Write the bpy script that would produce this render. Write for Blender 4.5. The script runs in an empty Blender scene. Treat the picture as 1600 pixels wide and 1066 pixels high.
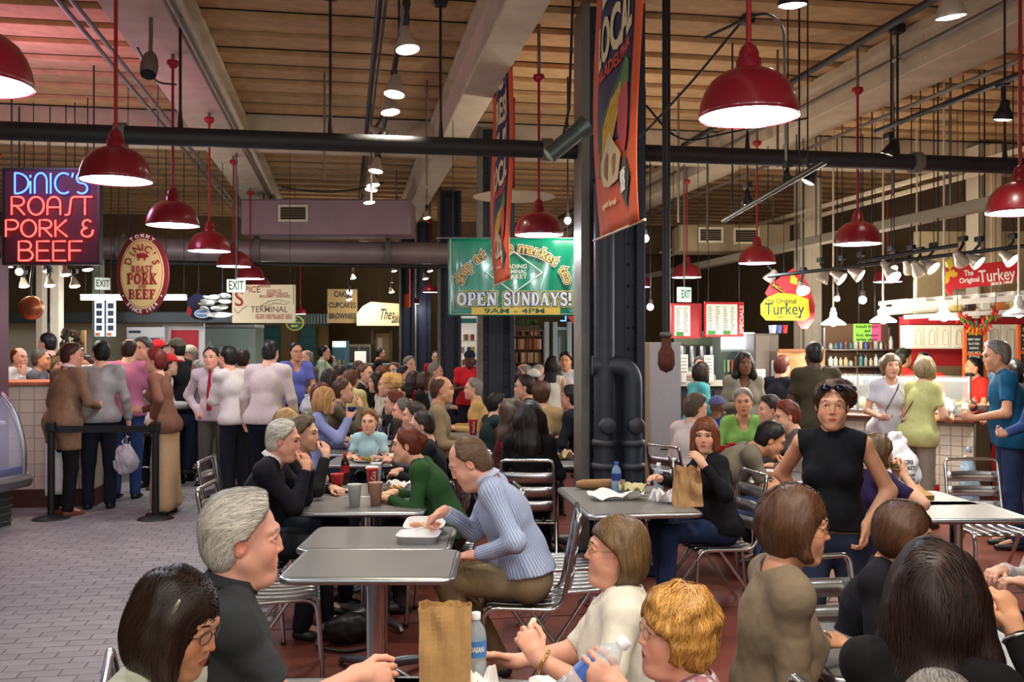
import bpy, math, random
import numpy as np
from mathutils import Vector, Matrix
SC = bpy.context.scene
COL = SC.collection
R = math.radians
rng = np.random.default_rng(7)
random.seed(7)

# ------------------------------------------------------------------ camera, world, exposure, large lights
CAMH, FPX, HOR = 1.75, 1500.0, 535.0
YAW = math.atan(260 / FPX)                      # the market's long axis is world Y; the camera looks 9.8 deg to its right
FWD = np.array([math.sin(YAW), math.cos(YAW), 0.0])
RGT = np.array([math.cos(YAW), -math.sin(YAW), 0.0])
cam_d = bpy.data.cameras.new('camera')
cam_d.sensor_width = 36.0
cam_d.lens = FPX / 1600 * 36
cam_d.shift_y = 2 / 1600
cam_d.clip_start = 0.05
cam = bpy.data.objects.new('camera', cam_d)
COL.objects.link(cam)
cam.location = (0, 0, CAMH)
cam.rotation_euler = (R(90), 0, -YAW)
SC.camera = cam

W = bpy.data.worlds.new('world')
SC.world = W
W.use_nodes = True
W.node_tree.nodes['Background'].inputs[0].default_value = (1.0, 0.84, 0.66, 1)
W.node_tree.nodes['Background'].inputs[1].default_value = 0.42

vs = SC.view_settings
vs.view_transform = 'Standard'
vs.look = 'None'
vs.gamma = 1
vs.use_curve_mapping = False
vs.exposure = 0.6
SC.cycles.use_denoising = True
SC.cycles.max_bounces = 6
SC.cycles.diffuse_bounces = 3
SC.cycles.glossy_bounces = 3
SC.cycles.transparent_max_bounces = 8
SC.cycles.sample_clamp_indirect = 4.0
SC.cycles.caustics_reflective = False
SC.cycles.caustics_refractive = False


def at(px, py, d):
 """World point of pixel (px, py) of the photograph at distance d along the view axis."""
 p = np.array([0, 0, CAMH]) + FWD * d + RGT * ((px - 800) / FPX * d)
 p[2] += (HOR - py) / FPX * d
 return p


def atz(px, d, z):
 p = at(px, HOR, d)
 p[2] = z
 return p


def dz(py, z):
 """Distance at which height z shows at row py."""
 return (CAMH - z) * FPX / (py - HOR)


def heading(face):
 """Rotation about Z that turns local +Y to a screen direction: 0 away, 90 right, 180 to the camera, 270 left."""
 f = math.sin(R(face)) * RGT + math.cos(R(face)) * FWD
 return math.atan2(-f[0], f[1])


# added unseen area light behind the camera, for frontal light, in place of lamp rows
def area_light(loc, size, power, col, rot=(0, 0, 0), sy=None):
 l = bpy.data.lights.new('unseen_ceiling_light', 'AREA')
 l.energy = power
 l.color = col
 l.size = size
 if sy:
  l.shape = 'RECTANGLE'
  l.size_y = sy
 o = bpy.data.objects.new('unseen_ceiling_light', l)
 COL.objects.link(o)
 o.location = loc
 o.rotation_euler = rot
 return o


def lamp_light(loc, power, col, r=.12, aim=None, ang=70):
 l = bpy.data.lights.new('unseen_ceiling_light', 'SPOT' if aim else 'POINT')
 l.energy = power
 l.color = col
 l.shadow_soft_size = r
 o = bpy.data.objects.new('unseen_ceiling_light', l)
 COL.objects.link(o)
 o.location = loc
 if aim:
  l.spot_size = R(ang)
  l.spot_blend = .6
  o.rotation_euler = (Vector(aim) - Vector(loc)).to_track_quat('-Z', 'Y').to_euler()
 return o


area_light((0.5, -2.0, 3.5), 3.0, 60, (1.0, 0.92, 0.80))
# unseen lights added overhead, as if the lamp rows and middle track went on
for x_, y_, w_ in ((-1.0, 1.2, 26), (1.3, 1.6, 20), (3.2, 2.0, 9), (-1.0, -1.0, 26), (2.2, -.8, 18)):
 lamp_light((x_, y_, 2.72), w_, (.92, .96, 1.0))
lamp_light((.39, 2.0, 3.8), 90, (1.0, .88, .70), .06, (1.0, 2.8, .9), 60)
lamp_light((.39, 3.4, 3.8), 70, (1.0, .88, .70), .06, (.6, 4.4, .8), 70)
lamp_light((1.9, 1.5, 3.9), 130, (1.0, .86, .66), .06, (.98, 2.85, 1.0), 42)  # unseen spot added to brighten the cream white top


# ------------------------------------------------------------------ colours and materials
def lin(c):
 c = np.array(c[:3], float) / 255.0
 return tuple(np.where(c <= 0.04045, c / 12.92, ((c + 0.055) / 1.055) ** 2.4)) + (1.0,)


MATS = {}


def mat(col, rough=0.6, metal=0.0, noise=0.0, nscale=20.0, bump=0.0, emit=0.0, trans=0.0, alpha=1.0, var=0.0, kind='', spec=0.5, ecol=None, coat=0.0, island=0.0):
 key = (tuple(col), rough, metal, noise, nscale, bump, emit, trans, alpha, var, kind, spec, ecol, coat, island)
 if key in MATS:
  return MATS[key]
 m = bpy.data.materials.new('mat_%03d' % len(MATS))
 m.use_nodes = True
 nt = m.node_tree
 N, L = nt.nodes, nt.links
 b = N['Principled BSDF']
 base = lin(col)
 b.inputs['Base Color'].default_value = base
 b.inputs['Roughness'].default_value = rough
 b.inputs['Metallic'].default_value = metal
 b.inputs['Specular IOR Level'].default_value = spec
 b.inputs['Coat Weight'].default_value = coat
 if emit:
  b.inputs['Emission Color'].default_value = lin(ecol or col)
  b.inputs['Emission Strength'].default_value = emit
 if trans:
  b.inputs['Transmission Weight'].default_value = trans
  b.inputs['IOR'].default_value = 1.45
 if alpha < 1:
  b.inputs['Alpha'].default_value = alpha
 tc = None

 def coords():
  nonlocal tc
  if tc is None:
   tc = N.new('ShaderNodeTexCoord')
  return tc.outputs['Object']
 out = None
 if noise or bump:
  n = N.new('ShaderNodeTexNoise')
  n.inputs['Scale'].default_value = nscale
  n.inputs['Detail'].default_value = 4
  L.new(coords(), n.inputs['Vector'])
  if noise:
   r = N.new('ShaderNodeMapRange')
   r.inputs[1].default_value = 0.3
   r.inputs[2].default_value = 0.7
   r.inputs[3].default_value = 1 - noise
   r.inputs[4].default_value = 1 + noise
   L.new(n.outputs['Fac'], r.inputs[0])
   out = r.outputs[0]
  if bump:
   bp = N.new('ShaderNodeBump')
   bp.inputs['Strength'].default_value = 1
   bp.inputs['Distance'].default_value = bump
   L.new(n.outputs['Fac'], bp.inputs['Height'])
   L.new(bp.outputs['Normal'], b.inputs['Normal'])

 def mul(a, c):
  if a is None:
   return c
  q = N.new('ShaderNodeMath')
  q.operation = 'MULTIPLY'
  L.new(a, q.inputs[0])
  L.new(c, q.inputs[1])
  return q.outputs[0]
 if var:
  oi = N.new('ShaderNodeObjectInfo')
  r = N.new('ShaderNodeMapRange')
  r.inputs[3].default_value = 1 - var
  r.inputs[4].default_value = 1 + var
  L.new(oi.outputs['Random'], r.inputs[0])
  out = mul(out, r.outputs[0])
 if island:
  g = N.new('ShaderNodeNewGeometry')
  r = N.new('ShaderNodeMapRange')
  r.inputs[3].default_value = 1 - island
  r.inputs[4].default_value = 1 + island
  L.new(g.outputs['Random Per Island'], r.inputs[0])
  out = mul(out, r.outputs[0])
 if kind:
  k = kind.split(':')
  if k[0] in ('stripe', 'plaid', 'floral', 'tweed', 'belt'):
   if k[0] == 'stripe':       # vertical stripes: attribute u runs round the limb
    a = N.new('ShaderNodeAttribute')
    a.attribute_name = 'around'
    s = N.new('ShaderNodeMath'); s.operation = 'MULTIPLY'; s.inputs[1].default_value = float(k[1])
    L.new(a.outputs['Fac'], s.inputs[0])
    f = N.new('ShaderNodeMath'); f.operation = 'SINE'
    L.new(s.outputs[0], f.inputs[0])
    fac = f.outputs[0]
    lo, hi = 0.25, 0.75
   elif k[0] == 'floral':
    v = N.new('ShaderNodeTexVoronoi'); v.inputs['Scale'].default_value = float(k[1])
    L.new(coords(), v.inputs['Vector'])
    fac = v.outputs['Distance']
    lo, hi = 0.25, 0.45
   else:
    v = N.new('ShaderNodeTexNoise'); v.inputs['Scale'].default_value = float(k[1]); v.inputs['Detail'].default_value = 1
    L.new(coords(), v.inputs['Vector'])
    fac = v.outputs['Fac']
    lo, hi = 0.4, 0.6
   r = N.new('ShaderNodeMapRange'); r.inputs[1].default_value = lo; r.inputs[2].default_value = hi
   L.new(fac, r.inputs[0])
   mx = N.new('ShaderNodeMix'); mx.data_type = 'RGBA'
   L.new(r.outputs[0], mx.inputs['Factor'])
   mx.inputs['A'].default_value = base
   mx.inputs['B'].default_value = lin([int(q) for q in k[2].split(',')])
   csrc = mx.outputs['Result']
   if out is not None:
    vm = N.new('ShaderNodeVectorMath'); vm.operation = 'SCALE'
    L.new(csrc, vm.inputs[0]); L.new(out, vm.inputs['Scale'])
    csrc = vm.outputs[0]
   L.new(csrc, b.inputs['Base Color'])
   out = None
  elif k[0] == 'fold':
   w = N.new('ShaderNodeTexNoise'); w.inputs['Scale'].default_value = float(k[1]); w.inputs['Detail'].default_value = 2; w.inputs['Distortion'].default_value = 1.5
   L.new(coords(), w.inputs['Vector'])
   bp = N.new('ShaderNodeBump'); bp.inputs['Distance'].default_value = float(k[2]); bp.inputs['Strength'].default_value = 0.8
   L.new(w.outputs['Fac'], bp.inputs['Height']); L.new(bp.outputs['Normal'], b.inputs['Normal'])
 if out is not None:
  vm = N.new('ShaderNodeVectorMath')
  vm.operation = 'SCALE'
  vm.inputs[0].default_value = base[:3]
  L.new(out, vm.inputs['Scale'])
  L.new(vm.outputs[0], b.inputs['Base Color'])
 MATS[key] = m
 return m


# ------------------------------------------------------------------ objects
def link(name, data, parent=None, loc=None, rotz=None):
 o = bpy.data.objects.new(name, data)
 COL.objects.link(o)
 if parent is not None:
  o.parent = parent
 if loc is not None:
  o.location = [float(q) for q in loc]
 if rotz is not None:
  o.rotation_euler = (0, 0, rotz)
 return o


def tag(o, label=None, cat=None, group=None, kind=None):
 if label:
  o['label'] = label
 if cat:
  o['category'] = cat
 if group:
  o['group'] = group
 if kind:
  o['kind'] = kind
 return o


def thing(name, label, cat, loc=(0, 0, 0), rotz=0.0, group=None):
 return tag(link(name, None, None, loc, rotz), label, cat, group)


def dup(root, loc, rotz, label=None, group=None):
 r = root.copy()
 COL.objects.link(r)
 r.location = [float(q) for q in loc]
 r.rotation_euler = (0, 0, rotz)
 if label:
  r['label'] = label
 if group:
  r['group'] = group
 for ch in root.children:
  c = ch.copy()
  COL.objects.link(c)
  c.parent = r
  for g in ch.children:
   e = g.copy()
   COL.objects.link(e)
   e.parent = c
 return r


def raw_mesh(verts, faces, mats, mi=None, smooth=True, attrs=None):
 me = bpy.data.meshes.new('mesh')
 verts = np.asarray(verts, np.float32)
 if isinstance(faces, np.ndarray):
  nf, w = faces.shape
  me.vertices.add(len(verts))
  me.vertices.foreach_set('co', verts.ravel())
  me.loops.add(nf * w)
  me.loops.foreach_set('vertex_index', faces.astype(np.int32).ravel())
  me.polygons.add(nf)
  me.polygons.foreach_set('loop_start', np.arange(0, nf * w, w, dtype=np.int32))
 else:
  me.from_pydata(verts.tolist(), [], faces)
  nf = len(faces)
 if mi is not None:
  me.polygons.foreach_set('material_index', np.asarray(mi, np.int32))
 if smooth is True or smooth is False:
  me.polygons.foreach_set('use_smooth', np.full(nf, smooth))
 else:
  me.polygons.foreach_set('use_smooth', np.asarray(smooth, bool))
 if attrs:
  for k, v in attrs.items():
   a = me.attributes.new(k, 'FLOAT', 'POINT')
   a.data.foreach_set('value', np.asarray(v, np.float32))
 for m in (mats if isinstance(mats, (list, tuple)) else [mats]):
  me.materials.append(m)
 me.update()
 me.validate()
 return me


def rotm(axis, deg):
 return np.array(Matrix.Rotation(R(deg), 3, axis))


def frame(d):
 """Two unit vectors square to d."""
 d = np.asarray(d, float)
 d = d / (np.linalg.norm(d) + 1e-9)
 u = np.cross(d, [0, 0, 1.0])
 if np.linalg.norm(u) < 1e-3:
  u = np.array([1.0, 0, 0])
 u /= np.linalg.norm(u)
 return u, np.cross(u, d)


class MB:
 """Collects shapes, builds them as one mesh object."""

 def __init__(s):
  s.v, s.f, s.m, s.s = [], [], [], []
  s.cur = 0

 def _add(s, vs_, fs, smooth=False, xf=None):
  n = len(s.v)
  vs_ = np.asarray(vs_, float)
  if xf is not None:
   M, t = xf
   vs_ = vs_ @ np.asarray(M).T + np.asarray(t)
  s.v.extend(vs_.tolist())
  for f in fs:
   s.f.append([q + n for q in f])
   s.m.append(s.cur)
   s.s.append(smooth)
  return s

 def box(s, c, size, rot=None, bev=0.0):
  c, h = np.asarray(c, float), np.asarray(size, float) / 2
  b = min(bev, h.min() * 0.9)
  if b <= 0:
   v = [[x, y, z] for x in (-1, 1) for y in (-1, 1) for z in (-1, 1)] * h
   f = [[0, 1, 3, 2], [4, 6, 7, 5], [0, 4, 5, 1], [2, 3, 7, 6], [0, 2, 6, 4], [1, 5, 7, 3]]
   return s._add(v, f, False, (np.eye(3) if rot is None else rot, c))
  v, idx = [], {}
  for x in (-1, 1):
   for y in (-1, 1):
    for z in (-1, 1):
     sg = np.array([x, y, z])
     for a in range(3):
      p = sg * (h - b)
      p[a] = sg[a] * h[a]
      idx[(x, y, z, a)] = len(v)
      v.append(p)
  f = []
  for a in range(3):
   o1, o2 = [(1, 2), (2, 0), (0, 1)][a]
   for sg in (-1, 1):
    q = []
    for p1, p2 in ((-1, -1), (1, -1), (1, 1), (-1, 1)):
     k = [0, 0, 0]
     k[a], k[o1], k[o2] = sg, p1, p2
     q.append(idx[(*k, a)])
    f.append(q if sg > 0 else q[::-1])
    for s2 in (-1, 1):            # edge between axis a (sg) and axis o1 (s2)
     q = []
     for w, t in ((-1, a), (1, a), (1, o1), (-1, o1)):
      k = [0, 0, 0]
      k[a], k[o1], k[o2] = sg, s2, w
      q.append(idx[(*k, t)])
     f.append(q if sg * s2 < 0 else q[::-1])
  for x in (-1, 1):
   for y in (-1, 1):
    for z in (-1, 1):
     q = [idx[(x, y, z, t)] for t in range(3)]
     f.append(q if x * y * z > 0 else q[::-1])
  return s._add(v, f, False, (np.eye(3) if rot is None else rot, c))

 def tube(s, pts, r, n=8, closed=False, caps=True, smooth=True):
  pts = np.asarray(pts, float)
  m = len(pts)
  rr = np.full(m, r) if np.isscalar(r) else np.asarray(r, float)
  T = np.zeros_like(pts)
  for i in range(m):
   a = pts[(i - 1) % m] if (closed or i > 0) else pts[i]
   b = pts[(i + 1) % m] if (closed or i < m - 1) else pts[i]
   T[i] = (b - a) / (np.linalg.norm(b - a) + 1e-9)
  u, w = frame(T[0])
  v = []
  for i in range(m):
   u = u - T[i] * (u @ T[i])
   u /= np.linalg.norm(u) + 1e-9
   w = np.cross(T[i], u)
   for k in range(n):
    a = 2 * math.pi * k / n
    v.append(pts[i] + rr[i] * (math.cos(a) * u + math.sin(a) * w))
  f = []
  for i in range(m if closed else m - 1):
   j = (i + 1) % m
   for k in range(n):
    l = (k + 1) % n
    f.append([i * n + k, i * n + l, j * n + l, j * n + k])
  s._add(v, f, smooth)
  if caps and not closed:
   s._add(v[:n], [list(range(n))[::-1]], False)
   s._add(v[-n:], [list(range(n))], False)
  return s

 def cyl(s, a, b, r, r2=None, n=16, smooth=True):
  return s.tube([a, b], [r, r if r2 is None else r2], n, smooth=smooth)

 def lathe(s, prof, c=(0, 0, 0), n=24, rot=None, smooth=True, close=False):
  """prof: list of (radius, z)."""
  v, f = [], []
  for (r, z) in prof:
   for k in range(n):
    a = 2 * math.pi * k / n
    v.append([r * math.cos(a), r * math.sin(a), z])
  m = len(prof)
  for i in range(m if close else m - 1):
   j = (i + 1) % m
   for k in range(n):
    l = (k + 1) % n
    f.append([i * n + k, i * n + l, j * n + l, j * n + k])
  s._add(v, f, smooth, (np.eye(3) if rot is None else rot, np.asarray(c, float)))
  return s

 def disc(s, c, r, n=24, rot=None, up=True):
  v = [[r * math.cos(2 * math.pi * k / n), r * math.sin(2 * math.pi * k / n), 0] for k in range(n)]
  return s._add(v, [list(range(n)) if up else list(range(n))[::-1]], False, (np.eye(3) if rot is None else rot, np.asarray(c, float)))

 def prism(s, poly, t, c=(0, 0, 0), rot=None, smooth=False):
  """2-D polygon (x, z) extruded t along y, centred at y = 0; front (seen from -y)."""
  n = len(poly)
  v = [[x, -t / 2, z] for x, z in poly] + [[x, t / 2, z] for x, z in poly]
  f = [list(range(n)), list(range(n, 2 * n))[::-1]]
  f += [[(i + 1) % n, i, n + i, n + (i + 1) % n] for i in range(n)]
  return s._add(v, f, smooth, (np.eye(3) if rot is None else rot, np.asarray(c, float)))

 def ball(s, c, r, n=12, m=8, rot=None, smooth=True):
  r = np.full(3, r) if np.isscalar(r) else np.asarray(r, float)
  v = [[0, 0, r[2]]]
  for i in range(1, m):
   t = math.pi * i / m
   for k in range(n):
    a = 2 * math.pi * k / n
    v.append([r[0] * math.sin(t) * math.cos(a), r[1] * math.sin(t) * math.sin(a), r[2] * math.cos(t)])
  v.append([0, 0, -r[2]])
  f = [[0, 1 + k, 1 + (k + 1) % n] for k in range(n)]
  for i in range(m - 2):
   for k in range(n):
    l = (k + 1) % n
    f.append([1 + i * n + k, 1 + (i + 1) * n + k, 1 + (i + 1) * n + l, 1 + i * n + l])
  e = len(v) - 1
  f += [[e, 1 + (m - 2) * n + (k + 1) % n, 1 + (m - 2) * n + k] for k in range(n)]
  return s._add(v, f, smooth, (np.eye(3) if rot is None else rot, np.asarray(c, float)))

 def grid(s, fn, nu, nv, smooth=True, thick=0.0):
  """fn(u, v) -> point; an open sheet, or with thick a closed one."""
  P = np.array([[fn(i / nu, j / nv) for j in range(nv + 1)] for i in range(nu + 1)], float)
  w = nv + 1
  f = [[i * w + j, (i + 1) * w + j, (i + 1) * w + j + 1, i * w + j + 1] for i in range(nu) for j in range(nv)]
  if not thick:
   return s._add(P.reshape(-1, 3), f, smooth)
  gu = np.gradient(P, axis=0)
  gv = np.gradient(P, axis=1)
  nn = np.cross(gu, gv)
  nn /= np.linalg.norm(nn, axis=2, keepdims=True) + 1e-12
  A, B = (P + nn * thick / 2).reshape(-1, 3), (P - nn * thick / 2).reshape(-1, 3)
  o = len(A)
  ff = f + [[q + o for q in x[::-1]] for x in f]
  ring = [i * w for i in range(nu + 1)] + [nu * w + j for j in range(1, w)] + [i * w + nv for i in range(nu - 1, -1, -1)] + [j for j in range(nv - 1, 0, -1)]
  ff += [[ring[(i + 1) % len(ring)], ring[i], ring[i] + o, ring[(i + 1) % len(ring)] + o] for i in range(len(ring))]
  return s._add(np.vstack([A, B]), ff, smooth)

 def mesh(s, mats):
  return raw_mesh(s.v, s.f, mats, s.m, s.s)

 def build(s, name, mats, parent=None, loc=None, rotz=None):
  return link(name, s.mesh(mats), parent, loc, rotz)


def arc(c, r, a0, a1, n, plane='xz'):
 out = []
 for i in range(n + 1):
  a = R(a0 + (a1 - a0) * i / n)
  p = [c[0], c[1], c[2]]
  i0, i1 = {'xz': (0, 2), 'yz': (1, 2), 'xy': (0, 1)}[plane]
  p[i0] += r * math.cos(a)
  p[i1] += r * math.sin(a)
  out.append(p)
 return out


def rounded(pts, rad, n=5, closed=False):
 """Polyline with rounded corners."""
 pts = [np.asarray(p, float) for p in pts]
 m = len(pts)
 out = []
 for i in range(m):
  if not closed and i in (0, m - 1):
   out.append(pts[i])
   continue
  a, b, c = pts[i - 1], pts[i], pts[(i + 1) % m]
  da, dc = a - b, c - b
  la, lc = np.linalg.norm(da), np.linalg.norm(dc)
  r = min(rad, la * 0.48, lc * 0.48)
  p0, p1 = b + da / la * r, b + dc / lc * r
  for k in range(n + 1):
   t = k / n
   out.append((1 - t) ** 2 * p0 + 2 * t * (1 - t) * b + t * t * p1)
 return out


# ------------------------------------------------------------------ lettering (stroke letters for neon, built-in font for print)
def text_mesh(body, size, thick=0.0, bold=0.0, align='CENTER', spacing=1.0, xscale=1.0, shear=0.0):
 c = bpy.data.curves.new('txt', 'FONT')
 c.body = body
 c.size = size
 c.extrude = thick
 c.offset = bold
 c.align_x = align
 c.align_y = 'CENTER'
 c.space_character = spacing
 c.shear = shear
 c.resolution_u = 3
 o = bpy.data.objects.new('txt', c)
 COL.objects.link(o)
 dg = bpy.context.evaluated_depsgraph_get()
 me = bpy.data.meshes.new_from_object(o.evaluated_get(dg))
 n = len(me.vertices)
 co = np.zeros(n * 3, np.float32)
 me.vertices.foreach_get('co', co)
 fs = [list(p.vertices) for p in me.polygons]
 bpy.data.objects.remove(o)
 bpy.data.curves.remove(c)
 bpy.data.meshes.remove(me)
 co = co.reshape(-1, 3) * [xscale, 1, 1]
 return co, fs


def text_into(mb, body, size, c=(0, 0, 0), rot=None, bold=0.0, align='CENTER', xscale=1.0, thick=0.0008, spacing=1.0, fit=None, shear=0.0):
 """Lettering that faces -y of the frame (text x -> x, text y -> z)."""
 co, fs = text_mesh(body, size, thick, bold, align, spacing, xscale, shear)
 if not len(co):
  return mb
 if fit:
  w = co[:, 0].max() - co[:, 0].min()
  co[:, 0] *= fit / w
 v = np.stack([co[:, 0], -co[:, 2], co[:, 1]], 1)
 return mb._add(v, fs, False, (np.eye(3) if rot is None else rot, np.asarray(c, float)))


def text_arc(mb, body, size, rx, rz, a0, a1, y, bold=0.0, flip=False, xscale=1.0):
 """Letters along an ellipse from angle a0 to a1 (degrees, 90 = top)."""
 n = len(body)
 for i, ch in enumerate(body):
  if ch == ' ':
   continue
  a = R(a0 + (a1 - a0) * (i / (n - 1) if n > 1 else 0.5))
  x, z = rx * math.cos(a), rz * math.sin(a)
  tx, tz = -rx * math.sin(a), rz * math.cos(a)
  ang = math.atan2(tz, tx) + (0 if flip else math.pi)
  ca, sa = math.cos(ang), math.sin(ang)
  M = np.array([[ca, 0, -sa], [0, 1, 0], [sa, 0, ca]])
  text_into(mb, ch, size, (x, y, z), M, bold, xscale=xscale)
 return mb


def A_(cx, cz, rx, rz, a0, a1, n=10):
 return [(cx + rx * math.cos(R(a0 + (a1 - a0) * i / n)), cz + rz * math.sin(R(a0 + (a1 - a0) * i / n))) for i in range(n + 1)]


STROKE = {   # unit height, list of polylines (x, z) and advance width
 'D': ([[(0, 0), (0, 1)], [(0, 1)] + A_(0.05, .5, .58, .5, 90, -90, 14) + [(0, 0)]], .72),
 'd': ([[(0, 0), (0, 1)], [(0, 1), (.2, 1)] + A_(0.2, .5, .42, .5, 90, -90, 14) + [(.2, 0), (0, 0)]], .72),
 'i': ([[(0, 0), (0, .6)], [(0, .78), (0, .9)]], .2),
 'N': ([[(0, 0), (0, .6)] + A_(.28, .6, .28, .4, 180, 0, 10) + [(.56, 0)]], .74),
 'I': ([[(0, 0), (0, 1)]], .2),
 'C': ([A_(.4, .5, .4, .5, 55, 305, 16)], .78),
 "'": ([[(.06, 1), (0, .78)]], .2),
 'S': ([[(.62, 1), (.5, 1)] + A_(.42, .8, .16, .2, 90, 180, 6) + [(.2, .2)] + A_(.1, .18, .1, .18, 0, -90, 5) + [(0, 0)]], .62),
 's': ([A_(.26, .75, .24, .25, 60, 250, 8) + A_(.26, .25, .26, .25, 80, -140, 9)], .64),
 'R': ([[(0, 0), (0, 1), (.3, 1)] + A_(.3, .75, .24, .25, 90, -90, 8) + [(0, .5)], [(.2, .5), (.56, 0)]], .72),
 'O': ([A_(.34, .5, .34, .5, 0, 360, 22)], .84),
 'A': ([[(0, 0), (0, .55)] + A_(.28, .62, .28, .38, 180, 0, 10) + [(.56, 0)], [(0, .42), (.56, .42)]], .76),
 'T': ([[(-.06, 1), (.56, 1)], [(.25, 1), (.25, 0)]], .62),
 'P': ([[(0, 0), (0, 1), (.3, 1)] + A_(.3, .72, .26, .28, 90, -90, 8) + [(0, .44)]], .7),
 'K': ([[(0, 0), (0, 1)], [(.5, 1), (.06, .5), (.54, 0)]], .7),
 'B': ([[(0, 0), (0, 1), (.28, 1)] + A_(.28, .77, .22, .23, 90, -90, 7) + [(0, .54)], [(.28, .54)] + A_(.3, .27, .27, .27, 90, -90, 8) + [(0, 0)]], .74),
 'E': ([[(.5, 1), (0, 1), (0, 0), (.52, 0)], [(0, .52), (.46, .52)]], .66),
 'F': ([[(.52, 1), (0, 1), (0, 0)], [(0, .52), (.46, .52)]], .62),
 '&': ([[(.62, .42)] + A_(.3, .26, .28, .26, 10, -270, 14)[::1] + [(.3, .52)] + A_(.3, .76, .22, .24, -90, -330, 10)], .8),
 ' ': ([], .4),
}


def neon_word(mb, word, x0, z0, h, width, y, r):
 tot = sum(STROKE[c][1] for c in word) - 0.14
 sx = width / tot
 x = x0
 for c in word:
  ls, adv = STROKE[c]
  for pl in ls:
   pts = [(x + p[0] * sx, y, z0 + p[1] * h) for p in pl]
   mb.tube(pts, r, 6)
  x += adv * sx
 return mb


def slab_glyph(c):
 """Slab-serif capital in a unit-high box: list of (polyline, half width), and its width."""
 t, n, b = .125, .065, .055            # stem, thin and slab half widths

 def stem(x, z0=0, z1=1, h=t, lo=True, hi=True):
  o = [([(x, z0 + .02), (x, z1 - .02)], h)]
  if lo:
   o.append(([(x - h - .09, z0 + b), (x + h + .09, z0 + b)], b))
  if hi:
   o.append(([(x - h - .09, z1 - b), (x + h + .09, z1 - b)], b))
  return o
 if c == 'O':
  return [(A_(.42, .5, .30, .41, 0, 360, 24), .115)], .84
 if c == 'D':
  return stem(.22) + [([(.2, .94), (.40, .94)] + A_(.40, .5, .29, .44, 90, -90, 12) + [(.2, .06)], .09)], .82
 if c == 'P':
  return stem(.22) + [([(.2, .94), (.42, .94)] + A_(.42, .70, .22, .24, 90, -90, 10) + [(.2, .46)], .075)], .74
 if c == 'R':
  return stem(.22) + [([(.2, .94), (.42, .94)] + A_(.42, .72, .21, .22, 90, -90, 10) + [(.2, .50)], .075), ([(.42, .48), (.66, .06)], .11), ([(.58, b), (.86, b)], b)], .86
 if c == 'B':
  return stem(.22) + [([(.2, .94), (.42, .94)] + A_(.42, .74, .19, .20, 90, -90, 9) + [(.2, .54)], .07), ([(.2, .54), (.44, .54)] + A_(.44, .30, .23, .24, 90, -90, 9) + [(.2, .06)], .075)], .78
 if c in 'EF':
  o = stem(.22) + [([(.2, .93), (.68, .93)], .065), ([(.66, .99), (.66, .70)], .05), ([(.2, .5), (.5, .5)], .055), ([(.5, .64), (.5, .36)], .045)]
  return o + ([([(.2, .07), (.72, .07)], .065), ([(.70, .01), (.70, .30)], .05)] if c == 'E' else []), .78
 if c == 'T':
  return stem(.42, hi=False) + [([(.04, .93), (.80, .93)], .065), ([(.06, .99), (.06, .68)], .045), ([(.78, .99), (.78, .68)], .045)], .84
 if c == 'N':
  return stem(.20, h=n) + stem(.76, h=n, lo=False) + [([(.18, .95), (.76, .05)], .125)], .94
 if c == 'M':
  return stem(.18, h=n) + stem(.92, h=t) + [([(.18, .95), (.52, .2)], .11), ([(.52, .2), (.90, .95)], .07)], 1.1
 if c == 'A':
  return [([(.44, .96), (.16, .06)], .065), ([(.44, .96), (.76, .06)], .125), ([(.24, .34), (.68, .34)], .05), ([(.02, b), (.32, b)], b), ([(.56, b), (.96, b)], b)], .96
 if c == 'U':
  return [([(.2, .95), (.2, .36)] + A_(.44, .36, .24, .30, 180, 360, 12) + [(.68, .95)], .09), ([(.02, 1 - b), (.40, 1 - b)], b), ([(.52, 1 - b), (.84, 1 - b)], b)], .86
 if c == 'Y':
  return stem(.46, 0, .5, hi=False) + [([(.16, .95), (.46, .42)], .115), ([(.78, .95), (.46, .42)], .07), ([(.0, 1 - b), (.36, 1 - b)], b), ([(.62, 1 - b), (.92, 1 - b)], b)], .92
 if c == 'K':
  return stem(.22) + [([(.32, .42), (.72, .95)], .07), ([(.40, .52), (.74, .05)], .12), ([(.58, 1 - b), (.88, 1 - b)], b), ([(.58, b), (.92, b)], b)], .92
 if c == 'S':
  return [(A_(.36, .73, .24, .21, 20, 270, 12) + A_(.36, .28, .26, .23, 80, -160, 12), .10), ([(.60, .98), (.60, .72)], .045), ([(.08, .02), (.08, .30)], .045)], .72
 if c == 'W':
  return [([(.12, .95), (.34, .05)], .11), ([(.34, .05), (.56, .9)], .06), ([(.56, .9), (.78, .05)], .11), ([(.78, .05), (.98, .95)], .06), ([(0, 1 - b), (.3, 1 - b)], b), ([(.86, 1 - b), (1.1, 1 - b)], b)], 1.1
 if c == '!':
  return [([(.18, .98), (.18, .34)], .12), ([(.18, .0), (.18, .18)], .12)], .36
 return [], .4


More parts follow.
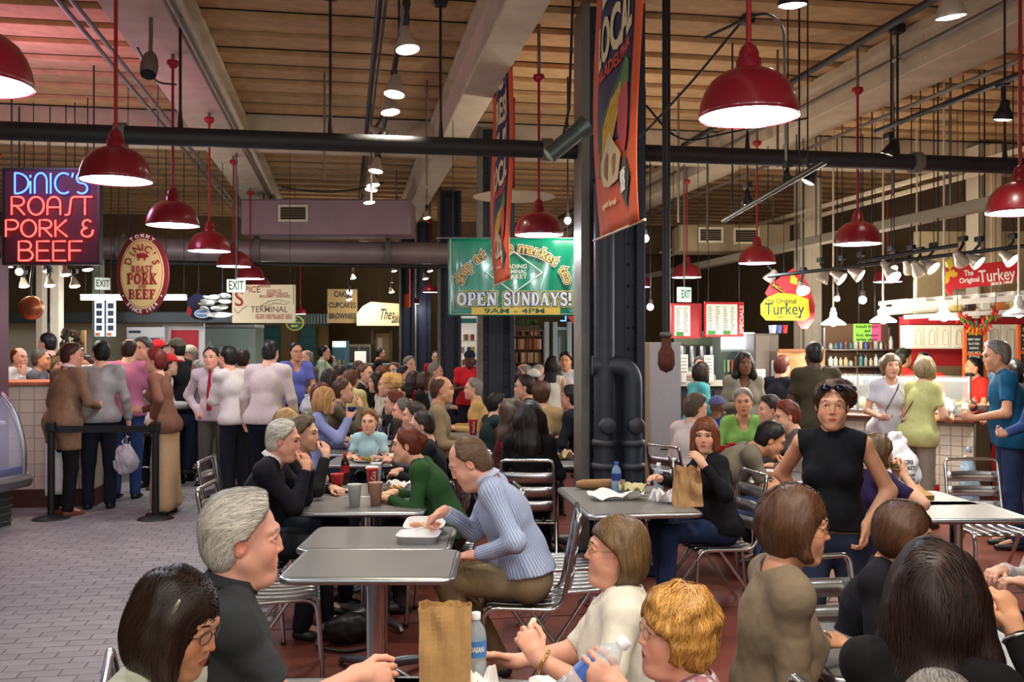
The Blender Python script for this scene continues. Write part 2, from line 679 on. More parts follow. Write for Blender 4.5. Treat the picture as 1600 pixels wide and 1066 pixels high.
def slab_text(mb, word, x0, x1, z0, z1, y, ext=0.0, t=.002):
 """Slab-serif word filling x0..x1, z0..z1, swollen by ext."""
 gl = [slab_glyph(c) for c in word]
 tot = sum(w + .06 for _, w in gl) - .06
 sx, sz = (x1 - x0) / tot, z1 - z0
 x = x0
 for els, w in gl:
  for pts, hw in els:
   P = np.array([(x + p[0] * sx, z0 + p[1] * sz) for p in pts])
   hx = hw * min(sz, sx * 1.15) + ext
   closed = np.allclose(P[0], P[-1])
   n = len(P)
   L_, R_ = [], []
   for i in range(n):
    a = P[i - 1] if i else (P[-2] if closed else P[0])
    c = P[i + 1] if i < n - 1 else (P[1] if closed else P[-1])
    d = (c - a) / (np.linalg.norm(c - a) + 1e-9)
    q = P[i] + (0 if closed else (-d * ext if i == 0 else d * ext if i == n - 1 else 0))
    nn = np.array([-d[1], d[0]])
    L_.append(q + nn * hx)
    R_.append(q - nn * hx)
   v = [(p[0], y, p[1]) for p in L_] + [(p[0], y, p[1]) for p in R_]
   mb._add(v, [[i, n + i, n + i + 1, i + 1] for i in range(n - 1)])
  x += (w + .06) * sx
 return mb


# ------------------------------------------------------------------ implicit surfaces: one continuous skin from blended volumes
def axis(lo, hi, h, fine=()):
 out = [lo]
 p, st = lo, h
 while p < hi:
  want = h
  for c, r, hf in fine:
   gap = max(0.0, abs(p - c) - r)
   want = min(want, hf + gap * 0.35)
  p += want
  out.append(p)
 return np.array(out, np.float32)


class Field:
 def __init__(s, lo, hi, h, fine=()):
  """fine: list of (centre, radius, step)."""
  s.ax = [axis(lo[a], hi[a], h, [(f[0][a], f[1], f[2]) for f in fine]) for a in range(3)]
  s.v = np.full([len(q) for q in s.ax], 0.3, np.float32)

 def blk(s, lo, hi):
  sl = []
  for a in range(3):
   i0 = max(0, int(np.searchsorted(s.ax[a], lo[a])) - 1)
   i1 = min(len(s.ax[a]), int(np.searchsorted(s.ax[a], hi[a])) + 1)
   if i1 - i0 < 1:
    return None, None
   sl.append(slice(i0, i1))
  X = s.ax[0][sl[0]][:, None, None]
  Y = s.ax[1][sl[1]][None, :, None]
  Z = s.ax[2][sl[2]][None, None, :]
  return tuple(sl), (X, Y, Z)

 def comb(s, sl, d, k, op):
  a = s.v[sl]
  if op == 'u':
   if k > 0:
    h = np.maximum(k - np.abs(a - d), 0)
    s.v[sl] = np.minimum(a, d) - h * h * (0.25 / k)
   else:
    s.v[sl] = np.minimum(a, d)
  else:
   d = -d
   if k > 0:
    h = np.maximum(k - np.abs(a - d), 0)
    s.v[sl] = np.maximum(a, d) + h * h * (0.25 / k)
   else:
    s.v[sl] = np.maximum(a, d)

 def cap(s, a, b, r1, r2=None, k=.02, op='u', sq=None):
  """Tapered capsule; sq = (unit direction, factor) flattens it along that direction."""
  a, b = np.asarray(a, np.float32), np.asarray(b, np.float32)
  r2 = r1 if r2 is None else r2
  m = max(r1, r2) + k + .03
  sl, P = s.blk(np.minimum(a, b) - m, np.maximum(a, b) + m)
  if sl is None:
   return s
  ba = b - a
  L = max(float(ba @ ba), 1e-9)
  px, py, pz = P[0] - a[0], P[1] - a[1], P[2] - a[2]
  t = np.clip((px * ba[0] + py * ba[1] + pz * ba[2]) / L, 0, 1)
  qx, qy, qz = px - t * ba[0], py - t * ba[1], pz - t * ba[2]
  if sq is not None:
   n, f = np.asarray(sq[0], np.float32), float(sq[1])
   c = (qx * n[0] + qy * n[1] + qz * n[2])
   d = np.sqrt(np.maximum(qx * qx + qy * qy + qz * qz + c * c * (f * f - 1), 0)) - (r1 + (r2 - r1) * t)
   d = d / math.sqrt(f) if f > 1 else d
  else:
   d = np.sqrt(qx * qx + qy * qy + qz * qz) - (r1 + (r2 - r1) * t)
  s.comb(sl, d.astype(np.float32), k, op)
  return s

 def chain(s, pts, rs, k=.02, op='u', sq=None):
  for i in range(len(pts) - 1):
   s.cap(pts[i], pts[i + 1], rs[i], rs[i + 1], k if i == 0 else max(k, .006), op, sq)
  return s

 def ell(s, c, r, rot=None, k=.02, op='u'):
  c, r = np.asarray(c, np.float32), np.asarray(r, np.float32)
  m = float(r.max()) + k + .03
  sl, P = s.blk(c - m, c + m)
  if sl is None:
   return s
  p = [P[i] - c[i] for i in range(3)]
  if rot is not None:
   M = np.asarray(rot, np.float32).T
   p = [M[i][0] * p[0] + M[i][1] * p[1] + M[i][2] * p[2] for i in range(3)]
  k0 = np.sqrt((p[0] / r[0]) ** 2 + (p[1] / r[1]) ** 2 + (p[2] / r[2]) ** 2)
  k1 = np.sqrt((p[0] / r[0] ** 2) ** 2 + (p[1] / r[1] ** 2) ** 2 + (p[2] / r[2] ** 2) ** 2) + 1e-6
  d = k0 * (k0 - 1) / k1
  s.comb(sl, d.astype(np.float32), k, op)
  return s

 def cut(s, n, c, box=None, k=0.004):
  """Removes the side n.p > c (inside box = (lo, hi) when given)."""
  n = np.asarray(n, float)
  n = n / np.linalg.norm(n)
  lo, hi = box if box is not None else ([-9] * 3, [9] * 3)
  sl, P = s.blk(lo, hi)
  if sl is None:
   return s
  d = (P[0] * n[0] + P[1] * n[1] + P[2] * n[2] - c).astype(np.float32)
  a = s.v[sl]
  h = np.maximum(k - np.abs(a - d), 0)
  s.v[sl] = np.maximum(a, d) + h * h * (0.25 / k)
  return s

 def wobble(s, amp, freq, seed=0, aniso=(1, 1, 1), box=None):
  """Adds smooth irregular relief: folds in cloth, locks of hair."""
  r = np.random.default_rng(seed)
  sl, P = s.blk(*(box if box is not None else ([-9] * 3, [9] * 3)))
  out = np.zeros(s.v[sl].shape, np.float32)
  for o in range(3):
   w = r.normal(size=(3, 3))
   ph = r.uniform(0, 6.28, 3)
   f = freq * (1.0 + 0.6 * o)
   t = None
   for i in range(2):
    u = w[i] / np.linalg.norm(w[i]) * f * np.asarray(aniso)
    q = np.sin(P[0] * u[0] + P[1] * u[1] + P[2] * u[2] + ph[i] + (0 if t is None else 1.3 * t))
    t = q
   out += (t / (1 + o)).astype(np.float32)
  s.v[sl] += amp * out * 0.6
  return s

 def sample(s, p):
  """Trilinear value at points p (n, 3)."""
  ii, ff = [], []
  for a in range(3):
   x = s.ax[a]
   i = np.clip(np.searchsorted(x, p[:, a]) - 1, 0, len(x) - 2)
   ii.append(i)
   ff.append(np.clip((p[:, a] - x[i]) / (x[i + 1] - x[i]), 0, 1))
  out = 0
  for dx in (0, 1):
   for dy in (0, 1):
    for dz_ in (0, 1):
     w = (ff[0] if dx else 1 - ff[0]) * (ff[1] if dy else 1 - ff[1]) * (ff[2] if dz_ else 1 - ff[2])
     out = out + w * s.v[ii[0] + dx, ii[1] + dy, ii[2] + dz_]
  return out

 def grad(s, p, e=.003):
  g = np.stack([s.sample(p + np.eye(3)[a] * e) - s.sample(p - np.eye(3)[a] * e) for a in range(3)], 1)
  return g / (np.linalg.norm(g, axis=1, keepdims=True) + 1e-9)

 def nets(s):
  """Surface nets: vertices (n, 3) and quads (m, 4)."""
  v = s.v
  v[0] = v[-1] = .1
  v[:, 0] = v[:, -1] = .1
  v[:, :, 0] = v[:, :, -1] = .1
  b = v < 0
  xy = b[:-1].astype(np.int8) + b[1:]
  xy = xy[:, :-1] + xy[:, 1:]
  cnt = xy[:, :, :-1] + xy[:, :, 1:]
  act = np.flatnonzero((cnt > 0) & (cnt < 8))
  sh = cnt.shape
  I, J, K = np.unravel_index(act, sh)
  cv = {}
  for a in (0, 1):
   for c in (0, 1):
    for e in (0, 1):
     cv[(a, c, e)] = v[I + a, J + c, K + e]
  acc = np.zeros((len(act), 3), np.float32)
  num = np.zeros(len(act), np.float32)
  for axn in range(3):
   o = [q for q in range(3) if q != axn]
   for p in (0, 1):
    for q in (0, 1):
     k0 = [0, 0, 0]
     k0[o[0]], k0[o[1]] = p, q
     k1 = list(k0)
     k1[axn] = 1
     va, vb = cv[tuple(k0)], cv[tuple(k1)]
     m = (va < 0) != (vb < 0)
     t = np.where(m, va / np.where(m, va - vb, 1), 0)
     acc[:, o[0]] += m * p
     acc[:, o[1]] += m * q
     acc[:, axn] += m * t
     num += m
  acc /= num[:, None]
  P = np.empty_like(acc)
  for axn, ii in enumerate((I, J, K)):
   x = s.ax[axn]
   P[:, axn] = x[ii] + acc[:, axn] * (x[ii + 1] - x[ii])
  idx = np.full(sh, -1, np.int32)
  idx.ravel()[act] = np.arange(len(act), dtype=np.int32)
  Q = []
  for axn in range(3):
   o1, o2 = [(1, 2), (2, 0), (0, 1)][axn]
   n = v.shape[axn] - 1
   s0 = [slice(1, -1)] * 3
   s1 = [slice(1, -1)] * 3
   s0[axn], s1[axn] = slice(0, n), slice(1, n + 1)
   A, B = b[tuple(s0)], b[tuple(s1)]
   for flip in (0, 1):
    w = np.argwhere(A & ~B) if not flip else np.argwhere(B & ~A)
    if not len(w):
     continue
    w = w + np.array([0 if a == axn else 1 for a in range(3)])
    e1, e2 = np.zeros(3, int), np.zeros(3, int)
    e1[o1], e2[o2] = 1, 1
    q = [w - e1 - e2, w - e2, w, w - e1]
    f = np.stack([idx[t[:, 0], t[:, 1], t[:, 2]] for t in q], 1)
    Q.append(f if not flip else f[:, ::-1])
  Q = np.concatenate(Q) if Q else np.zeros((0, 4), np.int32)
  return P, Q


def smooth_verts(P, Q, it=1, lam=.5):
 n = len(P)
 for _ in range(it):
  acc = np.zeros_like(P)
  num = np.zeros(n, np.float32)
  for a, b in ((0, 1), (1, 2), (2, 3), (3, 0)):
   np.add.at(acc, Q[:, a], P[Q[:, b]])
   np.add.at(num, Q[:, a], 1)
  P = P + lam * (acc / np.maximum(num, 1)[:, None] - P)
 return P


def strands(F, P, n, flow, steps, step, width, curl=0.0, lift=0.0015, seed=1, mask=None, jit=.25, cfreq=60.0):
 """Thin ribbons that lie on field F's surface, starting at n of the points P and following flow(p, normal)."""
 r = np.random.default_rng(seed)
 if mask is not None:
  P = P[mask(P)]
 if not len(P):
  return np.zeros((0, 3)), np.zeros((0, 4), int)
 p = P[r.integers(0, len(P), n)].astype(float) + r.normal(size=(n, 3)) * .002
 off = r.uniform(0.0002, lift, n)
 ph = r.uniform(0, 6.28, n)
 bias = r.normal(size=(n, 3)) * jit
 pts, nrm, tan = [], [], []
 for i in range(steps + 1):
  g = F.grad(p)
  d = F.sample(p)
  p = p - g * (d - off)[:, None]
  t = flow(p, g) + bias
  if curl:
   sd = np.cross(g, t)
   t = t + (sd * np.sin(ph + i * step * cfreq)[:, None] + g * np.cos(ph + i * step * cfreq)[:, None] * .5) * curl
  t = t - g * (t * g).sum(1, keepdims=True) * .9
  t /= np.linalg.norm(t, axis=1, keepdims=True) + 1e-9
  pts.append(p.copy()); nrm.append(g); tan.append(t)
  p = p + t * step
 m = steps + 1
 V = np.zeros((n, m, 2, 3))
 for i in range(m):
  sd = np.cross(nrm[i], tan[i])
  sd = sd / (np.linalg.norm(sd, axis=1, keepdims=True) + 1e-9)
  w = width * (1 - 0.75 * (i / steps) ** 2) * (0.6 if i == 0 else 1)
  V[:, i, 0] = pts[i] - sd * w / 2
  V[:, i, 1] = pts[i] + sd * w / 2
 base = (np.arange(n) * m * 2)[:, None] + (np.arange(steps) * 2)[None]
 Q = np.stack([base, base + 1, base + 3, base + 2], 2).reshape(-1, 4)
 return V.reshape(-1, 3), Q


# ------------------------------------------------------------------ people
SKIN = {'fair': (232, 178, 148), 'pink': (236, 172, 146), 'tan': (214, 156, 120), 'olive': (196, 146, 108), 'brown': (120, 78, 54), 'dark': (84, 54, 38)}
HAIR = {'black': (22, 18, 16), 'darkbrown': (46, 28, 18), 'brown': (86, 54, 32), 'lightbrown': (128, 92, 54), 'auburn': (110, 46, 22), 'red': (110, 30, 20),
  'blonde': (206, 164, 96), 'goldblonde': (206, 150, 74), 'grey': (150, 142, 132), 'white': (214, 206, 192), 'darkgrey': (92, 86, 80), 'saltpepper': (120, 112, 104)}


def skin_mat(t, fem=False):
 """Skin with redder lips and, on figures without modelled brows, dark brows and eyes: masks stored on the vertices."""
 key = ('skin', t, fem)
 if key in MATS:
  return MATS[key]
 c = SKIN[t]
 m = mat(c, .5 if not fem else .52, noise=.05, nscale=14, bump=.0006, spec=.35)
 N, L = m.node_tree.nodes, m.node_tree.links
 b = N['Principled BSDF']
 src = b.inputs['Base Color'].links[0].from_socket
 for nm, col in (('blush', (min(255, c[0] + 6), int(c[1] * .82), int(c[2] * .78))), ('lip', (int(c[0] * (.90 if not fem else .84)), int(c[1] * (.70 if not fem else .50)), int(c[2] * (.70 if not fem else .54)))), ('dark', (44, 30, 24))):
  a = N.new('ShaderNodeAttribute')
  a.attribute_name = nm
  mx = N.new('ShaderNodeMix')
  mx.data_type = 'RGBA'
  L.new(a.outputs['Fac'], mx.inputs['Factor'])
  L.new(src, mx.inputs['A'])
  mx.inputs['B'].default_value = lin(col)
  src = mx.outputs['Result']
 L.new(src, b.inputs['Base Color'])
 MATS[key] = m
 return m


def hair_mat(c):
 c = HAIR[c] if isinstance(c, str) else c
 return mat(c, .48, noise=.12, nscale=40, island=.45, spec=.45)


def cloth(c, pat='', rough=.85):
 return mat(c, rough, noise=.06, nscale=60, kind=pat, spec=.2) if pat else mat(c, rough, noise=.06, nscale=50, bump=.0012, spec=.2)


def nrm_(v):
 v = np.asarray(v, float)
 return v / (np.linalg.norm(v) + 1e-9)


def ik(S, T, l1, l2, pole):
 S, T = np.asarray(S, float), np.asarray(T, float)
 d = T - S
 L = np.linalg.norm(d)
 m = (l1 + l2) * .985
 if L > m:
  d *= m / L
  T = S + d
  L = m
 L = max(L, .08)
 a = (l1 * l1 - l2 * l2 + L * L) / (2 * L)
 h = math.sqrt(max(l1 * l1 - a * a, 0))
 u = d / np.linalg.norm(d)
 p = np.asarray(pole, float)
 p = p - u * (p @ u)
 p = nrm_(p)
 return S + u * a + p * h, T


def head_prims(F, C, H, s, g, fem=False, lod=0):
 """Skull, jaw, nose, lips, ears in the head frame H at C (x right, y forward, z up)."""
 def T(p):
  return C + H @ (np.asarray(p, float) * s)
 j = g['jowl']
 F.ell(T((0, -.014, .034)), np.array([.075, .094, .087]) * s, H, k=.02 * s)
 F.ell(T((0, .018, -.036)), np.array([.059 + .010 * j, .066, .080]) * s, H, k=.035 * s)
 for x in (-1, 1):
  F.cap(T((x * (.052 + .008 * j), .002, -.052)), T((x * .018, .058, -.098)), .016 * s, .014 * s, k=.03 * s)
  F.ell(T((x * .036, .058, -.032)), np.array([.022, .020, .026]) * s, H, k=.03 * s)
 F.ell(T((0, .064, -.102)), np.array([.022, .018, .015]) * s, H, k=.028 * s)
 if j > .4:
  F.ell(T((0, .030, -.112)), np.array([.045, .045, .024]) * s * (.8 + .3 * j), H, k=.03 * s)
 for x in (-1, 1):
  F.ell(T((x * .034, .096, .008)), np.array([.019, .016, .012]) * s, H, k=.010 * s, op='s')
 F.chain([T((-.046, .066, .030)), T((-.02, .079, .029)), T((.02, .079, .029)), T((.046, .066, .030))], [.007 * s, .008 * s, .008 * s, .007 * s], k=.02 * s)
 nl = g['nose']
 F.chain([T((0, .080, .020)), T((0, .088, -.004)), T((0, .090 + .012 * nl, -.026))], [.0065 * s, .0072 * s, .0088 * s], k=.014 * s)
 for x in (-1, 1):
  F.ell(T((x * .0105, .088, -.0295)), np.array([.0070, .0085, .0062]) * s, H, k=.007 * s)
 F.ell(T((0, .074, -.064)), np.array([.034, .013, .022]) * s, H, k=.02 * s)
 F.ell(T((0, .0835, -.0590)), np.array([.021, .0075, .0045]) * s, H, k=.006 * s)
 F.ell(T((0, .0820, -.0690)), np.array([.018, .0080, .0052]) * s, H, k=.006 * s)
 if g.get('mouth', 0) > 0:
  F.ell(T((0, .088, -.064)), np.array([.015, .016, .003 + .006 * g['mouth']]) * s, H, k=.003 * s, op='s')
 else:
  F.cap(T((-.022, .089, -.0640)), T((.022, .089, -.0640)), .0018 * s, k=.003 * s, op='s')
 if lod == 0:
  for x in (-1, 1):          # eyelids
   up = [T((x * .018, .0765, .008)), T((x * .026, .0820, .0158)), T((x * .036, .0805, .0160)), T((x * .049, .0690, .0085))]
   lo = [T((x * .018, .0765, .007)), T((x * .027, .0805, -.0005)), T((x * .036, .079, -.0005)), T((x * .049, .0690, .007))]
   F.chain(up, [.0036 * s] * 4, k=.003 * s)
   F.chain(lo, [.0030 * s] * 4, k=.003 * s)
 for x in (-1, 1):
  E = H @ rotm('Z', -x * 18) @ rotm('X', -8)
  F.ell(T((x * .077, -.012, -.004)), np.array([.010, .018, .031]) * s, E, k=.006 * s)
  F.ell(T((x * .086, -.006, 0)), np.array([.007, .009, .017]) * s, E, k=.005 * s, op='s')


def hand_pts(Wp, d, n, side, curl, s, spread=.10, thumb=.5):
 """Palm and finger chains of a hand at wrist Wp: d finger direction, n palm normal, side +1 right hand."""
 d = nrm_(d)
 n = np.asarray(n, float)
 n = nrm_(n - d * (n @ d))
 l = np.cross(d, n) * side                 # toward the thumb
 out = []
 base = Wp + d * .088 * s
 for i, (off, ln) in enumerate(((.030, .072), (.010, .080), (-.010, .074), (-.028, .058))):
  c = curl[i] if not np.isscalar(curl) else curl * (1 + .08 * i)
  p = base + l * off * s - d * (.002 + .006 * abs(i - 1)) * s
  dd = nrm_(d + l * spread * (1.2 - i) * .8)
  pts = [p - dd * .025 * s, p]
  a = 0
  for f, q in ((.45, 1.0), (.31, 1.1), (.24, .7)):
   a += c * q
   pts.append(pts[-1] + (dd * math.cos(a) + n * math.sin(a)) * ln * f * s)
  out.append((pts, [.0088 * s, .0090 * s, .0082 * s, .0074 * s, .0062 * s]))
 tb = Wp + d * .022 * s + l * .026 * s + n * .006 * s
 t1 = tb + nrm_(d * .75 + l * (.75 - .3 * thumb) + n * .55 * thumb) * .045 * s
 t2 = t1 + nrm_(d * .95 + l * (.35 - .5 * thumb) + n * .5 * thumb) * .032 * s
 t3 = t2 + nrm_(d * 1.0 + l * (.1 - .5 * thumb) + n * .6 * thumb) * .024 * s
 out.append(([tb, t1, t2, t3], [.013 * s, .0105 * s, .0095 * s, .0078 * s]))
 return out, l


def hand_prims(F, Wp, d, n, side, curl, s, **kw):
 ch, l = hand_pts(Wp, d, n, side, curl, s, **kw)
 d = nrm_(d)
 n = np.asarray(n, float)
 nn = nrm_(n - d * (n @ d))
 F.cap(Wp + d * .022 * s, Wp + d * .066 * s, .035 * s, .040 * s, k=.016 * s, sq=(nn, 2.6))
 for pts, rs in ch:
  F.chain(pts, rs, k=.005 * s)


HAIRCACHE = {}


def hair_field(style, s, h, curlseed=3, tuck=False):
 """Hair volume in the head frame (origin at the head's centre)."""
 tuck = style == "bobtuck"
 style = "bob" if tuck else style
 zlo = {'long': -.46, 'longcurly': -.42, 'bob': -.16, 'bobwave': -.17, 'page': -.12, 'pony': -.20, 'bun': -.12}.get(style, -.13)
 F = Field((-.17 * s, -.22 * s, zlo * s - .03), (.17 * s, .15 * s, .20 * s), h)

 def v(*p):
  return np.array(p) * s
 E = F.ell
 if style in ('short', 'receding', 'balding', 'crew', 'fullshort', 'capped'):
  t = {'crew': .004, 'fullshort': .016, 'short': .010}.get(style, .007)
  E(v(0, -.014, .036), v(.076 + t, .095 + t, .088 + t * (1.2 if style != 'receding' else .5)), k=0)
  E(v(0, -.045, -.020), v(.067 + t * .6, .062 + t * .5, .070), k=.02 * s)
  if style == 'fullshort':
   E(v(.01, .045, .098), v(.06, .05, .028), k=.03 * s)
  for x in (-1, 1):
   F.cut((x * .25, 1, -.62), {'receding': .004, 'balding': -.006}.get(style, .012) * s)    # temples and brow line
  F.cut((0, 1, .10), (.066 if style == 'fullshort' else .058) * s)
  F.cut((0, .35, -1), .078 * s)
  for x in (-1, 1):
   E(v(x * .085, -.008, -.018), v(.03, .026, .040), k=.006 * s, op='s')
   F.cut((0, .55, -.7), .030 * s, ((x > 0) * .03 * s - (x < 0) * .3, -.03 * s, -.3) and ([(.04 if x > 0 else -.3) * 1.0, -.02 * s, -.3], [.3 if x > 0 else -.04, .2, .02 * s]))
  if style == 'receding':
   E(v(0, .085, .105), v(.062, .085, .055), k=.01 * s, op='s')
   for x in (-1, 1):
    E(v(x * .05, .06, .09), v(.03, .05, .04), k=.012 * s, op='s')
  if style == 'balding':
   E(v(0, .03, .125), v(.066, .12, .075), k=.012 * s, op='s')
 else:
  E(v(0, -.018, .040), v(.086, .104, .096), k=0)
  if style in ('bob', 'bobwave', 'page'):
   zb = {'bob': -.055, 'bobwave': -.06, 'page': -.03}[style]
   E(v(0, -.030, zb + .03), v(.102, .098, .105), k=.03 * s)
   for x in (-1, 1):
    F.cap(v(x * .074, .012, .03), v(x * .084, .018, zb - .045), .026 * s, .022 * s, k=.025 * s)
   E(v(0, .075, -.06), v(.062, .075, .115), k=.014 * s, op='s')
   if style == 'page':
    E(v(0, .110, -.05), v(.30, .095, .098), k=.012 * s, op='s')
   if tuck:
    E(v(0, .100, -.045), v(.34, .134, .112), k=.010 * s, op='s')
   F.cut((0, .12, -1), -(zb - .072) * s)
  elif style in ('long', 'longcurly'):
   w = 1.15 if style == 'longcurly' else 1.0
   E(v(0, -.030, -.02), v(.104 * w, .098, .11), k=.03 * s)
   F.chain([v(0, -.05, -.06), v(0, -.085, -.20), v(0, -.095, -.36)], [.085 * s * w, .088 * s * w, .055 * s], k=.04 * s, sq=((0, 1, 0), 1.5))
   for x in (-1, 1):
    F.chain([v(x * .08, .0, .0), v(x * .092, -.01, -.12), v(x * .085, -.03, -.26)], [.024 * s * w, .036 * s * w, .024 * s], k=.03 * s)
   E(v(0, .080, -.06), v(.060, .075, .13), k=.014 * s, op='s')
  elif style == 'curly':
   E(v(0, -.022, .040), v(.098, .110, .105), k=.02 * s)
   E(v(0, -.050, -.035), v(.085, .070, .075), k=.03 * s)
   for x in (-1, 1):
    E(v(x * .075, .01, .0), v(.026, .045, .06), k=.02 * s)
   E(v(0, .090, -.055), v(.060, .065, .112), k=.012 * s, op='s')
   E(v(0, .112, -.05), v(.28, .094, .096), k=.012 * s, op='s')
  elif style in ('bun', 'pony', 'updo'):
   E(v(0, -.045, -.02), v(.070, .060, .06), k=.02 * s)
   if style == 'bun':
    E(v(0, -.115, .035), v(.045, .036, .042), k=.012 * s)
   if style == 'updo':
    E(v(-.055, -.095, .045), v(.070, .058, .075), k=.02 * s)
    E(v(-.03, -.10, .09), v(.05, .045, .04), k=.02 * s)
   if style == 'pony':
    F.chain([v(0, -.10, .05), v(0, -.145, .02), v(0, -.15, -.10), v(0, -.125, -.19)], [.026 * s, .034 * s, .030 * s, .008 * s], k=.015 * s)
   for x in (-1, 1):
    F.cut((x * .2, 1, -.55), .030 * s)
    E(v(x * .088, -.008, -.012), v(.03, .024, .040), k=.006 * s, op='s')
   F.cut((0, 1, .1), .064 * s)
   F.cut((0, .5, -1), .075 * s)
 amp = {'curly': .007, 'longcurly': .008, 'long': .0055, 'page': .0042, 'updo': .006, 'bobwave': .004, 'bun': .003, 'fullshort': .0035, 'crew': .0012, 'receding': .0015, 'balding': .0015}.get(style, .0022)
 fr = {'curly': 75, 'longcurly': 55, 'updo': 70, 'long': 42}.get(style, 60)
 F.wobble(amp * s, fr / s, curlseed, (1, 1, .45) if style not in ('curly', 'updo') else (1, 1, 1))
 return F


def hair_flow(style, s):
 crown = np.array([0.0, -.05, .13]) * s

 def down(p, g):
  q = p - crown
  d = np.stack([q[:, 0] * .9, q[:, 1] * .9, q[:, 2] - .03 * s], 1)
  d /= np.linalg.norm(d, axis=1, keepdims=True) + 1e-9
  d[:, 2] -= np.clip((crown[2] - p[:, 2]) / (.10 * s), 0, 1.6)
  return d

 def back(p, g):
  d = np.zeros_like(p)
  d[:, 1] = -1
  d[:, 2] = -.25 - np.clip((.05 * s - p[:, 2]) / (.06 * s), 0, 1.5)
  d[:, 0] = np.sign(p[:, 0]) * .25
  return d

 def part(p, g):
  px0 = .025 * s
  d = np.zeros_like(p)
  d[:, 0] = np.sign(p[:, 0] - px0) * np.clip((p[:, 2] - .02 * s) / (.06 * s), 0, 1)
  d[:, 1] = -.25
  d[:, 2] = -.15 - np.clip((.12 * s - p[:, 2]) / (.08 * s), 0, 1.5)
  return d
 return {'bob': part, 'bobtuck': part, 'page': part, 'bobwave': part, 'long': part, 'short': back, 'fullshort': back, 'receding': back, 'balding': back, 'bun': back, 'updo': back, 'pony': back}.get(style, down)


def make_hair(style, s, h, lod, nstr=0, seed=3):
 key = (style, round(s, 2), round(h, 4), nstr, seed if lod == 0 else 0)
 if key in HAIRCACHE:
  return HAIRCACHE[key]
 F = hair_field(style, s, h, seed)
 P, Q = F.nets()
 if nstr:
  long_ = style in ('long', 'longcurly', 'bob', 'bobtuck', 'bobwave', 'page')
  st = {'curly': (8, .011, .5), 'longcurly': (12, .016, .35), 'updo': (8, .011, .4), 'bobwave': (10, .014, .12)}.get(style, (10, .014, .04) if long_ else (7, .009, .05))
  V2, Q2 = strands(F, P, nstr, hair_flow(style, s), st[0], st[1] * s, (.0022 if lod == 0 else .0045), st[2], .0075 if style in ('curly', 'updo', 'longcurly') else .0055, seed)
  Q = np.vstack([Q, Q2 + len(P)])
  P = np.vstack([P, V2])
 HAIRCACHE[key] = (P.astype(np.float32), Q)
 return HAIRCACHE[key]


PEOPLE = []


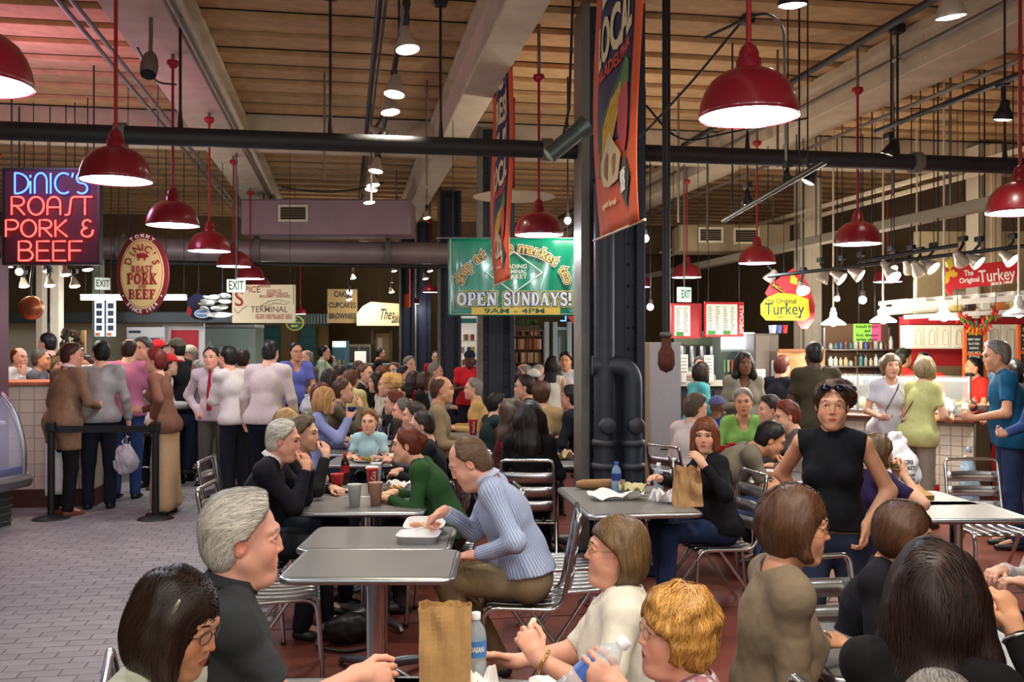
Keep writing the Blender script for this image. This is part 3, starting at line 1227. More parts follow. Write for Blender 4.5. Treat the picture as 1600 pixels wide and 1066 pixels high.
def person(label, px, py, d, face, pose='sit', skin='fair', hair=('short', 'brown'), top=(120, 120, 120), tpat='', sleeve='long', bottom=(30, 34, 46), bpat='',
     lean=8, head=(0, 0, 0), hands=None, fem=False, build=1.0, lod=None, seat=.47, shoes=(24, 22, 22), group=None, jowl=0.0, nose=.5, mouth=0, beard=None,
     hat=None, glasses=None, collar=None, tie=None, belt=None, skirt=False, vis=('legs',), curl=.55, legs=None, twist=0, scale=None, neck=None, nstr=None, slouch=1.0,
     extra=None, handn=(None, None), handd=(None, None), polel=None, poler=None, headz=None, hem=None, hs=1.0):
 """One person: head top at photo point (px, py), d metres off, body turned to screen direction face.
 hands: per hand None (hangs), 'lap', 'table', 'mouth', or a tuple in the body frame, or ('W', px, py, d)."""
 lod = (0 if d < 5.0 else 1 if d < 7.2 else 2 if d < 12.5 else 3) if lod is None else lod
 tgt = at(px, py, d)
 rz = heading(face)
 cz, sz = math.cos(rz), math.sin(rz)
 RZ = np.array([[cz, -sz, 0], [sz, cz, 0], [0, 0, 1]])
 sit = pose == 'sit'
 sw = .150 if fem else .176
 hw = .092 if fem else .088

 def skeleton(s, hz):
  J = {}
  P0 = np.array([0, 0, hz])
  a = R(lean)

  def rot(an, v):
   return rotm('Z', twist) @ np.array([v[0], v[1] * math.cos(an) + v[2] * math.sin(an), -v[1] * math.sin(an) + v[2] * math.cos(an)])
  J['pel'] = P0
  J['waist'] = P0 + rot(a * .6, (0, 0, .15 * s))
  J['chest'] = J['waist'] + rot(a, (0, .012 * s, .20 * s))
  J['nb'] = J['chest'] + rot(a * 1.25 * slouch, (0, -.018 * s, .205 * s))
  J['sh'] = [J['chest'] + rot(a * 1.2, (x * sw * s * (1 + .25 * (build - 1)), -.012 * s, .142 * s)) for x in (-1, 1)]
  hy, hp, hr = head
  na = a * 1.1 * slouch - R(hp) * .5 + R(6)
  J['hc'] = J['nb'] + rot(na, (0, .012 * s, .135 * s)) + np.array([0, 0, 0])
  J['H'] = rotm('Z', twist) @ rotm('Z', hy) @ rotm('X', hp) @ rotm('Y', hr)
  J['hips'] = [P0 + np.array([x * hw * s, 0, 0]) for x in (-1, 1)]
  J['Tz'] = rotm('Z', twist)
  J['Ta'] = rotm('Z', twist) @ rotm('X', -lean)
  J['Tc'] = rotm('Z', twist) @ rotm('X', -lean * 1.15)
  return J
 # scale so that the head top meets its point
 z = tgt[2] if headz is None else headz
 hz0 = (seat + .075) if sit else .93
 J = skeleton(1.0, hz0)
 top0 = (J['hc'] + J['H'] @ np.array([0, -.02, .122]))[2] + .012
 if sit:
  s = np.clip((z - seat) / (top0 - seat), .8, 1.15) if scale is None else scale
  hz = seat + .075 * s
  J = skeleton(s, hz)
  e = z - ((J['hc'] + J['H'] @ np.array([0, -.02, .122]) * s)[2] + .012)
  if abs(e) > .01:
   hz += e
   J = skeleton(s, hz)
 else:
  s = np.clip(z / top0, .78, 1.16) if scale is None else scale
  hz = .93 * s
  J = skeleton(s, hz)
 ht = J['hc'] + J['H'] @ np.array([0, -.01, .122]) * s
 root = tgt - RZ @ np.array([ht[0], ht[1], 0])
 root[2] = 0.0

 def loc(p):
  return RZ.T @ (np.asarray(p, float) - root)
 b = build
 hs_ = s * hs
 # legs
 K, A = [], []
 for i, x in enumerate((-1, 1)):
  hp_ = J['hips'][i]
  if sit:
   lx = .10 if legs is None else legs[0]
   fy = .40 if legs is None else legs[1]
   k_ = np.array([x * lx * s + 0, .42 * s, hz + .005])
   a_ = np.array([x * lx * s * 1.05, (fy + (.06 if x < 0 else -.05)) * s, .075])
   v = a_ - k_
   L = .43 * s
   if np.linalg.norm(v) > L + .12:
    a_ = k_ + v / np.linalg.norm(v) * (L + .12)
  else:
   st = (legs or ((0, 0), (0, 0)))[i]
   k_ = hp_ + np.array([x * .012 * s + st[0] * .5, st[1] * .5 + .02 * s, -.44 * s])
   a_ = np.array([hp_[0] + x * .02 * s + st[0], -.02 * s + st[1], .085 * s])
  K.append(k_)
  A.append(a_)
 # arms
 S, E, Wr, HD, HN = J['sh'], [], [], [], []
 hands = hands or (None, None)
 l1, l2 = .285 * s, .250 * s
 Tz = J['Tz']
 for i, x in enumerate((-1, 1)):
  hnd = hands[i]
  pole = np.array([x * .5, -.35, -.8])
  dd, nn = None, None
  if hnd is None:
   t = S[i] + Tz @ np.array([x * .07 * s * (1 + b * .3), .06 * s, -.52 * s])
   pole = np.array([x * .4, -1, 0])
   dd, nn = np.array([0, .15, -1]), np.array([-x, 0, 0])
  elif isinstance(hnd, str):
   fr = J['pel']
   if hnd == 'lap':
    t = fr + Tz @ np.array([x * .10, .30, .12]) * s
    dd, nn = np.array([-x * .6, .8, -.2]), np.array([0, 0, -1])
   elif hnd == 'table':
    t = np.array([x * .13 * s, (J['chest'] + Tz @ np.array([0, .27, 0]) * s)[1], max(.775, hz + .2 * s)])
    dd, nn = np.array([-x * .55, .85, 0]), np.array([0, 0, -1])
   elif hnd == 'plate':
    t = np.array([x * .10 * s, (J['chest'] + Tz @ np.array([0, .30, 0]) * s)[1], .84])
    dd, nn = np.array([-x * .5, .75, -.45]), np.array([-x * .4, 0, -1])
   elif hnd == 'mouth':
    t = J['hc'] + J['H'] @ np.array([x * .055, .17, -.15]) * s
    dd, nn = np.array([-x * .55, -.1, .8]), np.array([-x * .5, -.8, 0])
   elif hnd == 'chin':
    t = J['hc'] + J['H'] @ np.array([x * .05, .10, -.20]) * s
    dd, nn = np.array([-x * .3, .0, .9]), np.array([-x * .4, -.8, .2])
   elif hnd == 'chest':
    t = J['chest'] + J['Tc'] @ np.array([x * .09, .25, -.06]) * s
    dd, nn = np.array([-x * .85, .3, .25]), np.array([-x * .2, -.9, 0])
   elif hnd == 'hold':
    t = J['waist'] + J['Tc'] @ np.array([x * .13, .30, .06]) * s
    dd, nn = np.array([-x * .45, .85, .1]), np.array([-x * .9, 0, .3])
   elif hnd == 'cross':
    t = J['chest'] + J['Tc'] @ np.array([-x * .06, .19 + .03 * x, -.10]) * s
    dd, nn = np.array([-x, -.1, .1]), np.array([0, -1, 0])
    pole = np.array([x * 1.0, .0, -.7])
   elif hnd == 'hip':
    t = J['pel'] + np.array([x * .17, .05, .07]) * s
    dd, nn = np.array([-x * .3, .6, -.6]), np.array([-x, 0, 0])
    pole = np.array([x, -.6, 0])
   elif hnd == 'back':
    t = J['pel'] + np.array([x * .13, -.16, .10]) * s
    dd, nn = np.array([-x * .6, .1, -.8]), np.array([0, -1, 0])
    pole = np.array([x, -.7, 0])
  elif hnd[0] == 'W':
   t = loc(at(*hnd[1:4]))
  else:
   t = J['pel'] + Tz @ np.asarray(hnd, float) * s
  if (polel, poler)[i] is not None:
   pole = np.asarray((polel, poler)[i], float)
  e_, w_ = ik(S[i], t, l1, l2, pole)
  if dd is None:
   dd = nrm_(w_ - e_)
   nn = np.array([-x * .3, -.2, -1.0])
  if handd[i] is not None:
   dd = np.asarray(handd[i], float)
  if handn[i] is not None:
   nn = np.asarray(handn[i], float)
  E.append(e_); Wr.append(w_); HD.append(dd); HN.append(nn)

 rooto = thing('person', label, 'person', root, rz, group)
 hf = float(np.clip(d * .00092, .0026, .014))
 hb = float(np.clip(d * .0019, .0062, .020))
 fine = [(J['hc'] + np.array([0, 0, -.01]), .125 * s, hf)]
 fhand = float(np.clip(d * .0014, .0035, .0125))
 if lod < 2:
  for i in (0, 1):
   if hands[i] is not None or not sit:
    fine.append((Wr[i] + nrm_(HD[i]) * .09 * s, .09 * s, fhand))
 allp = np.array([J['hc'] + [0, 0, .17], J['hc'] + [0, .14, 0], J['hc'] + [.13, 0, 0], J['hc'] - [.13, .13, 0], J['nb'], J['pel'] - [0, .16 * b, .1], J['waist'] + [0, .18 * b, 0], J['chest'] - [0, .17, 0]]
     + S + E + Wr + K + A + [w + nrm_(q) * .17 for w, q in zip(Wr, HD)] + [a + [0, .19, -.085] for a in A] + [J['hips'][0] - [.16 * b, 0, 0], J['hips'][1] + [.16 * b, 0, 0]])
 legvis = True
 lo, hi = allp.min(0) - .10, allp.max(0) + .10
 lo[2] = max(lo[2], -.02)

 def torso(F, inf, b):
  Ta, Tc = J['Ta'], J['Tc']
  fy = Tc @ np.array([0, 1.0, 0])
  F.cap(J['hips'][0] + [0, -.01, .01], J['hips'][1] + [0, -.01, .01], (.100 + (.004 if fem else 0)) * s * b + inf, k=.03)
  F.cap(J['pel'] + np.array([0, 0, .02]), J['waist'], .128 * s * b + inf, .122 * s * b + inf, k=.05, sq=(fy, 1.22))
  F.ell(J['waist'] + Ta @ np.array([0, .035 * b, -.02]) * s, np.array([.135, .10 + .06 * (b - 1) * 1.6, .13]) * s * b + inf, Ta, k=.05)
  F.ell(J['chest'] + Tc @ np.array([0, -.005, 0]) * s, np.array([.160 if not fem else .143, .112, .165]) * s * (1 + .7 * (b - 1)) + inf, Tc, k=.05)
  if fem:
   for x in (-1, 1):
    F.ell(J['chest'] + Tc @ np.array([x * .066, .070 + .03 * (b - 1), -.015]) * s, np.array([.060, .052, .058]) * s * (1 + .6 * (b - 1)) + inf, Tc, k=.03)
  F.cap(S[0], S[1], .046 * s + inf, k=.04)
  for i in (0, 1):
   F.cap(J['nb'] + np.array([0, 0, -.012]), S[i] + Tc @ np.array([0, 0, .0]) * s, .050 * s + inf * .7, .044 * s + inf, k=.03)

 def legp(F, inf, full=True, hemr=None):
  for i in (0, 1):
   F.cap(J['hips'][i], K[i], .083 * s * (1 + .6 * (b - 1)) + inf, .056 * s + inf, k=.035)
   F.cap(K[i], A[i], .054 * s + inf, (.036 * s + inf) if hemr is None else hemr, k=.02)

 # ---- body
 F = Field(lo, hi, hb * (1.5 if sleeve == 'long' else 1.0), fine)
 torso(F, -.013, b)
 for i in (0, 1):
  ra = -.004 if sleeve == 'long' else 0
  if sleeve in ('short', 'half'):
   mid = S[i] + (E[i] - S[i]) * .55
   F.cap(S[i], mid, .034 * s, .034 * s, k=.03)
   F.cap(mid, E[i], .036 * s * (1 + .5 * (b - 1)), .039 * s * (1 + .4 * (b - 1)), k=.02)
   F.cap(E[i], Wr[i], .040 * s * (1 + .35 * (b - 1)), .0265 * s, k=.02)
  else:
   F.cap(S[i], E[i], (.047 if not fem else .042) * s * (1 + .5 * (b - 1)) + ra, .039 * s * (1 + .4 * (b - 1)) + ra, k=.03)
   F.cap(E[i], Wr[i], .040 * s * (1 + .35 * (b - 1)) + ra, .0265 * s + ra, k=.02)
 if legvis:
  legp(F, -.004)
  for i in (0, 1):
   F.cap(A[i], A[i] + np.array([0, .13 * s, -.045 * s]), .032 * s, .022 * s, k=.02)
 nb_r = (.056 if not fem else .048) * s * (1 + .35 * (b - 1))
 F.cap(J['nb'] - [0, 0, .03], J['hc'] + J['H'] @ np.array([0, -.022, -.045]) * s, nb_r * 1.08, nb_r * .96, k=.035)
 tips = []
 g = {'jowl': jowl, 'nose': nose, 'mouth': mouth}
 head_prims(F, J['hc'], J['H'], hs_, g, fem, 0 if lod == 0 else 1)
 for i, x in enumerate((-1, 1)):
  c = curl[i] if isinstance(curl, (tuple, list)) else curl
  F.cap(Wr[i] - nrm_(HD[i]) * .004, Wr[i] + nrm_(HD[i]) * .03 * s, .0265 * s, .028 * s, k=.01)
  hand_prims(F, Wr[i], HD[i], HN[i], x, c, s)
  tips.append([q[0][-1] for q in hand_pts(Wr[i], HD[i], HN[i], x, c, s)[0]])
 P, Q = F.nets()
 q = ((P - J['hc']) @ J['H']) / hs_
 ax_ = np.abs(q[:, 0])

 def soft(r2, w):
  return np.clip((1 - r2) / w, 0, 1)
 lipm = soft((q[:, 0] / .0235) ** 2 + ((q[:, 2] + .0640) / .0112) ** 2, .45) * (q[:, 1] > .062)
 blush = (soft(((ax_ - .042) / .026) ** 2 + ((q[:, 2] + .028) / .026) ** 2, 1) + soft((q[:, 0] / .016) ** 2 + ((q[:, 2] + .026) / .016) ** 2, 1)) * (q[:, 1] > .03) * .55
 ear = soft(((ax_ - .084) / .012) ** 2 + ((q[:, 2] + .004) / .04) ** 2 + ((q[:, 1] + .012) / .03) ** 2, 1) * .6
 dark = np.zeros(len(P))
 if lod > 0:
  dark = np.maximum(soft(((ax_ - .032) / .015) ** 2 + ((q[:, 2] - .009) / .0075) ** 2, .5), soft(((ax_ - .031) / .021) ** 2 + ((q[:, 2] - .031) / .007) ** 2, .5) * .8) * (q[:, 1] > .045)
 hcol = HAIR[hair[1]] if isinstance(hair[1], str) else hair[1]
 link('body', raw_mesh(P, Q, skin_mat(skin, fem), attrs={'lip': lipm, 'blush': np.maximum(blush, ear), 'dark': dark}), rooto)

 # ---- eyes and brows
 def HT(p):
  return J['hc'] + J['H'] @ (np.asarray(p, float) * hs_)
 if lod == 0:
  for x in (-1, 1):
   m = MB()
   c = HT((x * .0330, .0700, .0078))
   m.ball(c, .0128 * hs_, 16, 12)
   fwd = J['H'] @ np.array([0, 1.0, 0])
   me = m.mesh([mat((226, 220, 212), .2), mat((74, 56, 42), .2), mat((8, 8, 8), .2)])
   cen = np.array([np.mean([m.v[i] for i in f], 0) for f in m.f])
   dd = (cen - c) @ fwd / (.0128 * hs_)
   me.polygons.foreach_set('material_index', np.where(dd > .92, 2, np.where(dd > .78, 1, 0)).astype(np.int32))
   link('eye', me, rooto)
  for x in (-1, 1):
   m = MB()
   m.tube([HT((x * .013, .0905, .031)), HT((x * .026, .0885, .0345)), HT((x * .039, .0815, .034)), HT((x * .050, .069, .028))], [.0024 * s, .0032 * s, .003 * s, .001 * s], 6)
   m.build('eyebrow', hair_mat(tuple(int(c * .7) for c in hcol)), rooto)
 # ---- hair
 if hair[0] != 'none':
  hh = (.0034, .0055, .0070, .009)[lod]
  n = nstr if nstr is not None else (9000, 2200, 300, 0)[lod]
  hp, hq = make_hair(hair[0], hs_, hh, lod, n, seed=3 + len(PEOPLE) % 5)
  Hh = J['H']
  v = J['hc'] + hp @ Hh.T
  if hair[0] in ('long', 'longcurly', 'bob', 'bobtuck', 'bobwave', 'page'):     # the hanging part hangs plumb
   pl = J['hc'] + hp @ (rotm('Z', twist + head[0]) @ np.eye(3)).T
   t = np.clip((-hp[:, 2] / hs_ - .0) / .12, 0, 1)[:, None]
   pl = pl + (J['H'] @ np.array([0, 0, -.02])) * 0
   v = v * (1 - t) + pl * t
  link('hair', raw_mesh(v, hq, hair_mat(hair[1])), rooto)
 if beard:
  Fb = Field((-.1 * s, -.02, -.16 * s), (.1 * s, .15 * s, .03), .006 if lod < 2 else .009)
  z_ = np.eye(3)
  Fb.ell(np.array([0, .022, -.066]) * s, np.array([.064, .074, .072]) * s, None, k=0)
  Fb.ell(np.array([0, .10, .0]) * s, np.array([.045, .06, .055]) * s, None, k=.01, op='s')
  Fb.ell(np.array([0, .11, -.066]) * s, np.array([.022, .04, .012]) * s, None, k=.005, op='s')
  Fb.cut((0, -.3, 1), .0)
  Fb.wobble(.002, 90, 2)
  bp, bq = Fb.nets()
  link('beard', raw_mesh(J['hc'] + bp @ J['H'].T, bq, hair_mat(beard)), rooto)

 # ---- top
 hc_ = float(np.clip(d * .0018, .0058, .018))
 tm = cloth(top, tpat) if not isinstance(top, bpy.types.Material) else top
 F = Field(lo, hi, hc_)
 inf = .011 * s
 torso(F, inf, b)
 hz_ = hem if hem is not None else (-.03 if not sit else -.02)
 if legvis and hz_ < -.05:
  for i in (0, 1):
   F.cap(J['hips'][i], K[i], .10 * s * b + inf, .085 * s + inf, k=.05)
 F.cap(J['hips'][0] + [0, -.01, .01], J['hips'][1] + [0, -.01, .01], (.103 + (.004 if fem else 0)) * s * b + .013 * s, k=.05)
 F.cap(J['pel'] + np.array([0, 0, .0]), J['waist'],   .128 * s * b + .012 * s, .118 * s * b + inf, k=.05, sq=(J['Ta'] @ np.array([0, 1.0, 0]), 1.22))
 # folds
 F.wobble(.0060 * s, 24 / s, len(PEOPLE), (1, 1, .55))
 F.wobble(.0026 * s, 62 / s, len(PEOPLE) + 50, (1, .7, .8))
 if sit:
  cn = J['Ta'] @ np.array([0, .25, -1.0])
  cn = cn / np.linalg.norm(cn)
  F.cut(cn, float(cn @ (J['pel'] + J['Ta'] @ np.array([0, 0, hz_]) * s)))
 else:
  F.cut((0, .0, -1), -(hz + hz_ * s))
 # neck opening, cuffs
 nh = {'crew': .016, 'v': .03, 'shirt': .010, 'high': .006}.get(neck or 'shirt', .014)
 up = nrm_(J['hc'] - J['nb'])
 F.cap(J['nb'] + up * .012, J['hc'] - up * .02, nb_r + nh * s, nb_r + nh * s + .012, k=.006, op='s')
 F.ell(J['hc'], np.array([.10, .12, .13]) * s, J['H'], k=.004, op='s')
 if neck in ('crew', 'v'):
  F.ell(J['nb'] + J['Tc'] @ np.array([0, .075, -.02 if neck == 'crew' else -.05]) * s, np.array([.05, .06, .045 if neck == 'crew' else .085]) * s, J['Tc'], k=.01, op='s')
 if sleeve == 'none':
  for i, x in ((0, -1), (1, 1)):
   c = S[i] + nrm_(E[i] - S[i]) * .03 * s
   n_ = nrm_(np.array([x * 1.0, 0, -.12]))
   F.cut(n_, float(n_ @ c), (c - .12, c + .12), k=.004)
 else:
  for i in (0, 1):
   plo, phi = np.minimum(np.minimum(S[i], E[i]), Wr[i] if sleeve == 'long' else S[i]) - .12, np.maximum(np.maximum(S[i], E[i]), Wr[i] if sleeve == 'long' else S[i]) + .12
   sl, _ = F.blk(plo, phi)
   G = Field.__new__(Field)
   G.ax = [F.ax[a][sl[a]] for a in range(3)]
   G.v = np.full([len(q) for q in G.ax], .3, np.float32)
   ri = inf * .9
   G.cap(S[i] - nrm_(S[i] - J['nb']) * .012 * s, E[i], (.043 if not fem else .039) * s * (1 + .5 * (b - 1)) + ri, .041 * s * (1 + .4 * (b - 1)) + ri, k=.02)
   if sleeve == 'long':
    G.cap(E[i], Wr[i], .040 * s * (1 + .35 * (b - 1)) + ri, .0275 * s + ri, k=.02)
    u = nrm_(Wr[i] - E[i])
    c = Wr[i] - u * .012 * s
   else:
    u = nrm_(E[i] - S[i])
    c = S[i] + u * (.66 if sleeve == 'short' else .95) * l1
   if lod < 3:
    G.wobble(.004 * s, 46 / s, 5 + i + len(PEOPLE), (.6, .6, 1))
   G.cut(u, float(u @ c), k=.002)
   F.comb(sl, G.v, .045 * s, 'u')
 P, Q = F.nets()
 attrs = None
 if 'stripe' in tpat:
  # angle round the nearest limb or the trunk
  segs = [(J['pel'], J['nb'], .16)] + [(S[i] + (E[i] - S[i]) * .15, E[i], .05) for i in (0, 1)] + [(E[i], Wr[i], .045) for i in (0, 1)]
  best = np.full(len(P), 9.0)
  u_ = np.zeros(len(P))
  for a_, b_, r_ in segs:
   ba = b_ - a_
   t = np.clip(((P - a_) @ ba) / (ba @ ba), 0, 1)
   w = P - a_ - t[:, None] * ba
   dd = np.linalg.norm(w, axis=1) - r_
   e1 = nrm_(np.cross(ba, [0, 1, .3])); e2 = nrm_(np.cross(e1, ba))
   an = np.arctan2(w @ e1, w @ e2) * r_
   m_ = dd < best
   best[m_] = dd[m_]
   u_[m_] = an[m_]
  attrs = {'around': u_}
 link({'jacket': 'jacket'}.get(extra, 'top') if extra == 'jacket' else 'top', raw_mesh(P, Q, tm, attrs=attrs), rooto)
 if collar:
  m = MB()
  f0 = J['Tc'] @ np.array([0, 1.0, 0])
  def cf(u, v):
   a2 = R(-160 + 320 * u) + math.pi / 2
   rr = (nb_r + .010 * s + .010 * s * v) * 1.0
   drop = .008 * s + .030 * s * v - (.0 if v < .5 else .0)
   fr = abs(u - .5) * 2
   p = J['nb'] + up * (.055 * s - drop - .030 * s * fr ** 2) + J['Tc'] @ np.array([math.cos(a2 + math.pi) * rr, math.sin(a2 + math.pi) * rr * 1.05, 0])
   return p
  m.grid(cf, 24, 3, True, .004)
  m.build('collar', cloth(collar), rooto)
 if tie:
  m = MB()
  c0 = J['nb'] + J['Tc'] @ np.array([0, .075, .0]) * s
  c1 = J['chest'] + J['Tc'] @ np.array([0, .137, -.02]) * s
  c2 = J['waist'] + J['Tc'] @ np.array([0, .165, -.02]) * s
  m.tube([c0, c0 * .8 + c1 * .2, c1, c2], [.016, .014, .024, .03], 6)
  m.build('necktie', cloth(tie), rooto)
 # ---- trousers
 if legvis:
  F = Field(lo, hi, hc_)
  if skirt:
   F.cap(J['hips'][0], J['hips'][1], .105 * s * b, k=.03)
   F.cap(J['pel'], J['pel'] + np.array([0, .01, -.76 * s]), .135 * s * b, .165 * s, k=.05, sq=((0, 1, 0), 1.2))
   for i in (0, 1):
    F.cap(J['hips'][i], A[i] + [0, 0, .05], .10 * s, .115 * s, k=.04)
   F.cut((0, 0, -1), -.07)
  else:
   F.cap(J['hips'][0] + [0, -.01, .01], J['hips'][1] + [0, -.01, .01], (.098 + (.004 if fem else 0)) * s * b + .004, k=.03)
   F.cap(J['pel'] + np.array([0, 0, .02]), J['pel'] * .4 + J['waist'] * .6,   .122 * s * b, .110 * s * b, k=.05, sq=(J['Ta'] @ np.array([0, 1.0, 0]), 1.22))
   legp(F, .013 * s, hemr=.058 * s)
   for i in (0, 1):
    u = nrm_(A[i] - K[i])
    c = A[i] + u * .035 * s
    F.cut(u, float(u @ c), (c - .09, c + .09), k=.002)
  F.wobble((.012 if skirt else .0045) * s, 24 / s, len(PEOPLE) + 9, (1, 1, .5 if not skirt else .12))
  P, Q = F.nets()
  link('skirt' if skirt else 'trousers', raw_mesh(P, Q, cloth(bottom, bpat)), rooto)
  if belt:
   up_ = J['Ta'] @ np.array([0, 0, 1.0])
   cb = J['pel'] + up_ * .055 * s
   ring = []
   for k in range(28):
    a2 = 2 * math.pi * k / 28
    dr = J['Ta'] @ np.array([math.cos(a2), math.sin(a2), 0])
    rr = np.linspace(.30 if not sit else .152 * s * b, .03, 90)
    vv = F.sample(cb + rr[:, None] * dr)
    ring.append(cb + dr * (rr[np.argmax(vv < 0)] + .002))
   m = MB()
   for o_ in (-.010, 0, .010):
    m.tube([q + up_ * o_ * s for q in ring], .0075 * s, 6, closed=True)
   m.build('belt', mat(belt, .5), rooto)
  for i in (0, 1):
   Fs = Field(A[i] - np.array([.09, .12, .10]) * s, A[i] + np.array([.09, .24, .09]) * s, min(hc_, .012))
   Fs.cap(A[i] + np.array([0, -.025, -.045]) * s, A[i] + np.array([0, .05, -.055]) * s, .040 * s, .042 * s, k=.01)
   Fs.cap(A[i] + np.array([0, .03, -.050]) * s, A[i] + np.array([0, .155, -.062]) * s, .042 * s, .034 * s, k=.03, sq=((0, 0, 1), 1.3))
   Fs.cut((0, 0, -1), -(A[i][2] - .078 * s))
   P, Q = Fs.nets()
   if len(Q):
    link('shoe', raw_mesh(P, Q, mat(shoes, .4)), rooto)
 if glasses:
  m = MB()
  col = glasses if isinstance(glasses, tuple) else (60, 56, 50)
  for x in (-1, 1):
   ring = []
   for k in range(20):
    a2 = 2 * math.pi * k / 20
    ring.append(HT((x * (.033 + .0 ) + .0225 * math.cos(a2), .097 - .16 * abs(x * .033 + .0225 * math.cos(a2)), .006 + .0165 * math.sin(a2))))
   m.tube(ring, .0011 * s, 6, closed=True)
   m.tube([HT((x * .056, .088, .010)), HT((x * .072, .070, .012)), HT((x * .083, .0, .014)), HT((x * .080, -.018, .0))], .0011 * s, 6)
  m.tube([HT((-.0105, .0955, .009)), HT((0, .099, .012)), HT((.0105, .0955, .009))], .0011 * s, 6)
  m.build('glasses', mat(col, .3, metal=.8), rooto)
  if lod == 0:
   for x in (-1, 1):
    m = MB()
    vv = [HT((x * .033 + .0222 * math.cos(2 * math.pi * k / 16), .0965 - .16 * abs(x * .033 + .0222 * math.cos(2 * math.pi * k / 16)), .006 + .0162 * math.sin(2 * math.pi * k / 16))) for k in range(16)]
    m._add(vv, [list(range(16))])
    m.build('lens', mat((235, 240, 240), .05, alpha=.12), rooto)
 if hat:
  Fh = Field((-.15 * s, -.16 * s, -.02), (.15 * s, .24 * s, .19 * s), .007 if lod < 2 else .01)
  kind, hcl = hat
  Fh.ell(np.array([0, -.014, .045]) * s, np.array([.092, .112, .100]) * s, None, k=0)
  Fh.cut((0, .12, -1), -.045 * s)
  if kind == 'cap':
   Fh.cap(np.array([-.03, .08, .055]) * s, np.array([.03, .08, .055]) * s, .058 * s, k=.01, sq=((0, 0, 1), 9))
   Fh.ell(np.array([0, .11, .052]) * s, np.array([.068, .065, .010]) * s, None, k=.01)
  P, Q = Fh.nets()
  link('cap' if kind == 'cap' else 'head_scarf', raw_mesh(J['hc'] + P @ J['H'].T, Q, cloth(hcl) if isinstance(hcl, tuple) else hcl), rooto)
 info = {'tips': tips, 'root': rooto, 'J': J, 'W': Wr, 'E': E, 'S': S, 'HD': HD, 'HN': HN, 'RZ': RZ, 'o': root, 's': s, 'hz': hz, 'HT': HT, 'tgt': tgt, 'rz': rz, 'face': face}
 PEOPLE.append(info)
 return info


def wpos(I, p):
 """World point of a point in a person's frame."""
 return I['o'] + I['RZ'] @ np.asarray(p, float)


def palm(I, i, f=.075, n=.03):
 return I['W'][i] + nrm_(I['HD'][i]) * f * I['s'] + nrm_(I['HN'][i]) * n


def close_pairs():
 for i, a in enumerate(PEOPLE):
  for c in PEOPLE[i + 1:]:
   d_ = np.linalg.norm(a['o'][:2] - c['o'][:2])
   if d_ < .42:
    print('CLOSE %.2f | %s | %s' % (d_, a['root']['label'], c['root']['label']))


# ------------------------------------------------------------------ the hall: floor, ceiling, beams, columns, far walls
def struct(name, mb_or_mesh, m=None, parent=None, loc=None, rotz=None):
 o = mb_or_mesh.build(name, m, parent, loc, rotz) if isinstance(mb_or_mesh, MB) else link(name, mb_or_mesh, parent, loc, rotz)
 if parent is None:
  o['kind'] = 'structure'
 return o


M_RED = mat((122, 62, 50), .38, noise=.22, nscale=3.5, bump=.0008)
M_GROUT = mat((96, 92, 90), .9, noise=.1)
M_PAVER = mat((150, 145, 146), .62, noise=.10, nscale=9, bump=.0012, var=.10, island=.10)
M_PLANK = mat((192, 158, 114), .9, noise=.16, nscale=7, bump=.004, var=.13)
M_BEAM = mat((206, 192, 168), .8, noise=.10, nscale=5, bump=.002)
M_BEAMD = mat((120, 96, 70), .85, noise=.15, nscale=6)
M_IRON = mat((26, 31, 52), .5, noise=.15, nscale=9, bump=.001)
M_IRONG = mat((104, 102, 94), .55, noise=.15, nscale=8)
M_BLACK = mat((20, 20, 22), .5)
M_PIPE = mat((34, 30, 32), .6, noise=.2, nscale=20, bump=.003)
M_CHROME = mat((205, 205, 208), .18, metal=1.0)
M_ALU = mat((196, 196, 198), .28, metal=1.0)
M_STEEL = mat((170, 172, 175), .35, metal=1.0, noise=.05)
M_WHITE = mat((236, 234, 226), .6)
M_CREAM = mat((226, 214, 186), .7, noise=.05)
M_WALL = mat((150, 128, 92), .9, noise=.12, nscale=2)
M_DUCT = mat((142, 126, 126), .45, metal=.3, noise=.1, nscale=6)
M_CONDUIT = mat((120, 112, 104), .5, metal=.5)

ZC = 4.35
XE = -0.45                                 # where the grey pavers meet the red floor
b = MB()
b.box((5.2, 13, -.05), (24.5, 34, .1))
floor = struct('floor', b, M_RED)
b = MB()
b.box(((XE - 9) / 2, 13, .003), (9 + XE, 34, .012))
b.build('paver_bed', M_GROUT, floor)
# pavers: 300 that show largest as parts, the rest joined
pl, pw = .205, .103
pm = MB().box((0, 0, 0), (pl - .006, pw - .006, .02), bev=.002).mesh([M_PAVER])
cells = []
for j in range(int(18 / pw)):
 y = 4.35 + j * pw
 for i in range(60):
  x = XE - .003 - (i + .5) * pl - (pl / 2 if j % 2 else 0)
  p = np.array([x, y, 0])
  d = p @ FWD
  u = 800 + (p @ RGT) / d * FPX
  if u < -60 or x < -7.5:
   continue
  inside = -10 < u < 560 and HOR + CAMH * FPX / d < 1080
  cells.append((d if inside else d + 50, x, y))
cells.sort()
for k, (d, x, y) in enumerate(cells[:300]):
 o = link('paver', pm, floor, (x, y, .003 + random.uniform(-.001, .0012)), random.uniform(-.006, .006))
 o['kind'] = 'structure'
b = MB()
for (d, x, y) in cells[300:]:
 b.box((x, y, .004), (pl - .006, pw - .006, .018))
o = b.build('paver_field', M_PAVER, floor)
o['kind'] = 'stuff'
# red floor: cast joints and a pale scuffed strip along the aisle
for yj in (6.0, 9.0, 12.0):
 MB().box((4.5, yj, .001), (9.9, .012, .003)).build('floor_joint', mat((70, 36, 30), .8), floor)

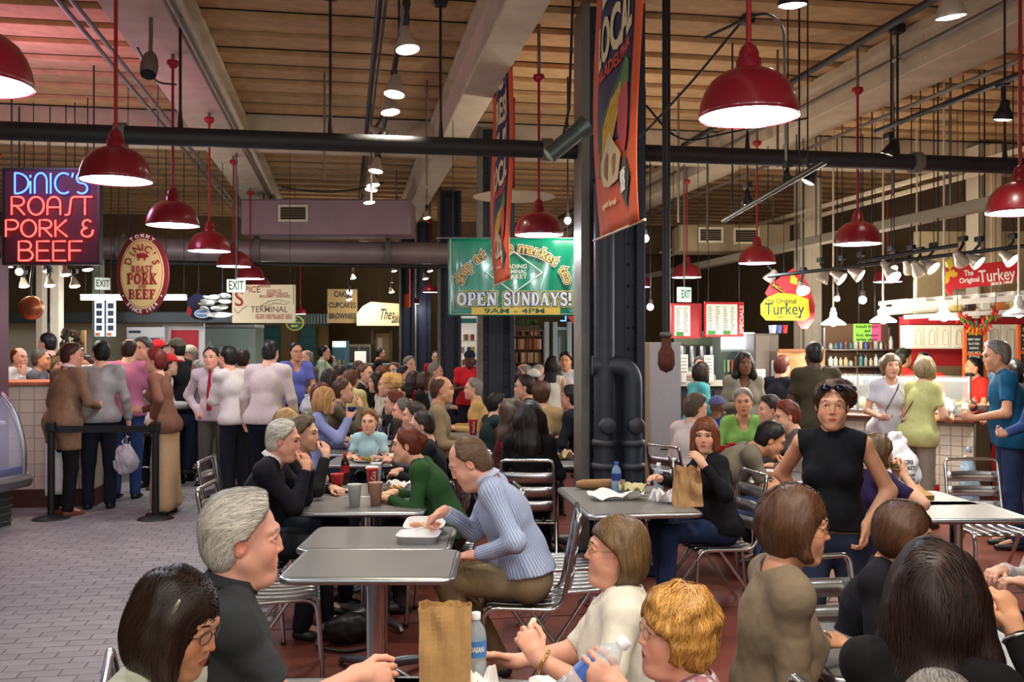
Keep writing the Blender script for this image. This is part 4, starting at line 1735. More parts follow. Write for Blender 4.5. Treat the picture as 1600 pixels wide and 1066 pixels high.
# ceiling: slab and the rows of boards between the beams
b = MB()
b.box((1.5, 12.5, ZC + .12), (19, 33, .1))
ceiling = struct('ceiling', b, M_BEAMD)
BX = [(-7.2, -1.62), (-1.18, 1.03), (1.35, 4.62), (5.08, 9.5)]
r_ = random.Random(4)
for (x0, x1) in BX:
 pmesh = MB().box((0, 0, 0), (x1 - x0, .49, .05), bev=.006).mesh([M_PLANK])
 for j in range(34):
  y = 4.6 + j * .5
  if abs(y - 11.6) < .3:
   continue
  o = link('ceiling_board', pmesh, ceiling, ((x0 + x1) / 2, y, ZC + .030 + r_.uniform(-.004, .004)))
  o.rotation_euler = (R(5.5 + r_.uniform(-.6, .6)), 0, 0)
  o['kind'] = 'structure'


def wall(name, a, bb, z0, z1, t=.15, m=M_WALL):
 a, bb = np.asarray(a, float), np.asarray(bb, float)
 d = bb - a
 L = np.linalg.norm(d)
 q = MB()
 q.box((0, 0, (z0 + z1) / 2), (L, t, z1 - z0))
 o = q.build(name, m, None, ((a[0] + bb[0]) / 2, (a[1] + bb[1]) / 2, 0), math.atan2(d[1], d[0]))
 o['kind'] = 'structure'
 return o


beam_i = 0
for nm, x, w, y0, y1 in (('beam_left', -1.40, .44, -3, 29), ('beam_middle', 1.19, .30, -3, 29), ('beam_right', 4.85, .44, -3, 29), ('beam_edge', -7.3, .3, -3, 29)):
 q = MB()
 q.box((x, (y0 + y1) / 2, ZC - .14), (w, y1 - y0, .42), bev=.01)
 q.box((x - w / 2 - .03, (y0 + y1) / 2, ZC - .03), (.06, y1 - y0, .06))
 q.box((x + w / 2 + .03, (y0 + y1) / 2, ZC - .03), (.06, y1 - y0, .06))
 struct(nm, q, M_BEAM)
q = MB()
q.box((1.1, 11.6, ZC - .15), (16.5, .34, .38), bev=.01)
struct('beam_cross', q, M_BEAM)
q = MB()
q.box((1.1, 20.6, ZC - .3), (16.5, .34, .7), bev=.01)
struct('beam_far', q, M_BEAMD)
wall('wall_back', (-8, 27.5), (11, 27.5), 0, 4.6)
wall('wall_right', (9.6, -3), (9.6, 27.5), 0, 4.6, m=mat((120, 100, 72), .9, noise=.1, nscale=2))
wall('wall_left', (-7.6, -3), (-7.6, 27.5), 0, 4.6, m=mat((128, 112, 88), .9, noise=.1, nscale=2))


def column(name, px, d, w, dep=.42, ztop=4.3, rivets=True, mf=M_IRONG, z0=0):
 """Built-up riveted iron column: two flanges, a web, lacing rivets, a base plate."""
 p = at(px, HOR, d)
 q = MB()
 q.box((0, 0, z0 + (ztop - z0) / 2), (w * .82, dep * .5, ztop - z0))
 o = q.build(name, M_IRON, None, (p[0], p[1], 0), -YAW * .6)
 o['kind'] = 'structure'
 for x in (-1, 1):
  f = MB()
  f.box((x * w * .43, 0, z0 + (ztop - z0) / 2), (w * .14, dep, ztop - z0), bev=.006)
  f.build('flange', mf if x < 0 else M_IRON, o)
 f = MB()
 f.box((0, -dep * .27, z0 + (ztop - z0) / 2), (w * .42, .02, ztop - z0 - .2), bev=.004)
 f.build('cover_plate', M_IRON, o)
 f = MB()
 for x in (-.36, -.27, .27, .36):
  for k in range(int((ztop - z0) / .16)):
   f.ball((x * w, -dep * .255, z0 + .1 + k * .16), (.012, .01, .012), 6, 4)
 s_ = f.build('rivets', M_IRON, o)
 s_['kind'] = 'stuff'
 f = MB()
 f.box((0, 0, .05), (w * 1.35, dep * 1.3, .1), bev=.01)
 f.box((0, 0, .16), (w * 1.12, dep * 1.1, .12), bev=.02)
 f.build('base_plate', M_IRON, o)
 return o


col1 = column('column_near', 951, 7.4, .485)
column('column_second', 774, 11.6, .44)
column('column_third', 702, 16.3, .40)
column('column_fourth', 661, 20.5, .36)
column('column_fifth', 636, 18.2, .28)
# cream painted steel columns by the right-hand stands
for nm, px, d, w in (('column_cream_near', 1537, 12.5, .32), ('column_cream_far', 1262, 15.0, .34)):
 p = at(px, HOR, d)
 q = MB()
 q.box((0, 0, 2.15), (w, .3, 4.3), bev=.01)
 o = struct(nm, q, M_CREAM, None, (p[0], p[1], 0), -.1)
 q = MB()
 q.box((-w * .38, -.155, 2.15), (w * .10, .03, 4.3))
 q.build('column_strip', mat((150, 138, 112), .7), o)
 q = MB()
 q.box((w * .22, -.155, 2.15), (w * .4, .03, 4.3))
 q.build('column_strip', M_CREAM, o)

# ------------------------------------------------------------------ pipes, ducts, rails under the ceiling
def pipe(name, label, pts, r, m=M_PIPE, cat='pipe', n=12, collars=(), group=None, hang=None):
 q = MB()
 q.tube(pts, r, n)
 o = q.build(name, m)
 tag(o, label, cat, group)
 for t in collars:
  a, c = np.asarray(pts[0], float), np.asarray(pts[-1], float)
  p, u = a + (c - a) * t, (c - a) / np.linalg.norm(c - a)
  MB().cyl(p - u * .04, p + u * .04, r * 1.3, n=n).build('pipe_collar', M_IRONG, o)
 for (t, m2) in hang or ():
  a, c = np.asarray(pts[0], float), np.asarray(pts[-1], float)
  p = a + (c - a) * t
  h = MB()
  h.tube([p + [0, 0, r], [p[0], p[1], ZC]], .011, 6)
  h.box((p[0], p[1], ZC - .02), (.10, .10, .07), bev=.01)
  h.cyl(p + [0, 0, r - .01], p + [0, 0, r + .12], .022, .012, 8)
  h.build('hanger_rod', M_BLACK, o)
 return o


YP = 7.25
zp = 1.75 + (HOR - 223) / FPX * (YP * math.cos(YAW) + 0)
pipe('sprinkler_pipe', 'thick black insulated main pipe crossing the whole hall under the ceiling', [(-7, YP, zp), (9.4, YP, zp)], .068, M_PIPE, 'pipe', 16,
  (.27, .33, .52, .71, .8), hang=((.355, 0), (.47, 0), (.42, 0), (.555, 0), (.62, 0), (.70, 0), (.76, 0), (.83, 0)))
zd = 1.75 + (HOR - 396) / FPX * 15
pipe('air_duct', 'long round grey duct running crosswise behind the hanging signs', [(-7.2, 15.0, zd), (2.6, 15.0, zd)], .17, M_DUCT, 'duct', 20, (.2, .4, .6, .8))
pipe('thin_pipe', 'slim dark pipe running just below the round duct', [(-7.2, 14.6, zd - .24), (2.6, 14.6, zd - .24)], .03, M_PIPE, 'pipe', 8)
# boxed duct with a grille
def boxduct(label, px0, px1, y0, y1, d, m, grilles):
 a, c = at(px0, HOR, d), at(px1, HOR, d)
 z0, z1 = 1.75 + (HOR - y1) / FPX * d, 1.75 + (HOR - y0) / FPX * d
 w = np.linalg.norm(c - a)
 p = (a + c) / 2
 o = MB().box((0, .35, (z0 + z1) / 2), (w, .7, z1 - z0), bev=.02).build('duct_box', m, None, (p[0], p[1], 0), -YAW)
 tag(o, label, 'duct')
 for x_ in (-w * .4, w * .4):
  MB().tube([(x_, .35, z1 - .02), (x_, .35, ZC + .06)], .012, 6).build('hanger_rod', M_CONDUIT, o)
 for g0, g1, h0, h1 in grilles:
  x0, x1 = (g0 - (px0 + px1) / 2) / FPX * d, (g1 - (px0 + px1) / 2) / FPX * d
  za, zb = 1.75 + (HOR - h1) / FPX * d, 1.75 + (HOR - h0) / FPX * d
  f = MB()
  for bx in ((x0 + x1) / 2, za, x1 - x0, .03), ((x0 + x1) / 2, zb, x1 - x0, .03):
   f.box((bx[0], -.02, bx[1]), (bx[2] + .03, .04, bx[3]))
  for xx in (x0, x1):
   f.box((xx, -.02, (za + zb) / 2), (.03, .04, zb - za))
  g = f.build('grille_frame', M_CREAM, o)
  MB().box(((x0 + x1) / 2, -.002, (za + zb) / 2), (x1 - x0, .01, zb - za)).build('grille_back', mat((40, 32, 26), .8), o)
  for k in range(6):
   MB().box(((x0 + x1) / 2, -.012, za + (zb - za) * (k + .5) / 6), (x1 - x0, .012, .012), rotm('X', 30)).build('slat', mat((120, 104, 84), .6), g)
 return o


boxduct('mauve grey boxed duct with one framed grille above the round duct', 376, 642, 311, 366, 14.2, mat((150, 124, 130), .7, noise=.08, nscale=4), [(437, 480, 322, 345)])
boxduct('beige boxed duct with two framed grilles at the right of the iron column', 1062, 1235, 350, 392, 14.5, mat((150, 132, 100), .7, noise=.1, nscale=4), [(1092, 1128, 357, 378), (1147, 1184, 358, 380)])
# long rails and pipes along the hall
def longpipe(label, px, py, z, r, y0, y1, m, name='long_pipe', box=None):
 d = (z - CAMH) * FPX / (HOR - py)
 x = at(px, HOR, d)[0]
 if box:
  o = MB().box((x, (y0 + y1) / 2, z), (box[0], y1 - y0, box[1]), bev=.004).build(name, m)
 else:
  o = MB().tube([(x, y0, z), (x, y1, z)], r, 8).build(name, m)
 tag(o, label, 'pipe' if not box else 'rail')
 return x


longpipe('grey flat cable tray rising to the right over the turkey stand', 1545, 318, 3.0, 0, 6.5, 19, mat((132, 122, 100), .6), 'cable_tray', (.16, .10))
longpipe('upper of two cream rails high over the right-hand stands', 1470, 270, 3.7, 0, 7.6, 20, M_CREAM, 'steel_rail', (.06, .05))
longpipe('lower of two cream rails high over the right-hand stands', 1400, 305, 3.6, 0, 7.6, 20, M_CREAM, 'steel_rail', (.05, .05))
longpipe('thin conduit along the right ceiling beam, farther from the big red lamp', 1540, 20, 4.1, .022, 4, 20, M_CONDUIT, 'conduit')
longpipe('dark conduit along the left side of the right ceiling beam', 1440, 10, 4.2, .03, 4, 20, M_PIPE, 'conduit')
longpipe('thin conduit under the right edge of the cream beam', 1590, 95, 3.9, .02, 4, 20, M_CONDUIT, 'conduit')
longpipe('left one of the paired conduits beside the security camera', 90, 0, 4.0, .018, 4, 19, M_CONDUIT, 'conduit')
longpipe('right one of the paired conduits beside the security camera', 112, 0, 4.0, .018, 4, 19, M_CONDUIT, 'conduit')
longpipe('conduit running along the left beam next to its right edge', 275, 20, 3.95, .02, 4, 19, M_CONDUIT, 'conduit')
longpipe('second conduit hugging the right edge of the left beam', 298, 40, 3.98, .028, 4, 19, M_BEAM, 'conduit')
longpipe('conduit beside the middle track lights, going straight back', 590, 30, 4.15, .025, 4, 20, M_PIPE, 'conduit')
longpipe('thin rod beside the middle track lights, nearer the beam', 600, 30, 4.2, .012, 4, 20, M_CONDUIT, 'conduit')
for k, (px, d) in enumerate(((507, 9.2), (580, 10.5), (667, 9.5), (1215, 8.5), (1395, 8.2), (1485, 8.8), (1275, 11.5), (1060, 10), (1105, 12))):
 p = at(px, HOR, d)
 o = MB().tube([(p[0], p[1], 3.0 if k > 3 else 3.3), (p[0], p[1], ZC)], .012, 6).build('hanger_rod', M_CONDUIT)
 tag(o, ['thin grey drop rod left of the middle track lights', 'thin rod hanging just left of the track light row', 'bent thin rod hanging right of the track light row',
   'grey drop rod just right of the big red lamp', 'grey drop rod crossing the cream beam', 'grey drop rod farthest right on the cream beam', 'short drop rod over the yellow turkey sign',
   'drop rod right of the black standpipe', 'drop rod above the red menu boards'][k], 'rod')


def cable(label, pts, r=.008):
 o = MB().tube(rounded([at(*p) for p in pts], .4, 6), r, 6).build('cable', M_BLACK)
 return tag(o, label, 'cable')


cable('black cable looping up from the big red lamp towards the cream beam', [(1170, 20, 5.2), (1080, 130, 5.6), (1000, 215, 6.2), (960, 235, 6.5)])
cable('black cable sagging from the black standpipe to the cross pipe', [(1010, 165, 6.6), (1060, 225, 6.8), (1150, 205, 7.0), (1260, 185, 7.4)])
cable('dark looped cable above the big red lamp', [(1100, 60, 5.0), (1195, 15, 5.0), (1225, 40, 5.2), (1228, 250, 6.9)])
cable('thin cable drooping from the left beam to the second red lamp', [(215, 75, 6.6), (245, 130, 7.2), (275, 132, 7.4)])
cable('slack cable strung under the boards left of the track lights', [(440, 292, 13), (500, 302, 13), (560, 296, 13), (600, 285, 13)], .012)
# standpipe that hangs in front of the column
p = at(1041, HOR, 6.6)
q = MB()
q.tube([(p[0], p[1], 1.78), (p[0], p[1], 4.32)], .029, 12)
o = q.build('standpipe', M_BLACK)
tag(o, 'black vertical standpipe hanging from the ceiling beside the iron column', 'pipe')
MB().lathe([(.0, 1.54), (.045, 1.56), (.062, 1.60), (.058, 1.68), (.036, 1.72), (.034, 1.80), (0, 1.80)], (p[0], p[1], 0), 10).build('rusty_fitting', mat((84, 40, 26), .9, noise=.3, nscale=30, bump=.006), o)
MB().lathe([(.030, 1.79), (.045, 1.79), (.045, 1.82), (.030, 1.82)], (p[0], p[1], 0), 12).build('pipe_collar', M_IRONG, o)
# two pipes strapped to the near column
for k, (px, ztop) in enumerate(((944, 1.55), (988, 1.58))):
 p = at(px, HOR, 6.98)
 q = MB()
 if k == 1:
  a = at(925, HOR, 6.98)
  q.tube(rounded([(p[0], p[1], .1), (p[0], p[1], ztop), (a[0], a[1], ztop)], .13, 6), .072, 14)
 else:
  q.tube([(p[0], p[1], .1), (p[0], p[1], 2.9)], .075, 14)
 o = q.build('drain_pipe', mat((38, 44, 56), .5, noise=.15, nscale=14))
 tag(o, ['straight dark drain pipe strapped to the iron column', 'dark drain pipe with a bend at its top, right side of the iron column'][k], 'pipe')
 for z in (.85, 1.02):
  MB().lathe([(.074, z - .025), (.092, z - .02), (.092, z + .02), (.074, z + .025)], (p[0], p[1], 0), 16).build('pipe_collar', mat((48, 50, 58), .5), o)
 MB().lathe([(0, 0), (.062, 0), (.062, .04), (.05, .055), (0, .055)], (p[0], p[1] - .07, 1.15), 16, rotm('X', 90)).build('clean_out_cap', mat((46, 48, 56), .5), o)
# the narrow grey partition beside the column
p = at(1037, HOR, 9.3)
q = MB()
q.box((0, 0, .875), (.28, .30, 1.75), bev=.004)
o = q.build('partition_post', mat((176, 172, 172), .55, noise=.04), None, (p[0], p[1], 0), -YAW)
tag(o, 'narrow pale grey boxed post standing right of the iron column', 'post')
MB().box((-.19, .1, .9), (.12, .2, 1.7), bev=.004).build('side_panel', mat((186, 160, 118), .7), o)
for z in (.62, .73):
 MB().box((-.02, -.152, z), (.07, .004, .012)).build('stencil_mark', M_BLACK, o)


# ------------------------------------------------------------------ lamps
M_LRED = mat((132, 18, 36), .32, coat=.4, spec=.6)
M_LIN = mat((235, 235, 240), .5)
M_LGLOW = mat((236, 242, 255), .5, emit=9.0, ecol=(214, 232, 255))
M_SPOTGLOW = mat((255, 246, 232), .5, emit=14.0, ecol=(255, 240, 214))
M_BULB = mat((255, 250, 240), .5, emit=40.0, ecol=(255, 244, 222))


def point(name, loc, power, col, r=.05, parent=None):
 l = bpy.data.lights.new(name, 'POINT')
 l.energy = power
 l.color = col
 l.shadow_soft_size = r
 o = bpy.data.objects.new(name, l)
 COL.objects.link(o)
 o.location = [float(q) for q in loc]
 if parent is not None:
  o.parent = parent
 return o


def spot(name, loc, aim, power, col, ang=60, r=.05, blend=.5, parent=None):
 l = bpy.data.lights.new(name, 'SPOT')
 l.energy = power
 l.color = col
 l.spot_size = R(ang)
 l.spot_blend = blend
 l.shadow_soft_size = r
 o = bpy.data.objects.new(name, l)
 COL.objects.link(o)
 o.location = [float(q) for q in loc]
 o.rotation_euler = Vector([float(q) for q in aim]).to_track_quat('-Z', 'Y').to_euler()
 if parent is not None:
  o.parent = parent
 return o


def dome_lamp(label, px, py, dia, d, r=.20, power=55, ztop=3.92):
 rim = at(px, py, d)
 s = r / .20
 o = thing('pendant_lamp', label, 'lamp', rim, 0, 'red dome lamps')
 out = [(.200, 0), (.199, .018), (.192, .060), (.176, .105), (.150, .145), (.112, .175), (.070, .192), (.046, .197)]
 inn = [(q[0] - .004, q[1] - (.003 if i else 0)) for i, q in enumerate(out)]
 sh = MB()
 sh.lathe([(a * s, z * s) for a, z in out] + [(a * s, z * s) for a, z in inn[::-1]], n=40, close=True)
 sh.build('lamp_shade', M_LRED, o)
 g = MB()
 g.lathe([(0, .040), (.10, .034), (.170, .018), (.1935, .003)][::1] if s == 1 else [(0, .040 * s), (.10 * s, .034 * s), (.170 * s, .018 * s), (.1935 * s, .003 * s)], n=40)
 g.build('lamp_diffuser', M_LGLOW, o)
 c = MB()
 c.lathe([(.050 * s, .190 * s), (.050 * s, .235 * s), (.040 * s, .240 * s), (.040 * s, .262 * s), (.030 * s, .285 * s), (.012 * s, .300 * s), (0, .300 * s)], n=20)
 c.build('lamp_socket', M_LRED, o)
 zt = ztop - rim[2]
 MB().tube([(0, 0, .29 * s), (0, 0, zt)], .011, 8).build('lamp_stem', mat((150, 20, 30), .4), o)
 k = MB()
 k.lathe([(0, zt + .03), (.045, zt + .03), (.050, zt), (.02, zt - .03), (0, zt - .03)], n=16)
 k.build('ceiling_canopy', mat((170, 24, 34), .4), o)
 MB().tube([(0, 0, zt + .02), (0, 0, ZC + .06 - rim[2])], .014, 6).build('conduit_drop', M_CONDUIT, o)
 if power:
  point('lamp_light', (0, 0, -.03), power, (.90, .95, 1.0), .15, o)
 return o


for a in (('red dome lamp cut off by the left edge, nearest of the left row', -43, 133, 0, 3.4, .2, 22),
    ('red dome lamp hanging right beside the neon sign', 181, 283, 0, 5.55, .2, 22),
    ('red dome lamp above the oval roast pork sign', 270, 353, 0, 7.5, .2, 22),
    ('fourth red dome lamp of the left row, right above the oval sign', 327, 393, 0, 9.4, .2, 22),
    ('fifth red dome lamp of the left row, over the exit sign', 365, 417, 0, 11.6, .2, 18),
    ('sixth red dome lamp of the left row, at the spice sign corner', 391, 436, 0, 14.0, .2, 18),
    ('seventh red dome lamp of the left row, in front of the spice sign', 404, 449, 0, 16.2, .2, 12),
    ('largest red dome lamp, right of the black standpipe', 1170, 184, 0, 3.87, .2, 22),
    ('red dome lamp just above the green banner', 842, 368, 0, 7.9, .2, 22),
    ('small red dome lamp by the third iron column', 672, 457, 0, 17.3, .135, 10),
    ('smallest red dome lamp, left of the third iron column', 645, 475, 0, 20.0, .135, 10),
    ('red dome lamp at the right edge above the red turkey sign', 1594, 333, 0, 6.0, .2, 22),
    ('red dome lamp above the row of white pendant lamps', 1340, 382, 0, 8.3, .2, 22),
    ('red dome lamp left of the yellow turkey sign', 1183, 412, 0, 10.5, .2, 22),
    ('red dome lamp over the first red menu board', 1073, 434, 0, 13.0, .2, 18),
    ('red dome lamp half hidden behind the near iron column', 998, 449, 0, 15.5, .2, 12),
    ('far red dome lamp behind the spotlights of the turkey stand', 1387, 441, 0, 13.6, .2, 12),
    ('small red dome lamp at the left edge under the neon sign', -4, 417, 0, 11.2, .17, 8),
    ('small red dome lamp behind the spice sign, beside the restroom sign', 469, 491, 0, 21.0, .135, 8)):
 dome_lamp(a[0], a[1], a[2], a[3], a[4], a[5], a[6])


def track_head(label, px, py, d, r=.075, aim=(0, 0, -1), power=0, bulb=True, dark=False, ztrack=None, white=False, xtrack=None):
 """Track spotlight: bracket, stem, flared cone, glowing lens."""
 p = at(px, py, d)
 o = thing('track_light', label, 'spotlight', p, 0, 'track spotlights')
 a = nrm_(aim)
 u, w = frame(a)
 M = np.stack([u, w, -a], 1)
 if np.linalg.det(M) < 0:
  M[:, 0] *= -1
 m = M_BLACK if not white else M_WHITE
 q = MB()
 q.lathe([(r, 0), (r * 1.02, .012), (r * .72, r * .95), (r * .50, r * 1.35), (r * .46, r * 1.9), (r * .2, r * 2.1), (0, r * 2.1)], n=20, rot=M)
 q.build('lamp_housing', m if dark else mat((188, 176, 160), .35, metal=.4), o)
 g = MB()
 g.lathe([(0, -.010), (r * .6, -.007), (r * .94, .004)], n=20, rot=M)
 g.build('lamp_lens', (M_SPOTGLOW if bulb else mat((60, 56, 50), .3)), o)
 q = MB()
 t = -a * r * 1.6
 zt = (ztrack - p[2]) if ztrack else r * 3.4
 xo = (xtrack - p[0]) if xtrack is not None else 0
 q.tube([t, (0, 0, max(zt * .4, r * 2.4)), (xo, 0, zt)], .014, 6)
 q.box((xo, 0, zt - .02), (.05, .10, .05), bev=.006)
 q.build('bracket', M_BLACK, o)
 if not ztrack:
  MB().tube([(0, 0, zt - .02), (0, 0, ZC - p[2])], .006, 6).build('hanger_rod', M_BLACK, o)
 if power:
  spot('track_light_beam', -a * -.03, a, power, (1.0, .90, .74), 95, .06, .6, o)
 return o


def track(label, p0, p1, w=.035):
 a, c = np.asarray(p0, float), np.asarray(p1, float)
 o = MB().tube([a, c], w / 2 * 1.2, 6).build('light_track', M_BLACK)
 tag(o, label, 'light track')
 for t in (.12, .8):
  p = a + (c - a) * t
  MB().tube([p, (p[0], p[1], ZC)], .008, 6).build('hanger_rod', M_BLACK, o)
 return o


XT = .387
zt_ = 3.95
track('black track carrying the row of spotlights in the middle of the hall', (XT, 5.4, zt_), (XT, 19.5, zt_))
mids = [(637, 78, 6.2, 1, 60), (616, 148, 7.2, 1, 60), (610, 176, 7.8, 1, 60), (587, 268, 10.4, 1, 70), (583, 290, 11.3, 1, 0), (580, 297, 11.8, 1, 0), (577, 317, 12.8, 1, 70), (571, 357, 15.6, 1, 60), (570, 366, 16.4, 1, 0), (566, 381, 17.8, 1, 60)]
nth = ['nearest and brightest', 'second', 'third', 'fourth', 'fifth', 'sixth', 'seventh', 'eighth', 'ninth', 'farthest']
for k, (px, py, d, on, pw_) in enumerate(mids):
 track_head('%s spotlight of the row on the middle ceiling track' % nth[k], px, py, d, .078, (.12 * (-1) ** k, -.15, -1), pw_, True, False, zt_, False, XT)
track_head('unlit swivelled spotlight pointing left on the middle track', 597, 213, 8.6, .07, (.6, -.5, -.6), 0, False, False, zt_, False, XT)
# spotlights near the top of the frame and on the right
track('black track slanting up at the right with two spotlights', at(1368, 206, 8.2), at(1640, 98, 5.9))
track_head('spotlight on the slanting right track, nearer the beam', 1388, 243, 7.9, .065, (-.3, .2, -1), 50, True, True, 1.75 + 1.72)
track_head('spotlight on the slanting right track, at the right edge', 1567, 187, 6.4, .062, (0, .2, -1), 50, True, True, 1.75 + 1.75)
track_head('large spotlight at the top edge right of the big red lamp', 1238, 9, 5.2, .078, (.05, .1, -1), 70, True, True, 3.95)
track_head('large spotlight at the top right under the ceiling rail', 1486, 27, 5.2, .078, (.15, .1, -1), 70, True, False, 3.95)
track('dark blue track over the turkey stand counter', at(1345, 408, 9.6), at(1497, 383, 9.2))
track('black track over the red turkey sign', at(1200, 432, 10.6), at(1640, 380, 8.8))
track('black track with the two bare heads left of the cream beam', at(1130, 345, 8.6), at(1290, 252, 6.2))
track_head('black unlit spotlight on the track left of the cream beam, nearer end', 1262, 285, 6.8, .05, (-.5, .2, -1), 0, True, True)
track_head('black spotlight on the track left of the cream beam, middle', 1231, 285, 7.2, .045, (.3, .3, -1), 0, False, True)
track_head('black spotlight on the track left of the cream beam, far end', 1168, 318, 8.0, .05, (.2, .3, -1), 0, True, True)
heads = [(1282, 440, 10.4, -.3, 0, 0), (1316, 437, 10.2, .5, 1, 0), (1345, 432, 10.1, .6, 1, 40), (1393, 424, 9.7, .2, 1, 40), (1397, 434, 9.5, .1, 1, 0), (1424, 423, 9.7, .5, 0, 0), (1438, 427, 9.6, .5, 0, 0), (1459, 420, 9.5, .3, 1, 60),
   (1505, 411, 9.3, .6, 0, 0), (1530, 412, 9.2, .4, 1, 40), (1583, 408, 9.0, .3, 1, 50), (1255, 455, 10.6, -.1, 1, 90), (1200, 440, 11, -.3, 0, 0)]
for k, (px, py, d, ax, on, pw_) in enumerate(heads):
 track_head('%s spotlight counted from the left over the turkey stand' % ['third', 'fourth', 'fifth', 'sixth', 'seventh', 'eighth', 'ninth', 'tenth', 'eleventh', 'twelfth', 'thirteenth', 'second (glaring)', 'first'][k],
      px, py, d, .075, (ax, -.55 if on else .2, -.55), pw_, bool(on), False)
for k, (px, py, d, rr) in enumerate(((887, 345, 9.4, .06), (1008, 373, 9.8, .07), (1016, 480, 12, .075), (996, 479, 14, .05), (1308, 467, 12, .06), (1348, 469, 12, .085), (546, 457, 19, .10), (30, 425, 10.6, .07), (544, 468, 19, .06))):
 p = at(px, py, d)
 o = thing('spotlight_bulb', ['bare bright bulb at the top right corner of the green banner', 'bright round bulb between iron column and standpipe', 'bright bulb low beside the standpipe', 'small bulb half behind the iron column',
         'small glaring bulb right of the yellow turkey sign', 'large glaring bulb over the far food counter', 'glaring bulb far back over the bakery counter', 'bright spotlight under the left end of the neon sign', 'small bulb under the glaring one over the bakery'][k], 'bulb', p, 0)
 MB().ball((0, 0, 0), rr * .55, 14, 10).build('bulb_glass', M_BULB, o)
 MB().cyl((0, 0, rr * .5), (0, 0, rr * 1.4), rr * .45, rr * .3, 12).build('bulb_socket', M_BLACK, o)
 MB().tube([(0, 0, rr * 1.3), (0, 0, ZC - p[2])], .008, 6).build('cord', M_BLACK, o)
 point('bulb_light', (0, -.12, -.05), 14, (1.0, .88, .70), .05, o)
for k, (px, py, d) in enumerate(((853/3.95+400, 424, 19), (1075/3.95+400, 424, 18), (665, 436, 17), (838/3.95+400, 457, 19), (667, 341, 14), (688, 391, 15), (600/3.95+400, 435, 18), (577/3.95+400, 468, 18.5), (75, 424, 10.8), (78, 447, 10.6), (117, 448, 10.4), (103, 430, 10.5), (137, 422, 10.2), (38, 448, 10.9))):
 track_head(['small spotlight below the duct, left of the third column', 'small spotlight below the duct, right of the third column', 'tilted small spotlight under the long duct', 'small hanging spotlight over the bakery sign',
    'lone spotlight above the left end of the green banner', 'tilted spotlight at the left edge of the green banner', 'double spotlight over the bakery letters', 'lowest spotlight over the bakery letters',
    'spotlight facing right under the neon sign', 'small clear spotlight under the middle of the neon sign', 'spotlight with clear bulb under the right end of the neon sign', 'small spotlight tucked under the neon sign', 'dark spotlight under the right corner of the neon sign', 'low spotlight over the tiled counter'][k],
      px, py, d, .055, (.2, -.2, -1), 20 if k in (0, 3, 6, 8, 11) else 0, True, k in (8, 12), None)


def barn_lamp(label, px, py, d, top):
 p = at(px, py, d)
 o = thing('white_pendant_lamp', label, 'lamp', p, 0, 'white enamel pendants over the turkey counter')
 prof = [(.135, 0), (.136, .012), (.128, .025), (.085, .055), (.048, .078), (.040, .10), (.040, .14), (.030, .15), (.028, .185), (.008, .20), (0, .20)]
 inn = [(.034, .095), (.082, .050), (.130, .006)]
 MB().lathe(prof[:6] + [(.036, .10)] + inn, n=32, close=True).build('lamp_shade', M_WHITE, o)
 MB().lathe(prof[5:], n=20).build('lamp_socket', M_WHITE, o)
 MB().ball((0, 0, .018), .034, 14, 10).build('bulb_glass', M_BULB, o)
 MB().tube([(0, 0, .19), (0, 0, ZC - p[2])], .010, 8).build('lamp_stem', M_CREAM, o)
 point('lamp_light', (0, 0, -.06), 26, (1.0, .93, .80), .04, o)


barn_lamp('white enamel pendant nearest the yellow turkey sign', 1302, 508, 10.6, 280)
barn_lamp('second white enamel pendant, over the food case', 1380, 504, 10.0, 300)
barn_lamp('third white enamel pendant, left of the red turkey sign end', 1475, 500, 9.4, 270)
barn_lamp('white enamel pendant at the right edge over the dark chalkboard', 1592, 494, 8.8, 270)
# security camera and its bracket on the left beam
p = at(233, 105, 6.6)
o = thing('ceiling_speaker_horn', 'grey cone shaped fixture mounted on the left ceiling beam', 'fixture', p)
M = rotm('X', -30)
MB().lathe([(.052, -.07), (.056, -.06), (.060, .02), (.045, .10), (.02, .14), (0, .14)], n=20, rot=M).build('horn_body', mat((118, 104, 98), .5), o)
MB().lathe([(0, -.055), (.03, -.058), (.050, -.069)], n=20, rot=M).build('horn_mouth', M_BLACK, o)
MB().tube([(0, .04, .10), (0, .06, .24), (.0, .06, .42)], .014, 8).build('bracket', M_CONDUIT, o)
# big tube light left of the orange banner
p = at(880, 225, 6.2)
o = thing('theatre_spotlight', 'long grey cylindrical spotlight hanging left of the large orange banner', 'spotlight', p)
ax = nrm_(RGT * .75 + np.array([0, 0, .62]) + FWD * .1)
q = MB()
q.tube([-ax * .12, ax * .12], .055, 16)
q.tube([ax * .12, ax * .2], [.055, .075], 16)
q.build('lamp_housing', mat((86, 96, 92), .4, metal=.5), o)
MB().tube([ax * .0 + [0, 0, .05], ax * .05 + [0, 0, .2], [ax[0] * .1, ax[1] * .1, ZC - p[2]]], .010, 6).build('bracket', M_BLACK, o)
MB().tube([-ax * .125, -ax * .12], .048, 16).build('lamp_lens', mat((130, 150, 140), .2), o)
# wide shallow white dish lamp behind the banners
p = at(803, 308, 10.2)
o = thing('dish_lamp', 'wide shallow white dish lamp behind the small orange banner', 'lamp', p)
MB().lathe([(.44, 0), (.34, .03), (.12, .07), (.03, .09), (0, .09)], n=32).build('lamp_shade', mat((176, 156, 136), .6), o)
MB().tube([(0, 0, .08), (0, 0, ZC - p[2])], .012, 8).build('lamp_stem', mat((120, 24, 28), .5), o)


